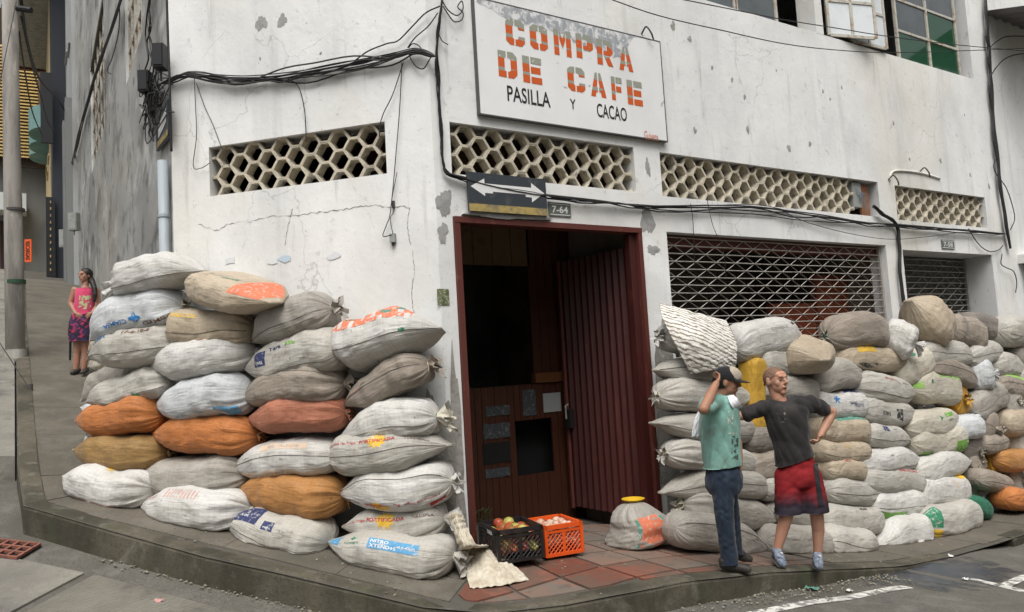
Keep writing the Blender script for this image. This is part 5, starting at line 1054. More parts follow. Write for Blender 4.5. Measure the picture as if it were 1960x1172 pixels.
# ------------------------------------------------------------------ crates in the doorway
def crate(name, label, fl, fr, lb_, h, mat):
    ex = fr-fl; ex[2] = 0; Wd = np.linalg.norm(ex); ex /= Wd; ey = lb_-fl; ey[2] = 0; depth = np.linalg.norm(ey); ey /= depth; m_ = ex+ey; m_ /= np.linalg.norm(m_); q_ = ex-ey; q_ /= np.linalg.norm(q_); ex, ey = (m_+q_)/sqrt(2), (m_-q_)/sqrt(2)
    z = float(max(side(*(fl+ey*q+ex*w_)[:2]) for q in (0,depth) for w_ in (0,Wd)))+.006; o = A3(fl[0],fl[1],z); up = A3(0,0,1)
    e = empty(name, o+ex*Wd/2+ey*depth/2, label, 'crate')
    def rail(a, b, t=.011, hh=.014, nm='rail'): 
        d = b-a; l = np.linalg.norm(d); d /= l; n_ = np.cross(d, up); n_ = n_/np.linalg.norm(n_) if np.linalg.norm(n_) > .1 else ex; MB().box((a+b)/2, (d, n_, np.cross(n_, d)), (l/2, t, hh)).build(nm, mat, e)
    C4 = [o, o+ex*Wd, o+ex*Wd+ey*depth, o+ey*depth]
    for k in range(4):
        a, b = C4[k], C4[(k+1)%4]; d = (b-a)/np.linalg.norm(b-a); n_ = np.cross(d, up); l = np.linalg.norm(b-a)
        rail(a+up*(h-.016)-d*.012, b+up*(h-.016)+d*.012, .014, .018, 'rim'); rail(a+up*.014, b+up*.014, .009, .014, 'base_rail'); rail(a+up*(h-.055), b+up*(h-.055), .007, .012, 'band')
        MB().box(a+up*h/2, (ex,ey,up), (.014,.014,h/2-.004)).build('corner_post', mat, e)
        mb = MB(); m_ = 3 if l > .45 else 2
        for q in range(1, m_): mb.box(a+d*l*q/m_+up*h*.42, (d,n_,up), (.014,.005,h*.40))
        s = .042; x = -h
        while x < l:
            for sg_ in (1,-1):
                p0 = np.array([x, .02]); p1 = np.array([x+h-.08, h-.06])
                if sg_ < 0: p0[0], p1[0] = l-p0[0], l-p1[0]
                t0 = 0; t1 = 1; dx = p1[0]-p0[0]
                lo, hi = sorted(((0-p0[0])/dx, (l-p0[0])/dx)); t0, t1 = max(0,lo), min(1,hi)
                if t1-t0 > .05:
                    A_, B_ = p0+(p1-p0)*t0, p0+(p1-p0)*t1; mb.tube([a+d*A_[0]+up*A_[1], a+d*B_[0]+up*B_[1]], .0042, 4, False)
            x += s
        mb.build('side_lattice', mat, e)['kind'] = 'stuff'
    mb = MB().add([c+up*.012 for c in C4], [(0,1,2,3)]); mb.build('bottom', mat, e)
    return e, o, ex, ey, Wd, depth
m_cblack = M('crate_black', (.016,.014,.014), .45, [((.05,.04,.035), (9,9,9), .5, .7, .6)], (), .4); m_corange = M('crate_orange', (.72,.095,.012), .45, [((.55,.07,.012), (6,6,6), .5, .7, .5)], (), .4)
ck, o, ex, ey, Wd, dp = crate('crate', 'black plastic lattice crate of mixed fruit in the doorway', hit(957,1096), hit(1045,1090), hit(904,1062), .27, m_cblack)
o1 = o+ey*.16-ex*.016+A3(0,0,.235); V, F_ = text2d('FAIBA', .02); mesh('lettering', [o1+ey*(-x*.035)+A3(0,0,y*.035) for x, y in V], F_, m_pale, ck)
def fruit(name, c, r, mat, label, group, st=(1,1,1)):
    V = IV2*np.array(st)*r; return setp(mesh(name, V+c, IF2, mat, smooth=True), label, 'fruit', group)
ic = bmesh.new(); bmesh.ops.create_icosphere(ic, subdivisions=3, radius=1); IV2 = np.array([v.co[:] for v in ic.verts]); IF2 = [[v.index for v in f.verts] for f in ic.faces]; ic.free()
m_mango = M('mango_skin', (.22,.17,.04), .35, [((.36,.05,.03), (9,9,9), .36, .54, .95)], (), .5, local=True); m_tom = M('tomato_skin', (.42,.09,.04), .3, [((.46,.20,.06), (8,8,8), .45, .6, .8)], (), .5, local=True); m_ygr = M('pale_fruit_skin', (.48,.43,.12), .4, [((.30,.30,.06), (8,8,8), .45, .6, .7)], (), .5, local=True)
r_ = random.Random(3)
for i in range(4):
    for j in range(5):
        for lv in (0,1):
            if lv == 1 and (i in (0,3) and j in (0,4)): continue
            c = o+ex*(.055+(Wd-.11)/3*i+r_.uniform(-.01,.01))+ey*(.06+(dp-.12)/4*j+r_.uniform(-.01,.01))+A3(0,0,(.09 if lv == 0 else .195)+.035*(lv and 1 <= i <= 2)+r_.uniform(-.01,.015))
            k = (i+2*j+lv) % 4; fruit(('mango','tomato','mango','lemon')[k], c, .047, (m_mango,m_tom,m_mango,m_ygr)[k], ('red and green mango in the black crate','orange red tomato in the black crate','red and green mango in the black crate','yellow green lemon in the black crate')[k], ('mangoes','tomatoes','mangoes','lemons')[k]+' in the black crate', (1.0,1.15,.95))
co, o, ex, ey, Wd, dp = crate('crate', 'bright orange plastic lattice crate of onions behind the black crate', hit(1047,1075), hit(1121,1069), hit(996,1054), .265, m_corange)
m_onion = M('onion_skin', (.50,.30,.20), .45, [((.62,.52,.42), (10,10,10), .45, .6, .8), ((.40,.14,.10), (6,6,6), .52, .65, .7)], (), .4, local=True)
for i in range(4):
    for j in range(5):
        for lv in (0,1):
            c = o+ex*(.055+(Wd-.11)/3*i+r_.uniform(-.01,.01))+ey*(.055+(dp-.11)/4*j+r_.uniform(-.01,.01))+A3(0,0,(.10 if lv == 0 else .205)+r_.uniform(-.015,.02)); fruit('onion', c, .042, m_onion, 'pinkish onion in the bright orange crate', 'onions in the orange crate')
# green stalks behind the black crate
mb = MB()
b_ = hit(925,1030)
e = empty('leafy_stalks', b_, 'few green leek stalks sticking up behind the black crate', 'stalks')
for k in range(7):
    p = b_+A3(random.uniform(-.1,.1),random.uniform(-.05,.05),.15); MB().tube(spline([p, p+A3(random.uniform(-.05,.05),-.02,.07), p+A3(random.uniform(-.13,.1),-.05,.13)], 8), [.006]*7+[.002] if False else .005, 4).build('stalk', M('leek_green', (.05,.085,.028), .7), e)
# ------------------------------------------------------------------ cloths and the slumped sack
def sheet(name, rows, mat, label, cat, nu=40, nv=40, amp=.012, seed=0, fr=(9,7), thick=.004, extra=None):
    rg = np.random.default_rng(seed); R_ = np.array([spline(r, nv)[:nv] if len(r) > 2 else spline(r, nv) for r in rows]); G = np.stack([spline(R_[:,j], nu) for j in range(R_.shape[1])], 1)
    a = np.linspace(0,1,G.shape[0])[:,None]; b = np.linspace(0,1,G.shape[1])[None]
    N_ = np.cross(np.gradient(G,axis=0), np.gradient(G,axis=1)); N_ /= np.linalg.norm(N_,axis=-1)[...,None]+1e-9
    d = 0
    for k in range(7):
        f1, f2 = rg.uniform(-fr[0],fr[0]), rg.uniform(-fr[1],fr[1]); d = d+rg.uniform(.4,1)*np.abs(np.sin(pi*(f1*a+f2*b)+rg.uniform(0,6)))
    d = (d-d.mean())*amp
    if extra is not None: d = d+extra(a,b)
    o_ = MB().grid(G+N_*d[...,None]).build(name, mat, smooth=True); md = o_.modifiers.new('thickness','SOLIDIFY'); md.thickness = thick
    return setp(o_, label, cat)
def depth_pt(px, py, y_d): d = ray(px, py); return CAM+d*y_d
dk = (oA(866,993,.36)-CAM)@CF; g1 = (hit(950,1118)-CAM)@CF
m_cloth = M('cream_cloth', (.54,.485,.385), .85, [((.33,.26,.17), (7,7,7), .45, .66, .7), ((.40,.34,.25), (30,30,30), .52, .64, .6), ((.74,.70,.60), (12,12,12), .5, .65, .5)], [((60,60,60), .3, .004)], .2)
def gpt(px, py, up=.02): p = hit(px, py); return p+A3(0,0,up)
rows = [[depth_pt(858,985,dk-.05),depth_pt(872,982,dk-.12),depth_pt(888,988,dk-.05)],[depth_pt(868,1015,dk-.12),depth_pt(880,1012,dk-.2),depth_pt(893,1010,dk-.1)],[depth_pt(880,1050,dk-.22),depth_pt(895,1046,dk-.3),depth_pt(915,1044,dk-.2)],
        [gpt(888,1085,.10),gpt(915,1078,.14),gpt(948,1070,.10)],[gpt(893,1108,.03),gpt(940,1100,.09),gpt(985,1094,.05)],[gpt(900,1130,.012),gpt(955,1128,.02),gpt(1016,1112,.012)]]
sheet('empty_sack', rows, m_cloth, 'empty cream sack trailing from the flour sack onto the tiles', 'cloth', 60, 50, amp=.0075, seed=4, fr=(15,11))
m_frayed = M('frayed_white_weave', (.72,.70,.65), .9, [((.50,.46,.39), (6,6,6), .45, .65, .5)], [((12,30,12), .3, .008)], .2)
tn = m_frayed.node_tree; bs = tn.nodes['Principled BSDF']; src = bs.inputs['Base Color'].links[0].from_socket
mp2 = tn.nodes.new('ShaderNodeMapping'); mp2.inputs['Rotation'].default_value = (0,radians(-24),0); gg = tn.nodes.new('ShaderNodeNewGeometry'); wv = tn.nodes.new('ShaderNodeTexWave'); wv.bands_direction = 'Z'
wv.inputs['Scale'].default_value = 7.0; wv.inputs['Distortion'].default_value = 5.0; wv.inputs['Detail'].default_value = 4; wv.inputs['Detail Scale'].default_value = 2.2
rr2 = tn.nodes.new('ShaderNodeMapRange'); rr2.inputs['From Min'].default_value = .62; rr2.inputs['From Max'].default_value = .86; rr2.inputs['To Max'].default_value = .85
mx = tn.nodes.new('ShaderNodeMix'); mx.data_type = 'RGBA'; mx.inputs[7].default_value = (.15,.115,.08,1)
tn.links.new(gg.outputs['Position'], mp2.inputs['Vector']); tn.links.new(mp2.outputs[0], wv.inputs['Vector']); tn.links.new(wv.outputs['Fac'], rr2.inputs['Value']); tn.links.new(rr2.outputs[0], mx.inputs[0]); tn.links.new(src, mx.inputs[6]); tn.links.new(mx.outputs[2], bs.inputs['Base Color'])
rows = [[oB(1262,580,.30),oB(1325,598,.40),oB(1392,616,.36)],[oB(1266,605,.52),oB(1335,618,.66),oB(1404,640,.60)],[oB(1283,642,.66),oB(1345,648,.80),oB(1412,664,.74)],[oB(1304,682,.70),oB(1360,684,.84),oB(1411,686,.78)],[oB(1322,716,.70),oB(1366,708,.82),oB(1408,703,.76)]]
sheet('draped_cloth', rows, m_frayed, 'frayed white woven cloth draped over the first stack', 'cloth', 70, 60, .0035, 9, (9,7), .006, lambda a,b: .004*np.abs(np.sin(pi*(a*15+b*3+.6*np.sin(b*9)))))
# slumped sack right of the doorway
pc = hit(1238,1052)+A3(.02,.14,0); zz = float(side(pc[0],pc[1]))
ss = make_sack(pc+A3(0,0,zz-pc[2]+.01), pc+A3(-.02,.02,zz-pc[2]+.41), .30, .27, 'oT', 'grey', 'slumped half empty sack with orange and green print right of the door', group='sacks piled right of the doorway', out=NB, n=2.6, frl=.10, prints=[('b','orange',.06,.74,-.55,.30),('b','teal',.06,.70,.30,.46),('b','teal',.06,.70,-.72,-.55),('c','teal',.34,.75,.055,2,.2),('c','white',.34,.75,.04,2,.2,.0024)])
c = WL[ss.name]
bw = c+A3(.03,.04,.185); n = 28; th = np.linspace(0,2*pi,n,endpoint=False); prof = [(.05,0),(.062,.004),(.09,.025),(.110,.038),(.112,.042),(.107,.041),(.086,.028),(.057,.009)]
G = np.array([[bw+A3(r*cos(t),r*sin(t),z_) for t in th] for r, z_ in prof]); mb = MB().grid(G, closed=True); mb.add(G[-1], [tuple(range(n))]); mb.add(G[0], [tuple(range(n-1,-1,-1))])
setp(mb.build('bowl', M('yellow_plastic', (.62,.38,.02), .4), smooth=True), 'shallow yellow plastic bowl on the slumped sack', 'bowl')
# white plastic tail on the fifth stack
rows = [[oB(1828,806,.52),oB(1832,790,.54)],[oB(1848,806,.60),oB(1850,792,.60)],[oB(1866,800,.66),oB(1866,793,.66)],[oB(1878,800,.68),oB(1878,794,.68)]]
sheet('plastic_scrap', rows, M('white_plastic', (.72,.74,.76), .4), 'white plastic scrap hanging off the fifth stack', 'plastic scrap', 16, 10, .006, 3)
# litter
for k, (px, py, f_, mt, lab, r) in enumerate(((1805,1020,side,'red','crumpled red sweet wrapper by the far sacks',.035),(1818,1066,street,'white','flat white paper scrap on the asphalt by the ramp',.04),(1625,1132,street,'white','small white scrap in the gutter beyond the kerb end',.03),(1555,1128,street,'teal','tangle of green twine in the gutter',.05),(1848,1110,street,'white','small white scrap beside the far road line',.03),(305,1152,street,'pink','pink wrapper on the grooved concrete',.03))):
    p = hit(px, py, 0, f_); rg = np.random.default_rng(k); pts = []
    for i in range(5):
        for j in range(5): pts.append(p+A3((i-2)*r*.5, (j-2)*r*.4, .006+abs(rg.normal(0,.007))+float(f_(p[0]+(i-2)*r*.5,p[1]+(j-2)*r*.4)-f_(p[0],p[1]))))
    setp(MB().grid(np.array(pts).reshape(5,5,3)).build('litter', INK[mt]), lab, 'litter')
# ------------------------------------------------------------------ people
HR = A3(CR[0],CR[1],0); HR /= np.linalg.norm(HR); HF = A3(-HR[1],HR[0],0); UP = A3(0,0,1)
if HF@CF < 0: HF = -HF
class Soft:
    """overlapping rounded volumes fused into one continuous skin"""
    def __init__(s): s.mb = MB()
    def ell(s, c, r, ax=None):
        ax = ax if ax is not None else (HR, HF, UP); V = IV2[:,0:1]*ax[0]*r[0]+IV2[:,1:2]*ax[1]*r[1]+IV2[:,2:3]*ax[2]*r[2]; s.mb.add(V+c, IF2); return s
    def chain(s, pts):
        P = np.array([p for p, _ in pts]); r = np.array([q for _, q in pts])
        for k in range(len(P)-1):
            n = max(2, int(np.linalg.norm(P[k+1]-P[k])/(.30*min(r[k],r[k+1]))))
            for t in np.linspace(0,1,n): t2 = t; s.ell(P[k]*(1-t2)+P[k+1]*t2, [r[k]*(1-t2)+r[k+1]*t2]*3)
        return s
    def loft(s, rings, ax=(None,None), n=28):                  # rings: (centre, half width, half depth)
        a, b = ax[0] if ax[0] is not None else HR, ax[1] if ax[1] is not None else HF; th = np.linspace(0,2*pi,n,endpoint=False)
        C = np.array([np.concatenate([r[0],[r[1],r[2]]]) for r in rings]); Q = spline(C, 6*len(rings))
        G = np.array([q[:3]+a*(q[3]*np.sign(np.cos(th))*np.abs(np.cos(th))**.85)[:,None]+b*(q[4]*np.sign(np.sin(th))*np.abs(np.sin(th))**.85)[:,None] for q in Q])
        s.mb.grid(G, closed=True); m_ = len(Q); s.mb.add(G[0], [tuple(range(n-1,-1,-1))]); s.mb.add(G[-1], [tuple(range(n))]); return s
    def done(s, name, mat, parent=None, vox=.007, smooth=4, cuts=(), wr=0, seed=0, loc=None, fine=28):
        me = bpy.data.meshes.new('tmp'); me.from_pydata(np.concatenate(s.mb.V).tolist(), [], s.mb.F); o = bpy.data.objects.new('tmp', me); COL.objects.link(o)
        r = o.modifiers.new('r','REMESH'); r.mode = 'VOXEL'; r.voxel_size = vox
        if smooth: q = o.modifiers.new('s','SMOOTH'); q.iterations = smooth; q.factor = .5
        me2 = bpy.data.meshes.new_from_object(o.evaluated_get(bpy.context.evaluated_depsgraph_get())); bpy.data.objects.remove(o); bpy.data.meshes.remove(me)
        bm = bmesh.new(); bm.from_mesh(me2); bpy.data.meshes.remove(me2)
        if wr:
            bm.normal_update(); rg = np.random.default_rng(seed); K_ = [(rg.normal(0,1,3)*np.array([1,1,.6])*fine*rg.uniform(.5,1.3), rg.uniform(0,6)) for _ in range(7)]
            for v in bm.verts:
                c = np.array(v.co); w1 = sin(c@K_[0][0]*.5+K_[0][1]); d = sum(abs(sin(c@k_+p_+1.2*w1)) for k_, p_ in K_[1:4])/3-.6+.35*sum(sin(c@k_*1.7+p_) for k_, p_ in K_[4:])/3
                v.co += v.normal*(wr*d)
        for co, no in cuts: bmesh.ops.bisect_plane(bm, geom=bm.verts[:]+bm.edges[:]+bm.faces[:], plane_co=co.tolist(), plane_no=no.tolist(), clear_outer=True)
        if cuts:
            es = [e for e in bm.edges if e.is_boundary]; r_ = bmesh.ops.extrude_edge_only(bm, edges=es); cen = None
            for v in [g for g in r_['geom'] if isinstance(g, bmesh.types.BMVert)]: v.co -= v.normal*.012
        V = np.array([v.co[:] for v in bm.verts]); bm.verts.index_update(); F = [[v.index for v in f.verts] for f in bm.faces]; bm.free()
        return mesh(name, V, F, mat, parent, loc, smooth=True)
def skinm(n, c): return M('skin_'+n, c, .55, [(tuple(x*.78 for x in c), (14,14,14), .45, .65, .5), ((c[0]*1.05,c[1]*.82,c[2]*.78), (8,8,8), .5, .68, .5)], [((120,120,120), .12, .002)], .4)
def cloth(n, c, layers=(), bump=.3): return M('cloth_'+n, c, .9, [(tuple(x*.70 for x in c), (7,7,7), .45, .66, .5), *layers], [((40,40,25), bump, .008), ((200,200,200), .25, .002)], .15, sheen=.15)
m_hair = M('black_hair', (.012,.010,.009), .5, [((.03,.024,.02), (60,60,8), .5, .65, .6)], [((120,120,15), .5, .006)], .4)
m_brow = M('eyebrow_brown', (.07,.04,.028), .8); m_eye = M('eye_dark', (.012,.010,.009), .25, (), (), .5); m_eyew = M('eye_white', (.34,.29,.26), .4); m_lip = M('lip', (.27,.115,.09), .5); m_mouth = M('mouth_dark', (.05,.015,.013), .6)
def head(S, c, f, k=1.0):
    f = f/np.linalg.norm(f); sd = np.cross(f, UP); sd /= np.linalg.norm(sd); u = np.cross(sd, f); ax = (sd, f, u)
    S.ell(c+u*.018*k-f*.012*k, (.077*k,.097*k,.093*k), ax).ell(c-u*.042*k+f*.022*k, (.058*k,.066*k,.066*k), ax).ell(c-u*.092*k+f*.060*k, (.026*k,.022*k,.022*k), ax)
    S.ell(c+f*.080*k+u*.030*k, (.052*k,.015*k,.012*k), ax).ell(c+f*.054*k+u*.044*k, (.056*k,.028*k,.034*k), ax).ell(c+f*.052*k-u*.052*k, (.040*k,.034*k,.044*k), ax)
    S.chain([(c+f*.088*k+u*.012*k, .010*k), (c+f*.104*k-u*.016*k, .013*k)]).ell(c+f*.094*k-u*.022*k, (.019*k,.012*k,.010*k), ax)
    for q in (-1,1): S.ell(c+sd*q*.040*k+f*.050*k-u*.020*k, (.022*k,.024*k,.030*k), ax).ell(c+sd*q*.078*k-f*.012*k-u*.006*k, (.010*k,.020*k,.033*k), ax)
    S.ell(c+f*.083*k-u*.054*k, (.025*k,.012*k,.010*k), ax)
    return sd, f, u
def face(body, c, fr, k=1.0, mouth=False):
    sd, f, u = fr; ax = (sd, f, u)
    for q in (-1,1):
        p = c+sd*q*.033*k+f*.0795*k+u*.010*k; V = IV2[:,0:1]*sd*.012*k+IV2[:,1:2]*f*.006*k+IV2[:,2:3]*u*.005*k; mesh('eye', V+p, IF2, m_eyew, body, smooth=True)
        V = IV2[:,0:1]*sd*.0055*k+IV2[:,1:2]*f*.003*k+IV2[:,2:3]*u*.0048*k; mesh('iris', V+p+f*.0045*k, IF2, m_eye, body, smooth=True)
        MB().tube(spline([p+u*.020*k-sd*q*.016*k+f*.008*k, p+u*.025*k+f*.009*k, p+u*.018*k+sd*q*.020*k-f*.004*k], 8), .0028*k, 5).build('eyebrow', m_brow, body)
    V = IV2[:,0:1]*sd*.024*k+IV2[:,1:2]*f*.008*k+IV2[:,2:3]*u*(.013 if mouth else .0075)*k
    mesh('lips', V+c+f*.0815*k-u*.056*k, IF2, m_lip, body, smooth=True)
    if mouth:
        V = IV2[:,0:1]*sd*.018*k+IV2[:,1:2]*f*.0055*k+IV2[:,2:3]*u*.0085*k; mesh('mouth', V+c+f*.0860*k-u*.056*k, IF2, m_mouth, body, smooth=True)
def hand(S, w, d, pn, k=1.0, curl=.5):
    """wrist, direction of the fingers, palm normal"""
    d = d/np.linalg.norm(d); pn = pn-d*(pn@d); pn /= np.linalg.norm(pn); sd = np.cross(d, pn)
    S.ell(w+d*.045*k, (.038*k,.048*k,.017*k), (sd, d, pn)); S.chain([(w-d*.01*k,.027*k),(w+d*.02*k,.026*k)])
    for q, L_ in ((-1.5,.066),(-.5,.078),(.5,.080),(1.5,.070)):
        b = w+d*.082*k+sd*q*.0195*k; m1 = b+(d*cos(curl*.6)+pn*sin(curl*.6))*L_*.5*k; m2 = m1+(d*cos(curl*1.7)+pn*sin(curl*1.7))*L_*.55*k
        S.chain([(b-d*.02*k,.0095*k),(m1,.0088*k),(m2,.0075*k)])
    b = w+d*.025*k-sd*.032*k; m1 = b+(d*.7-sd*.7)*.035*k+pn*.008*k; S.chain([(b,.013*k),(m1,.011*k),(m1+(d*.9-sd*.2+pn*.4)*.032*k,.009*k)])
def frame(px, py):
    b = hit(px, py); d0 = (b-CAM)@HF
    def J(x, y, d=0.0): r = ray(x, y); return CAM+r*((d0+d)/(r@HF))
    sc = np.linalg.norm(J(1000,600)-J(1001,600)); return b, J, sc
# --- man in the teal shirt and cap
b, J, sc = frame(1404,1092)
sk1 = skinm('tan', (.36,.185,.115)); fd = HR*.93-HF*.22-UP*.20
S = Soft(); hc = J(1391,731,-.02); fr = head(S, hc, fd, 1.06)
S.chain([(hc-UP*.06-HR*.025,.055),(J(1378,760,.0),.060),(J(1377,775,.0),.09)])
S.loft([(J(1378,770),.11,.13),(J(1378,800),.13,.14),(J(1381,850),.12,.11),(J(1384,893),.105,.10),(J(1385,925),.10,.10)])
sh, el, wr_ = J(1362,772,-.15), J(1347,783,-.36), J(1370,736,-.20)
S.chain([(sh,.060),(sh*.5+el*.5,.052),(el,.042),(el*.55+wr_*.45,.042),(wr_,.029)]); hand(S, wr_, J(1379,722,-.13)-wr_, -HR-HF*.3, .92, .9)
sh2, el2, wr2 = J(1390,775,.14), J(1411,845,.17), J(1416,886,.05)
S.chain([(sh2,.058),(el2,.042),(wr2,.028)]); hand(S, wr2, J(1417,905,.02)-wr2, HR*-1+HF*.2, .95, .7)
for hp, kn, an in ((J(1384,925,-.07),J(1388,990,-.10),J(1396,1078,-.10)),(J(1386,925,.08),J(1399,990,.13),J(1407,1064,.20))): S.chain([(hp,.070),(kn,.050),(an,.038)])
man = S.done('person', sk1, None, .0055, 5); setp(man, 'man in teal T-shirt, jeans and cap holding his hand to his ear', 'person')
face(man, hc, fr, 1.06)
m_teal = cloth('teal', (.21,.40,.345), [((.16,.24,.20), (5,5,5), .50, .68, .8), ((.34,.50,.44), (9,9,9), .55, .7, .5)])
S = Soft(); S.loft([(J(1381,757,.0),.060,.060),(J(1379,764),.095,.13),(J(1377,774),.135,.17),(J(1377,805),.158,.175),(J(1379,845),.158,.150),(J(1382,880),.150,.145),(J(1385,915),.146,.14)])
q = sh*.45+el*.55; S.chain([(J(1372,773,-.08),.085),(sh,.080),(q,.070),(sh*.25+el*.75,.066)]); S.chain([(J(1384,773,.08),.082),(sh2,.076),(sh2*.6+el2*.4,.066),(sh2*.45+el2*.55,.062)])
sd_ = (el-sh)/np.linalg.norm(el-sh); s2 = (el2-sh2)/np.linalg.norm(el2-sh2)
hem = J(1384,892); S.done('t_shirt', m_teal, man, .009, 5, [(hem, A3(0,0,-1)+HR*.06), (J(1382,756), UP+HR*.25)], .018, 5, fine=22)
# shirt prints
def decal(obj, plane_pts, mat, name, nx=16, ny=14, lift=.0025, toward=None):
    from mathutils.bvhtree import BVHTree
    bvh = BVHTree.FromPolygons([tuple(v.co) for v in obj.data.vertices], [tuple(p.vertices) for p in obj.data.polygons]); o_ = WL[obj.name]; out = []
    c = [np.array(p) for p in plane_pts]
    for i in range(nx):
        for j in range(ny):
            a, d = i/(nx-1), j/(ny-1); P = (c[0]*(1-a)+c[1]*a)*(1-d)+(c[3]*(1-a)+c[2]*a)*d; dr = P-CAM; dr /= np.linalg.norm(dr)
            h_ = bvh.ray_cast(Vector((CAM-o_).tolist()), Vector(dr.tolist()))
            out.append((np.array(h_[0])+o_+np.array(h_[1])*lift) if h_[0] is not None else P)
    return MB().grid(np.array(out).reshape(nx,ny,3)).build(name, mat, obj.parent)
def pm(name, c, sc, lo, hi):
    m = M(name, c, .9); t = m.node_tree; b_ = t.nodes['Principled BSDF']; g = t.nodes.new('ShaderNodeNewGeometry'); n = t.nodes.new('ShaderNodeTexNoise'); n.inputs['Scale'].default_value = sc; n.inputs['Detail'].default_value = 3
    r = t.nodes.new('ShaderNodeMapRange'); r.inputs['From Min'].default_value = lo; r.inputs['From Max'].default_value = hi; t.links.new(g.outputs['Position'], n.inputs['Vector']); t.links.new(n.outputs['Fac'], r.inputs['Value']); t.links.new(r.outputs[0], b_.inputs['Alpha']); return m
def tshirt_of(p): return [c for c in p.children if c.name.startswith(('t_shirt','vest_top'))][0]
ts = tshirt_of(man)
m_printk = pm('shirt_print_dark', (.07,.10,.09), 38, .50, .56); m_printw = pm('shirt_print_pale', (.50,.57,.50), 42, .52, .58)
decal(ts, [J(1400,835),J(1413,835),J(1413,880),J(1400,880)], m_printk, 'shirt_print'); decal(ts, [J(1391,786),J(1404,790),J(1407,815),J(1393,812)], m_printw, 'shirt_print'); decal(ts, [J(1394,828),J(1410,829),J(1410,832),J(1394,831)], m_printw, 'shirt_print', 12, 3)
m_jean = cloth('denim', (.018,.028,.046), [((.050,.068,.092), (6,6,3), .52, .70, .8), ((.015,.022,.034), (9,9,4), .5, .68, .7)], .45)
S = Soft(); S.loft([(J(1384,884),.112,.105),(J(1385,906),.142,.145),(J(1385,928),.150,.155),(J(1386,945),.115,.14)])
for hp, kn, an in ((J(1383,925,-.06),J(1387,992,-.10),J(1397,1080,-.10)),(J(1387,925,.07),J(1399,990,.13),J(1407,1066,.20))): S.chain([(hp,.098),(kn,.074),(an+(kn-an)*.3,.068),(an,.073)])
S.done('jeans', m_jean, man, .009, 4, [(J(1397,1079,-.1), A3(0,0,-1))], .010, 6, fine=40)
m_shoe = M('black_leather', (.030,.027,.024), .5, [((.07,.06,.05), (12,12,12), .5, .65, .6)], [((50,50,50), .3, .003)], .4)
for h_, t_ in ((J(1386,1084,-.10),J(1431,1090,-.13)),(J(1410,1066,.21),J(1434,1070,.21))):
    S = Soft(); S.chain([(h_+UP*.012,.040),(h_*.6+t_*.4+UP*.010,.040),(t_+UP*.0,.032)]); S.chain([(h_+UP*.04,.042),(h_*.7+t_*.3+UP*.03,.044)]); zb = min(h_[2],t_[2])-.020
    S.done('shoe', m_shoe, man, .007, 3, [(A3(0,0,zb), A3(0,0,-1))])
sd, f, u = fr; m_cap = cloth('cap_black', (.018,.018,.020)); m_capf = cloth('cap_beige', (.42,.36,.28))
S = Soft(); S.ell(hc+u*.036-f*.004, (.095,.117,.094), (sd,f,u)); S.done('cap', m_cap, man, .007, 2, [(hc+u*.030, -u-f*.12)])
S = Soft(); S.ell(hc+u*.048+f*.024, (.086,.094,.088), (sd,f,u)); S.done('cap_front', m_capf, man, .007, 2, [(hc+u*.036, -u), (hc+f*.012, -f)])
th = np.linspace(-1.25,1.25,16); G = np.array([[hc+u*(.036-.018*(1-cos(t))*q-.012*q)+f*(.092*cos(t)*(1+q*.98)+.004)+sd*(.091*sin(t)*(1+.05*q)) for t in th] for q in np.linspace(0,1,6)])
o_ = MB().grid(G).build('cap_brim', m_cap, man, smooth=True); md = o_.modifiers.new('thickness','SOLIDIFY'); md.thickness = .006
S = Soft(); S.ell(hc+u*.0-f*.037, (.087,.083,.080), (sd,f,u)); S.done('hair', m_hair, man, .007, 2, [(hc-f*.012, f)])
rows = [[J(1392,758,-.10),J(1404,756,-.10)],[J(1396,770,-.17),J(1412,764,-.15)],[J(1402,782,-.16),J(1418,774,-.12)],[J(1408,786,-.05),J(1420,779,-.02)]]
o_ = sheet('towel', rows, M('towel_white', (.70,.70,.72), .9), 'white towel hanging round the neck of the man in teal', 'towel', 20, 14, .003, 5, (3,3))
rows = [[J(1336,788,.12),J(1346,780,.14)],[J(1328,808,.10),J(1343,806,.12)],[J(1323,838,.08),J(1339,838,.12)]]
sheet('towel_end', rows, M('towel_white', (.70,.70,.72), .9), 'white cloth end hanging behind the back of the man in teal', 'towel', 16, 14, .005, 6, (3,4))
# --- man in the black T-shirt and red shorts
b, J, sc = frame(1530,1086)
sk2 = skinm('fair', (.48,.26,.175)); fd = HR*.50-HF*.86+UP*.03
S = Soft(); hc = J(1485,729,0); fr = head(S, hc, fd, 1.10)
S.chain([(hc-UP*.06-fd*.02,.060),(J(1490,762,.0),.062),(J(1497,780,0),.065)])
S.loft([(J(1503,782),.14,.08),(J(1508,800),.15,.10),(J(1516,850),.12,.10),(J(1522,890),.11,.10)])
sh, el, wr_ = J(1462,781,.0), J(1420,796,.03), J(1398,797,.20); S.chain([(sh,.052),(el,.043),(wr_,.030)]); hand(S, wr_, HF*.6-HR, -UP*.3-HF, .95, .5)
sh2, el2, wr2 = J(1550,772,.0), J(1593,789,.10), J(1571,833,.02); S.chain([(sh2,.052),((sh2+el2)/2,.047),(el2,.042),(el2*.6+wr2*.4,.043),(wr2,.029)]); hand(S, wr2, J(1564,848,-.03)-wr2, -HR-HF*.2, .95, .8)
legs = ((J(1512,912,0),J(1506,984,-.06),J(1498,1012,-.03),J(1487,1056,-.02)),(J(1545,910,0),J(1563,984,-.04),J(1566,1014,.0),J(1565,1064,.02)))
for hp, kn, cf, an in legs: S.chain([(hp,.075),(kn,.058),(cf,.054),(cf*.4+an*.6,.040),(an,.034)])
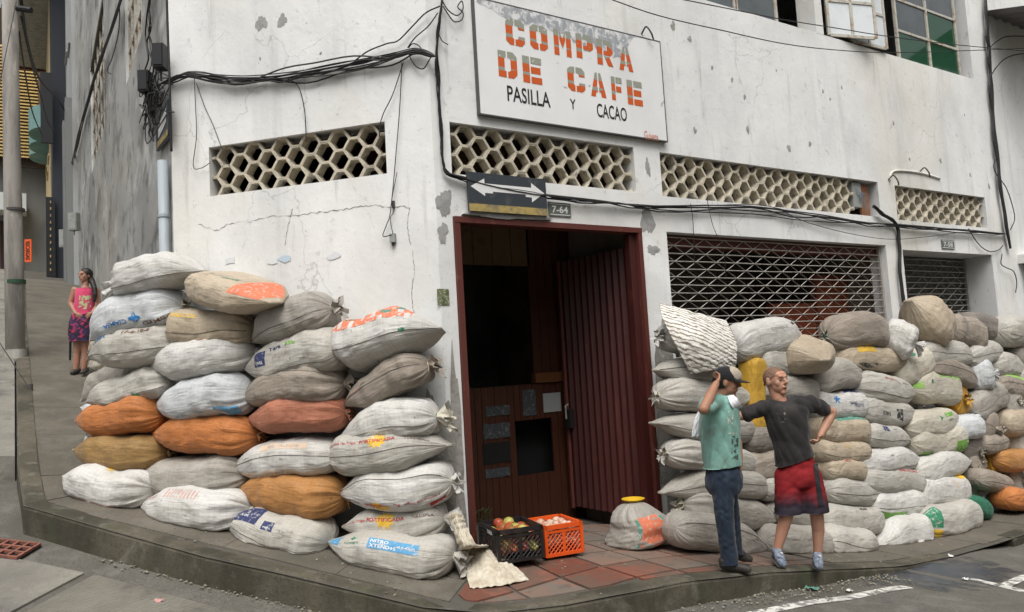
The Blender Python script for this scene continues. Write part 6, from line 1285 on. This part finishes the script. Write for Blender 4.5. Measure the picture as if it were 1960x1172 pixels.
man2 = S.done('person', sk2, None, .0055, 5); setp(man2, 'short haired man in black T-shirt and red shorts, hand on hip', 'person')
face(man2, hc, fr, 1.10, True); sd, f, u = fr
S = Soft(); S.ell(hc+u*.0215-f*.0143, (.0864,.1084,.104), (sd,f,u)); S.done('hair', M('cropped_hair', (.17,.10,.066), .85, [((.30,.175,.12), (50,50,50), .42, .6, .75), ((.06,.036,.025), (90,90,90), .5, .6, .6)], [((200,200,200), .5, .004)]), man2, .006, 2, [(hc+u*.060+f*.086, -u+f*.50), (hc-u*.045, -u)])
m_blk = cloth('charcoal', (.028,.026,.026), [((.055,.050,.048), (5,5,5), .5, .68, .6)])
S = Soft(); S.loft([(J(1492,767),.064,.064),(J(1496,774),.12,.10),(J(1504,783),.19,.125),(J(1508,805),.185,.135),(J(1514,840),.160,.132),(J(1520,870),.158,.135),(J(1525,905),.160,.14)])
S.chain([(J(1494,779,0),.075),(J(1475,781,0),.080),(sh,.074),(sh*.45+el*.55,.066),(sh*.28+el*.72,.066)]); S.chain([(J(1496,779,0),.075),(J(1525,776,0),.085),(J(1542,776,0),.080),(sh2,.075),(sh2*.55+el2*.45,.066),(sh2*.40+el2*.60,.064)])
d1 = (el-sh)/np.linalg.norm(el-sh); d2_ = (el2-sh2)/np.linalg.norm(el2-sh2)
S.done('t_shirt', m_blk, man2, .009, 5, [(J(1524,880), -UP+HR*.30)], .020, 15, fine=22)
ts = tshirt_of(man2); m_pf = pm('shirt_print_figure', (.22,.19,.155), 24, .50, .60)
decal(ts, [J(1487,792),J(1501,780),J(1506,806),J(1492,812)], m_pf, 'shirt_print')
m_short = M('shorts_red_fade', (.26,.018,.022), .85, [((.14,.012,.015), (7,7,7), .45, .66, .6)], [((30,30,20), .3, .008)], .2)
tn = m_short.node_tree; bs = tn.nodes['Principled BSDF']; src = bs.inputs['Base Color'].links[0].from_socket   # dyed to black towards the hem
tc = tn.nodes.new('ShaderNodeTexCoord'); sx = tn.nodes.new('ShaderNodeSeparateXYZ'); tn.links.new(tc.outputs['Object'], sx.inputs[0]); nz = tn.nodes.new('ShaderNodeTexNoise'); nz.inputs['Scale'].default_value = 6
ad = tn.nodes.new('ShaderNodeMath'); ad.operation = 'MULTIPLY_ADD'; ad.inputs[1].default_value = .16; tn.links.new(nz.outputs['Fac'], ad.inputs[0]); tn.links.new(sx.outputs['Z'], ad.inputs[2])
mr = tn.nodes.new('ShaderNodeMapRange'); mr.inputs['From Min'].default_value = .02; mr.inputs['From Max'].default_value = -.12; tn.links.new(ad.outputs[0], mr.inputs['Value'])
mx = tn.nodes.new('ShaderNodeMix'); mx.data_type = 'RGBA'; mx.inputs[7].default_value = (.030,.024,.034,1); tn.links.new(mr.outputs[0], mx.inputs[0]); tn.links.new(src, mx.inputs[6]); tn.links.new(mx.outputs[2], bs.inputs['Base Color'])
S = Soft(); S.loft([(J(1524,862),.125,.11),(J(1526,885),.140,.125),(J(1528,915),.165,.15),(J(1530,930),.14,.14)])
for (a_, b_) in (((1510,915),(1509,990)),((1546,912),(1563,990))): S.chain([(J(*a_),.120),(J((a_[0]+b_[0])/2,(a_[1]+b_[1])/2,-.02),.118),(J(*b_,-.04),.118)])
S.done('shorts', m_short, man2, .010, 4, [(J(1535,979), -UP)], .012, 21)
m_blackstripe = cloth('black_stripe', (.022,.020,.024))
sp = [c for c in man2.children if c.name.startswith('shorts')][0]; decal(sp, [J(1556,888),J(1565,888),J(1576,968),J(1566,970)], m_blackstripe, 'shorts_side_stripe', 8, 24, .004)
m_run = M('running_shoe', (.16,.19,.25), .8, [((.38,.41,.46), (30,30,30), .5, .6, .7), ((.05,.055,.07), (16,16,16), .52, .64, .8)], [((90,90,90), .4, .003)], .3); m_sole = M('shoe_sole', (.10,.095,.09), .8)
for h_, t_ in ((J(1486,1062,.0),J(1498,1079,-.17)),(J(1565,1070,.04),J(1567,1083,-.15))):
    S = Soft(); S.chain([(h_+UP*.005,.040),(h_*.5+t_*.5+UP*.015,.044),(t_,.036)]); S.chain([(h_+UP*.035,.040),(h_*.75+t_*.25+UP*.035,.042)]); d = t_-h_; d /= np.linalg.norm(d)
    nrm = np.cross(np.cross(d, UP), d); s_ = S.done('shoe', m_run, man2, .007, 3, [((h_+t_)/2-nrm*.028, -nrm)])
    S = Soft(); S.chain([(h_-nrm*.020,.038),(h_*.5+t_*.5-nrm*.018,.041),(t_-nrm*.014,.034)]); S.done('sole', m_sole, man2, .007, 2, [((h_+t_)/2-nrm*.040, -nrm), ((h_+t_)/2-nrm*.020, nrm)])
    mk = (h_*.4+t_*.6); MB().box(mk+UP*.058+HR*.018, (HR,HF,UP), (.006,.022,.002)).build('shoe_flash', m_pale, man2)
# --- young woman in pink on the side pavement
b, J, sc = frame(150,717)
sk3 = skinm('brown', (.38,.20,.135)); fd = -HR*.45-HF*.85-UP*.02
S = Soft(); hc = J(163,528,0); fr = head(S, hc, fd, .93); S.chain([(hc-UP*.06+HF*.01,.046),(J(163,549),.048),(J(163,556),.07)])
S.loft([(J(163,553),.13,.08),(J(162,575),.125,.09),(J(161,600),.13,.10),(J(160,625),.155,.12)])
for sgn, a_ in ((-1,((143,555,0),(135,581,-.02),(145,600,-.13))),(1,((184,556,0),(189,582,.0),(176,600,-.12)))):
    p = [J(*q) for q in a_]; S.chain([(p[0],.048),(p[1],.036),(p[2],.025)]); hand(S, p[2], -HR*sgn*.8-UP*.5-HF*.1, HF, .85, .8)
for a_ in (((151,640),(148,678),(145,712)),((166,640),(163,676),(160,710))): p = [J(*q) for q in a_]; S.chain([(p[0],.085),(p[1],.048),(p[1]*.55+p[2]*.45,.047),(p[2],.034)])
wo_ = S.done('person', sk3, None, .007, 3); setp(wo_, 'young woman in pink vest top and dark patterned skirt on the side pavement', 'person'); face(wo_, hc, fr, .93)
m_pink = cloth('pink', (.62,.075,.16), [((.48,.05,.12), (8,8,8), .5, .68, .6)]); sd, f, u = fr
S = Soft(); S.loft([(J(163,551),.115,.085),(J(163,560),.135,.105),(J(162,578),.140,.115),(J(161,595),.150,.12),(J(160,612),.165,.13)]); S.done('vest_top', m_pink, wo_, .010, 4, [(J(160,606), -UP), (J(163,552), UP)], .008, 31)
decal(tshirt_of(wo_), [J(152,566),J(174,566),J(174,592),J(150,592)], pm('vest_print', (.45,.45,.26), 24, .47, .53), 'shirt_print')
m_skirt = M('patterned_skirt', (.030,.018,.040), .9, [((.42,.04,.10), (13,13,20), .52, .58, .9, 4), ((.05,.04,.12), (9,9,9), .5, .6, .6)], [((30,30,20), .3, .006)])
S = Soft(); S.loft([(J(160,598),.155,.12),(J(159,618),.185,.15),(J(158,640),.185,.155),(J(158,658),.165,.15)]); S.done('skirt', m_skirt, wo_, .010, 4, [(J(158,653), -UP), (J(160,603), UP)], .014, 33)
S = Soft(); S.ell(hc+u*.030-f*.022, (.086,.092,.092), (sd,f,u)); S.ell(hc-u*.03-f*.045, (.078,.065,.085), (sd,f,u)); S.done('hair', m_hair, wo_, .008, 2, [(hc+f*.035+u*.035, f*.8-u*.55)])
S = Soft(); S.chain([(hc-f*.05-u*.05+HR*.03,.05),(J(177,540,-.02),.042),(J(181,552,-.08),.036),(J(182,564,-.10),.032),(J(181,576,-.11),.022)]); S.done('braid', m_hair, wo_, .008, 2)
for a_ in (((150,709,.03),(139,714,-.08)),((165,708,.04),(158,713,-.09))):
    h_, t_ = J(*a_[0]), J(*a_[1]); S = Soft(); S.chain([(h_,.040),(t_,.036)]); S.done('shoe', m_shoe, wo_, .008, 2, [(A3(0,0,min(h_[2],t_[2])-.024), -UP)])
MB().tube([J(135,640,.05),J(134,690,.05)], .018, 6).build('strap', m_cap, wo_)
# --- distant walker up the street
q_ = A3(-5.6,31.0,0); q_[2] = float(side(q_[0],q_[1]))
def FJ(x, z, d=0): return q_+HR*x+HF*d+UP*z
S = Soft(); hc = FJ(0,1.56); fr = head(S, hc, -HF+HR*.2, 1.0); S.chain([(hc-UP*.08,.05),(FJ(0,1.38),.07)]); S.loft([(FJ(0,1.38),.17,.09),(FJ(0,1.1),.15,.10),(FJ(0,.9),.16,.11)])
for g in (-1,1): S.chain([(FJ(.19*g,1.36),.05),(FJ(.25*g,1.08),.04),(FJ(.22*g,.84,-.05),.035)]); S.chain([(FJ(.09*g,.85),.085),(FJ(.10*g,.48,-.04*g),.06),(FJ(.10*g,.06,.04*g),.045)]); S.chain([(FJ(.10*g,.04,.04*g),.045),(FJ(.10*g,.035,-.12),.04)])
fp = S.done('person', sk3, None, .014, 2); setp(fp, 'distant walker in pink top and white hat up the side street', 'person')
S = Soft(); S.loft([(FJ(0,1.42),.12,.08),(FJ(0,1.34),.20,.12),(FJ(0,1.05),.175,.13),(FJ(0,.84),.185,.13)]); S.done('top', m_pink, fp, .016, 2)
S = Soft(); S.loft([(FJ(0,.92),.165,.12),(FJ(0,.78),.17,.12)]); 
for g in (-1,1): S.chain([(FJ(.09*g,.82),.10),(FJ(.10*g,.48),.075),(FJ(.10*g,.10),.06)])
S.done('trousers', m_cap, fp, .016, 2); S = Soft(); S.ell(hc+UP*.07, (.10,.11,.09)); S.ell(hc+UP*.045, (.16,.17,.016)); S.done('hat', M('white_hat', (.65,.65,.62), .8), fp, .012, 2)
# ------------------------------------------------------------------ side street: things on the side wall
def mid_box(name, px0, px1, py0, py1, plane, off, dep, mat, label, cat):
    P = plane((px0+px1)/2, (py0+py1)/2, off); k = ((P-CAM)@CF)/FPX; e = empty(name, P, label, cat)
    hx, hz = (px1-px0)*k/2, (py1-py0)*k/2
    MB().box(P, (HR,HF,UP), (hx,dep,hz)).build('case', mat, e); MB().box(P-HF*(dep+.006), (HR,HF,UP), (hx*.82,.005,hz*.86)).build('lid', mat, e); MB().tube([P-UP*hz, P-UP*(hz+.12)], .012, 6).build('cable_gland', m_cable, e)
    return e
mid_box('junction_box', 268,288,137,178, oS, .12, .06, m_box, 'black cable junction box with faded lettering on the side wall', 'junction box')
mid_box('junction_box', 297,318,87,133, oS, .10, .07, m_box, 'larger black junction box hanging nearest the building corner', 'junction box')
P0, P1 = oS(324,286,.07), oS(330,492,.07); e = empty('drainpipe', P1, 'pale grey drainpipe at the corner of the side wall', 'drainpipe')
cpt = A3(XL-.07,YL+.10,0); MB().tube([cpt+A3(0,0,.8),cpt+A3(0,0,P0[2])], .052, 14).build('pipe', m_pvc, e, smooth=True); zc = oS(327,396,.07)[2]; MB().tube([cpt+A3(0,0,zc-.015),cpt+A3(0,0,zc+.015)], .060, 14).build('bracket', m_pvc, e)
single('cable running down the corner into the drainpipe', oS, [(319,-10),(321,60),(324,140),(326,210),(328,290)], .012, .05)
wires('cable_bundle', 'black cables dropping along the stained side wall', oS, [(236,-15),(212,60),(188,125),(176,165),(160,225),(146,285),(130,345),(112,405)], 6, 2.2, .016, (.05,.14), seed=21, mats=[m_cable,m_cable2])
wires('cable_bundle', 'slack cables hanging beside the upper side window', oS, [(288,-10),(286,60),(290,130),(293,180),(290,235),(294,270)], 5, 5, .008, (.04,.12), seed=22)
rg = np.random.default_rng(5); e = empty('cable_tangle', oS(292,200,.1), 'tangled nest of black cables below the junction boxes', 'cable')
for k in range(16):
    c = (293+rg.normal(0,9), 196+rg.normal(0,18)); q = [(c[0]+rg.normal(0,12), c[1]+rg.normal(0,17)) for _ in range(6)]
    MB().tube(spline([oS(a,b,rg.uniform(.04,.12)) for a,b in q], 30), .0065, 4).build('wire', m_cable, e)
for k in range(7):
    q = [(300+rg.normal(0,4),170+rg.normal(0,6)),(322+rg.normal(0,4),162+rg.normal(0,6))]; a = oS(q[0][0],q[0][1],.08); b = oA(332+rg.normal(0,6),152+rg.normal(0,5),.05)
    MB().tube(spline([a,(a+b)/2+NA*.06+UP*rg.normal(0,.05),b], 14), .0065, 4).build('wire', m_cable, e)
single('thin cable hanging on the pale part of the side wall', oS, [(229,0),(227,60),(215,110),(205,135),(212,142)], .008, .05)
P = oS(310,240,.04); e = empty('arrow_board', P, 'dark sign with white arrow fixed edge on to the side wall', 'sign')
pts = [oS(a,b,.05) for a,b in ((299,232),(321,190),(321,262),(299,290))]; MB().prism(pts, NS*-.03).build('plate', m_signdark, e)
pts = [oS(a,b,.055) for a,b in ((303,240),(318,206),(318,232),(303,266))]; MB().add(pts, [(0,1,2,3)]).build('arrow', m_pale, e); pts = [oS(a,b,.055) for a,b in ((300,274),(321,246),(321,258),(300,286))]; MB().add(pts, [(0,1,2,3)]).build('yellow_band', m_signyel, e)
m_rooftile = M('clay_roof', (.22,.10,.065), .85, [((.12,.07,.05), (3,3,3), .45, .65, .7)])
# ------------------------------------------------------------------ houses further up the side street
def house(name, label, y0, y1, zt, mat, x0=XL-.55, dep=8, wins=(), extra=None):
    zb = float(side(x0-.3,y0))-1.5; e = empty(name, (x0,y0,zb), label, 'building')
    hs = [w_ for w_ in wins]
    ss = sorted({y0,y1,*[h[0] for h in hs],*[h[1] for h in hs]}); zs = sorted({zb,zt,*[h[2] for h in hs],*[h[3] for h in hs]}); mb = MB()
    for a, b in zip(ss[:-1], ss[1:]):
        for c, d in zip(zs[:-1], zs[1:]):
            if any(h[0] <= (a+b)/2 <= h[1] and h[2] <= (c+d)/2 <= h[3] for h in hs): continue
            mb.add([(x0,a,c),(x0,b,c),(x0,b,d),(x0,a,d)], [(0,1,2,3)])
    mb.add([(x0,y0,zb),(x0+dep,y0,zb),(x0+dep,y0,zt),(x0,y0,zt)], [(0,1,2,3)]); mb.add([(x0,y1,zb),(x0+dep,y1,zb),(x0+dep,y1,zt),(x0,y1,zt)], [(0,1,2,3)]); mb.add([(x0,y0,zt),(x0,y1,zt),(x0+dep,y1,zt),(x0+dep,y0,zt)], [(0,1,2,3)])
    mb.build('wall', mat, e)
    for h in hs:
        w_ = MB(); q = [(h[0],h[2]),(h[1],h[2]),(h[1],h[3]),(h[0],h[3])]
        for (a,c),(b,d) in zip(q,q[1:]+q[:1]): w_.add([(x0,a,c),(x0,b,d),(x0+.22,b,d),(x0+.22,a,c)], [(0,1,2,3)])
        o_ = w_.build('window', mat, e); MB().add([(x0+.15,h[0],h[2]),(x0+.15,h[1],h[2]),(x0+.15,h[1],h[3]),(x0+.15,h[0],h[3])], [(0,1,2,3)]).build('pane', m_glass, o_)
        MB().abox(x0-.06,x0+.02,h[0]-.05,h[1]+.05,h[2]-.08,h[2]-.01).build('sill', mat, o_)
    return e
m_white2 = M('white_streaked', (.42,.43,.43), .9, [((.26,.26,.25), (1.5,1.5,.25), .45, .68, .7), ((.40,.37,.32), (.7,.7,.2), .52, .7, .6)], [((12,12,6), .25, .01)], .2)
m_cream = M('cream_paint', (.62,.50,.28), .9, [((.45,.36,.22), (1,1,.4), .45, .68, .6)], (), .2); m_teal2 = M('teal_paint', (.16,.30,.28), .9, [((.30,.42,.40), (1,1,.4), .45, .68, .6)], (), .2); m_greyp = M('grey_paint', (.22,.225,.22), .9, [((.13,.13,.125), (1,1,.4), .45, .68, .6)], (), .2)
h2 = house('white_house', 'tall white house next to the stained side wall', 20.3, 25.0, 21, m_white2, x0=XL-.12, wins=((21,22.2,13.0,15.5),(23,24.2,13.5,16.0)))
for yy in (20.6,23.0): MB().abox(XL-.30,XL-.10,yy,yy+.7,4.0,11).build('pilaster', m_greyp, h2)
h3 = house('narrow_house', 'narrow dark fronted house with black banner', 25.1, 28.0, 20, M('dark_paint', (.035,.04,.05), .8), wins=())
def ybox(px0, px1, py0, py1, Y, dep, name, mat, par):
    a = onp(px0, py1, A3(0,Y,0), A3(0,1,0)); b = onp(px1, py0, A3(0,Y,0), A3(0,1,0)); return MB().abox(a[0],b[0],Y,Y+dep,a[2],b[2]).build(name, mat, par)
ybox(89,105,378,530,24.9,.1,'painted_pier',m_box,h3); ybox(78,100,140,272,24.6,.15,'hanging_banner',m_box,h3)
for k in range(11): ybox(95.5,98,384+13*k,389+13*k,24.87,.02,'banner_letter',m_signyel,h3)
h4 = house('cream_house', 'cream house with rounded balconies up the street', 28.1, 42, 22, m_cream, wins=((28.6,29.8,9,11),(31,32.5,12,14),(34,35.5,12,14),(37,38.5,13,15)))
for k, (yy, zz_) in enumerate(((29,12.2),(33,12.8),(37,13.4))):
    th = np.linspace(-pi/2,pi/2,12); G = np.array([[A3(XL-.55-.75*cos(t), yy+1.2*sin(t), zz_+q) for t in th] for q in (0,.9)]); bb_ = MB().grid(G); bb_.add(G[0], [tuple(range(12))]); bb_.build('balcony', m_teal2, h4)
h5 = house('teal_house', 'teal and blue house front far up the street', 42.1, 60, 20, m_teal2, wins=((44,46,12,14),(49,51,13,15)))
MB().abox(XL-2.2,XL-.4,23.5,38,18.3,18.6).build('roof_slab', m_render, h4); MB().abox(XL-2.25,XL-.4,38.01,38.2,18.2,18.7).build('fascia', m_redpaint, h4)
# orange banner of the far shop
P = onp(54,480,A3(0,34,0),A3(0,1,0)); e = empty('orange_banner', P, 'small orange vertical shop banner far up the street', 'sign'); k = ((P-CAM)@CF)/FPX; mo = M('orange_vinyl', (.75,.12,.03), .6)
MB().box(P, (HR,HF,UP), (6.5*k,.02,22*k)).build('panel', mo, e)
V, F_ = text2d('RECARGAS', .02); mesh('lettering', [P-HF*.03+HR*(y*8*k)+UP*(-x*5.2*k) for x, y in V], F_, m_box, e)
# left side of the street and its end
def oY(px, py, Y): return onp(px, py, A3(0,Y,0), A3(0,1,0))
a, b = oY(-60,292,40), oY(72,92,40)
lh = empty('louvred_building', (a[0],40,8), 'building with yellow louvred upper wall across the street end', 'building')
mb = MB(); n = 34
for k in range(n):
    z = a[2]+(b[2]-a[2])*k/n; mb.box(((a[0]+b[0])/2,40,z), (A3(1,0,.02),A3(0,.8,-.6),A3(0,.6,.8)), ((b[0]-a[0])/2,.02,(b[2]-a[2])/n*.42))
mb.build('louvres', M('louvre_yellow', (.50,.36,.14), .7, [((.32,.23,.10), (2,2,2), .45, .65, .6)]), lh)['kind'] = 'stuff'
MB().abox(a[0],b[0],40.25,40.4,a[2]-.5,b[2]+2).build('wall', M('louvre_back', (.05,.04,.03), .9), lh); MB().abox(b[0],b[0]+.35,39.8,41,a[2]-.3,b[2]+.3).build('corner_post', m_board, lh)
zg = float(side(-8,40)); MB().abox(a[0]-4,oY(125,400,41)[0],41.2,49,zg-2,a[2]+3).build('lower_wall', m_greyp, lh)
MB().abox(oY(0,400,41)[0],oY(40,400,41)[0],40.9,40.98,zg+.1,zg+3.0).build('shop_opening', M('dark_opening', (.05,.03,.03), .9), lh); MB().abox(a[0],oY(50,330,40)[0],39.4,40.9,zg+3.3,zg+4.2).build('awning', M('awning_pale', (.55,.58,.58), .8), lh)
ll = empty('left_house', (-9.4,8,2), 'grey house on the far side of the side street', 'building'); MB().abox(-16,-9.3,10,39,-1,9).build('wall', m_greyp, ll)
# concrete lamp pole on the pavement edge
pbz = hit(30,682); e = empty('utility_pole', pbz, 'round concrete utility pole at the kerb of the side street', 'pole'); d0 = (pbz-CAM)@HF
def JP(x, y): r = ray(x, y); return CAM+r*(d0/(r@HF))
k = d0/FPX; top = JP(17,-160)
MB().tube([pbz-UP*.3, JP(27,500), JP(22,250), top], [16.5*k,16*k,14.5*k,13*k], 20).build('shaft', m_poleM, e, smooth=True)
p = JP(29,402); MB().tube([p-UP*.02,p+UP*.02], 16.6*k, 20).build('strap', m_cable2, e); p = JP(30,540); MB().tube([p-UP*.03,p+UP*.03], 16.8*k, 20).build('strap', M('green_strap', (.03,.07,.04), .8), e); MB().tube([pbz-UP*.1,pbz+UP*.10], [19*k,18*k], 20).build('collar', m_poleM, e)
MB().tube([JP(6,12),JP(60,20)], .05, 8).build('crossarm', m_cable, e)
g0 = hit(59,748); e = empty('guy_wire', g0, 'thin guy wire anchored in the side pavement', 'wire'); MB().tube([g0, JP(57,560)+HF*-1.5, JP(44,-60)], .007, 5).build('wire', m_cable2, e); MB().tube([g0-UP*.05,g0+UP*.09], .025, 8).build('anchor', m_cable2, e)
def spanw(label, pts, r=.02): 
    P = np.array([oY(x, y, d) for x, y, d in pts]); setp(MB().tube(spline(P, 30), r, 5).build('cable', m_cable, smooth=True), label, 'cable')
spanw('thick black cable drooping from the pole top to the side wall', [(40,0,9),(52,80,12),(75,150,16),(110,190,20),(130,225,22),(142,262,24)], .028)
spanw('thin black cable drooping below the thick one', [(36,60,9),(48,140,12),(62,215,16),(82,262,20)], .016)
spanw('third black cable from the pole to the far houses', [(40,30,9),(60,120,12),(80,190,18),(95,240,22),(122,262,25)], .018)
pp = oS(126,440,.3); 
for k_, (px, py) in enumerate(((142,426),(124,458))): mid_box('meter_box', px-8, px+8, py-18, py+16, oS, .25, .1, m_greybox, ['grey meter box on the house wall above the young woman','second grey meter box further up the house wall'][k_], 'meter box')

# unseen row of houses across the main street, mirrored faintly in the upper windows; added to shade the street from the low sky
for k, (x0, x1, zt, mt) in enumerate(((-26,-9,7.5,m_greyp),(-8.9,3,9.0,m_white2),(3.1,15,8.2,m_cream),(15.1,32,9.5,m_greyp))):
    e = empty('house_opposite', ((x0+x1)/2,-15,-1), ['low grey house across the street from the side street','white house across the street from the doorway','cream house across the street from the roller grilles','tall grey house across the street beyond the shop end'][k], 'building', 'houses across the main street')
    MB().abox(x0,x1,-23,-15,-1.8,zt).build('wall', mt, e); MB().add([(x0-.2,-14.2,zt),(x1+.2,-14.2,zt),(x1+.2,-19,zt+1.6),(x0-.2,-19,zt+1.6)], [(0,1,2,3)]).build('roof', m_rooftile, e)
    n = int((x1-x0)/2.6)
    for q in range(n):
        for z in (.4,4.0): MB().abox(x0+.8+q*2.6,x0+2.0+q*2.6,-15.02,-14.97,z,z+1.9).build('window', m_glass, e)
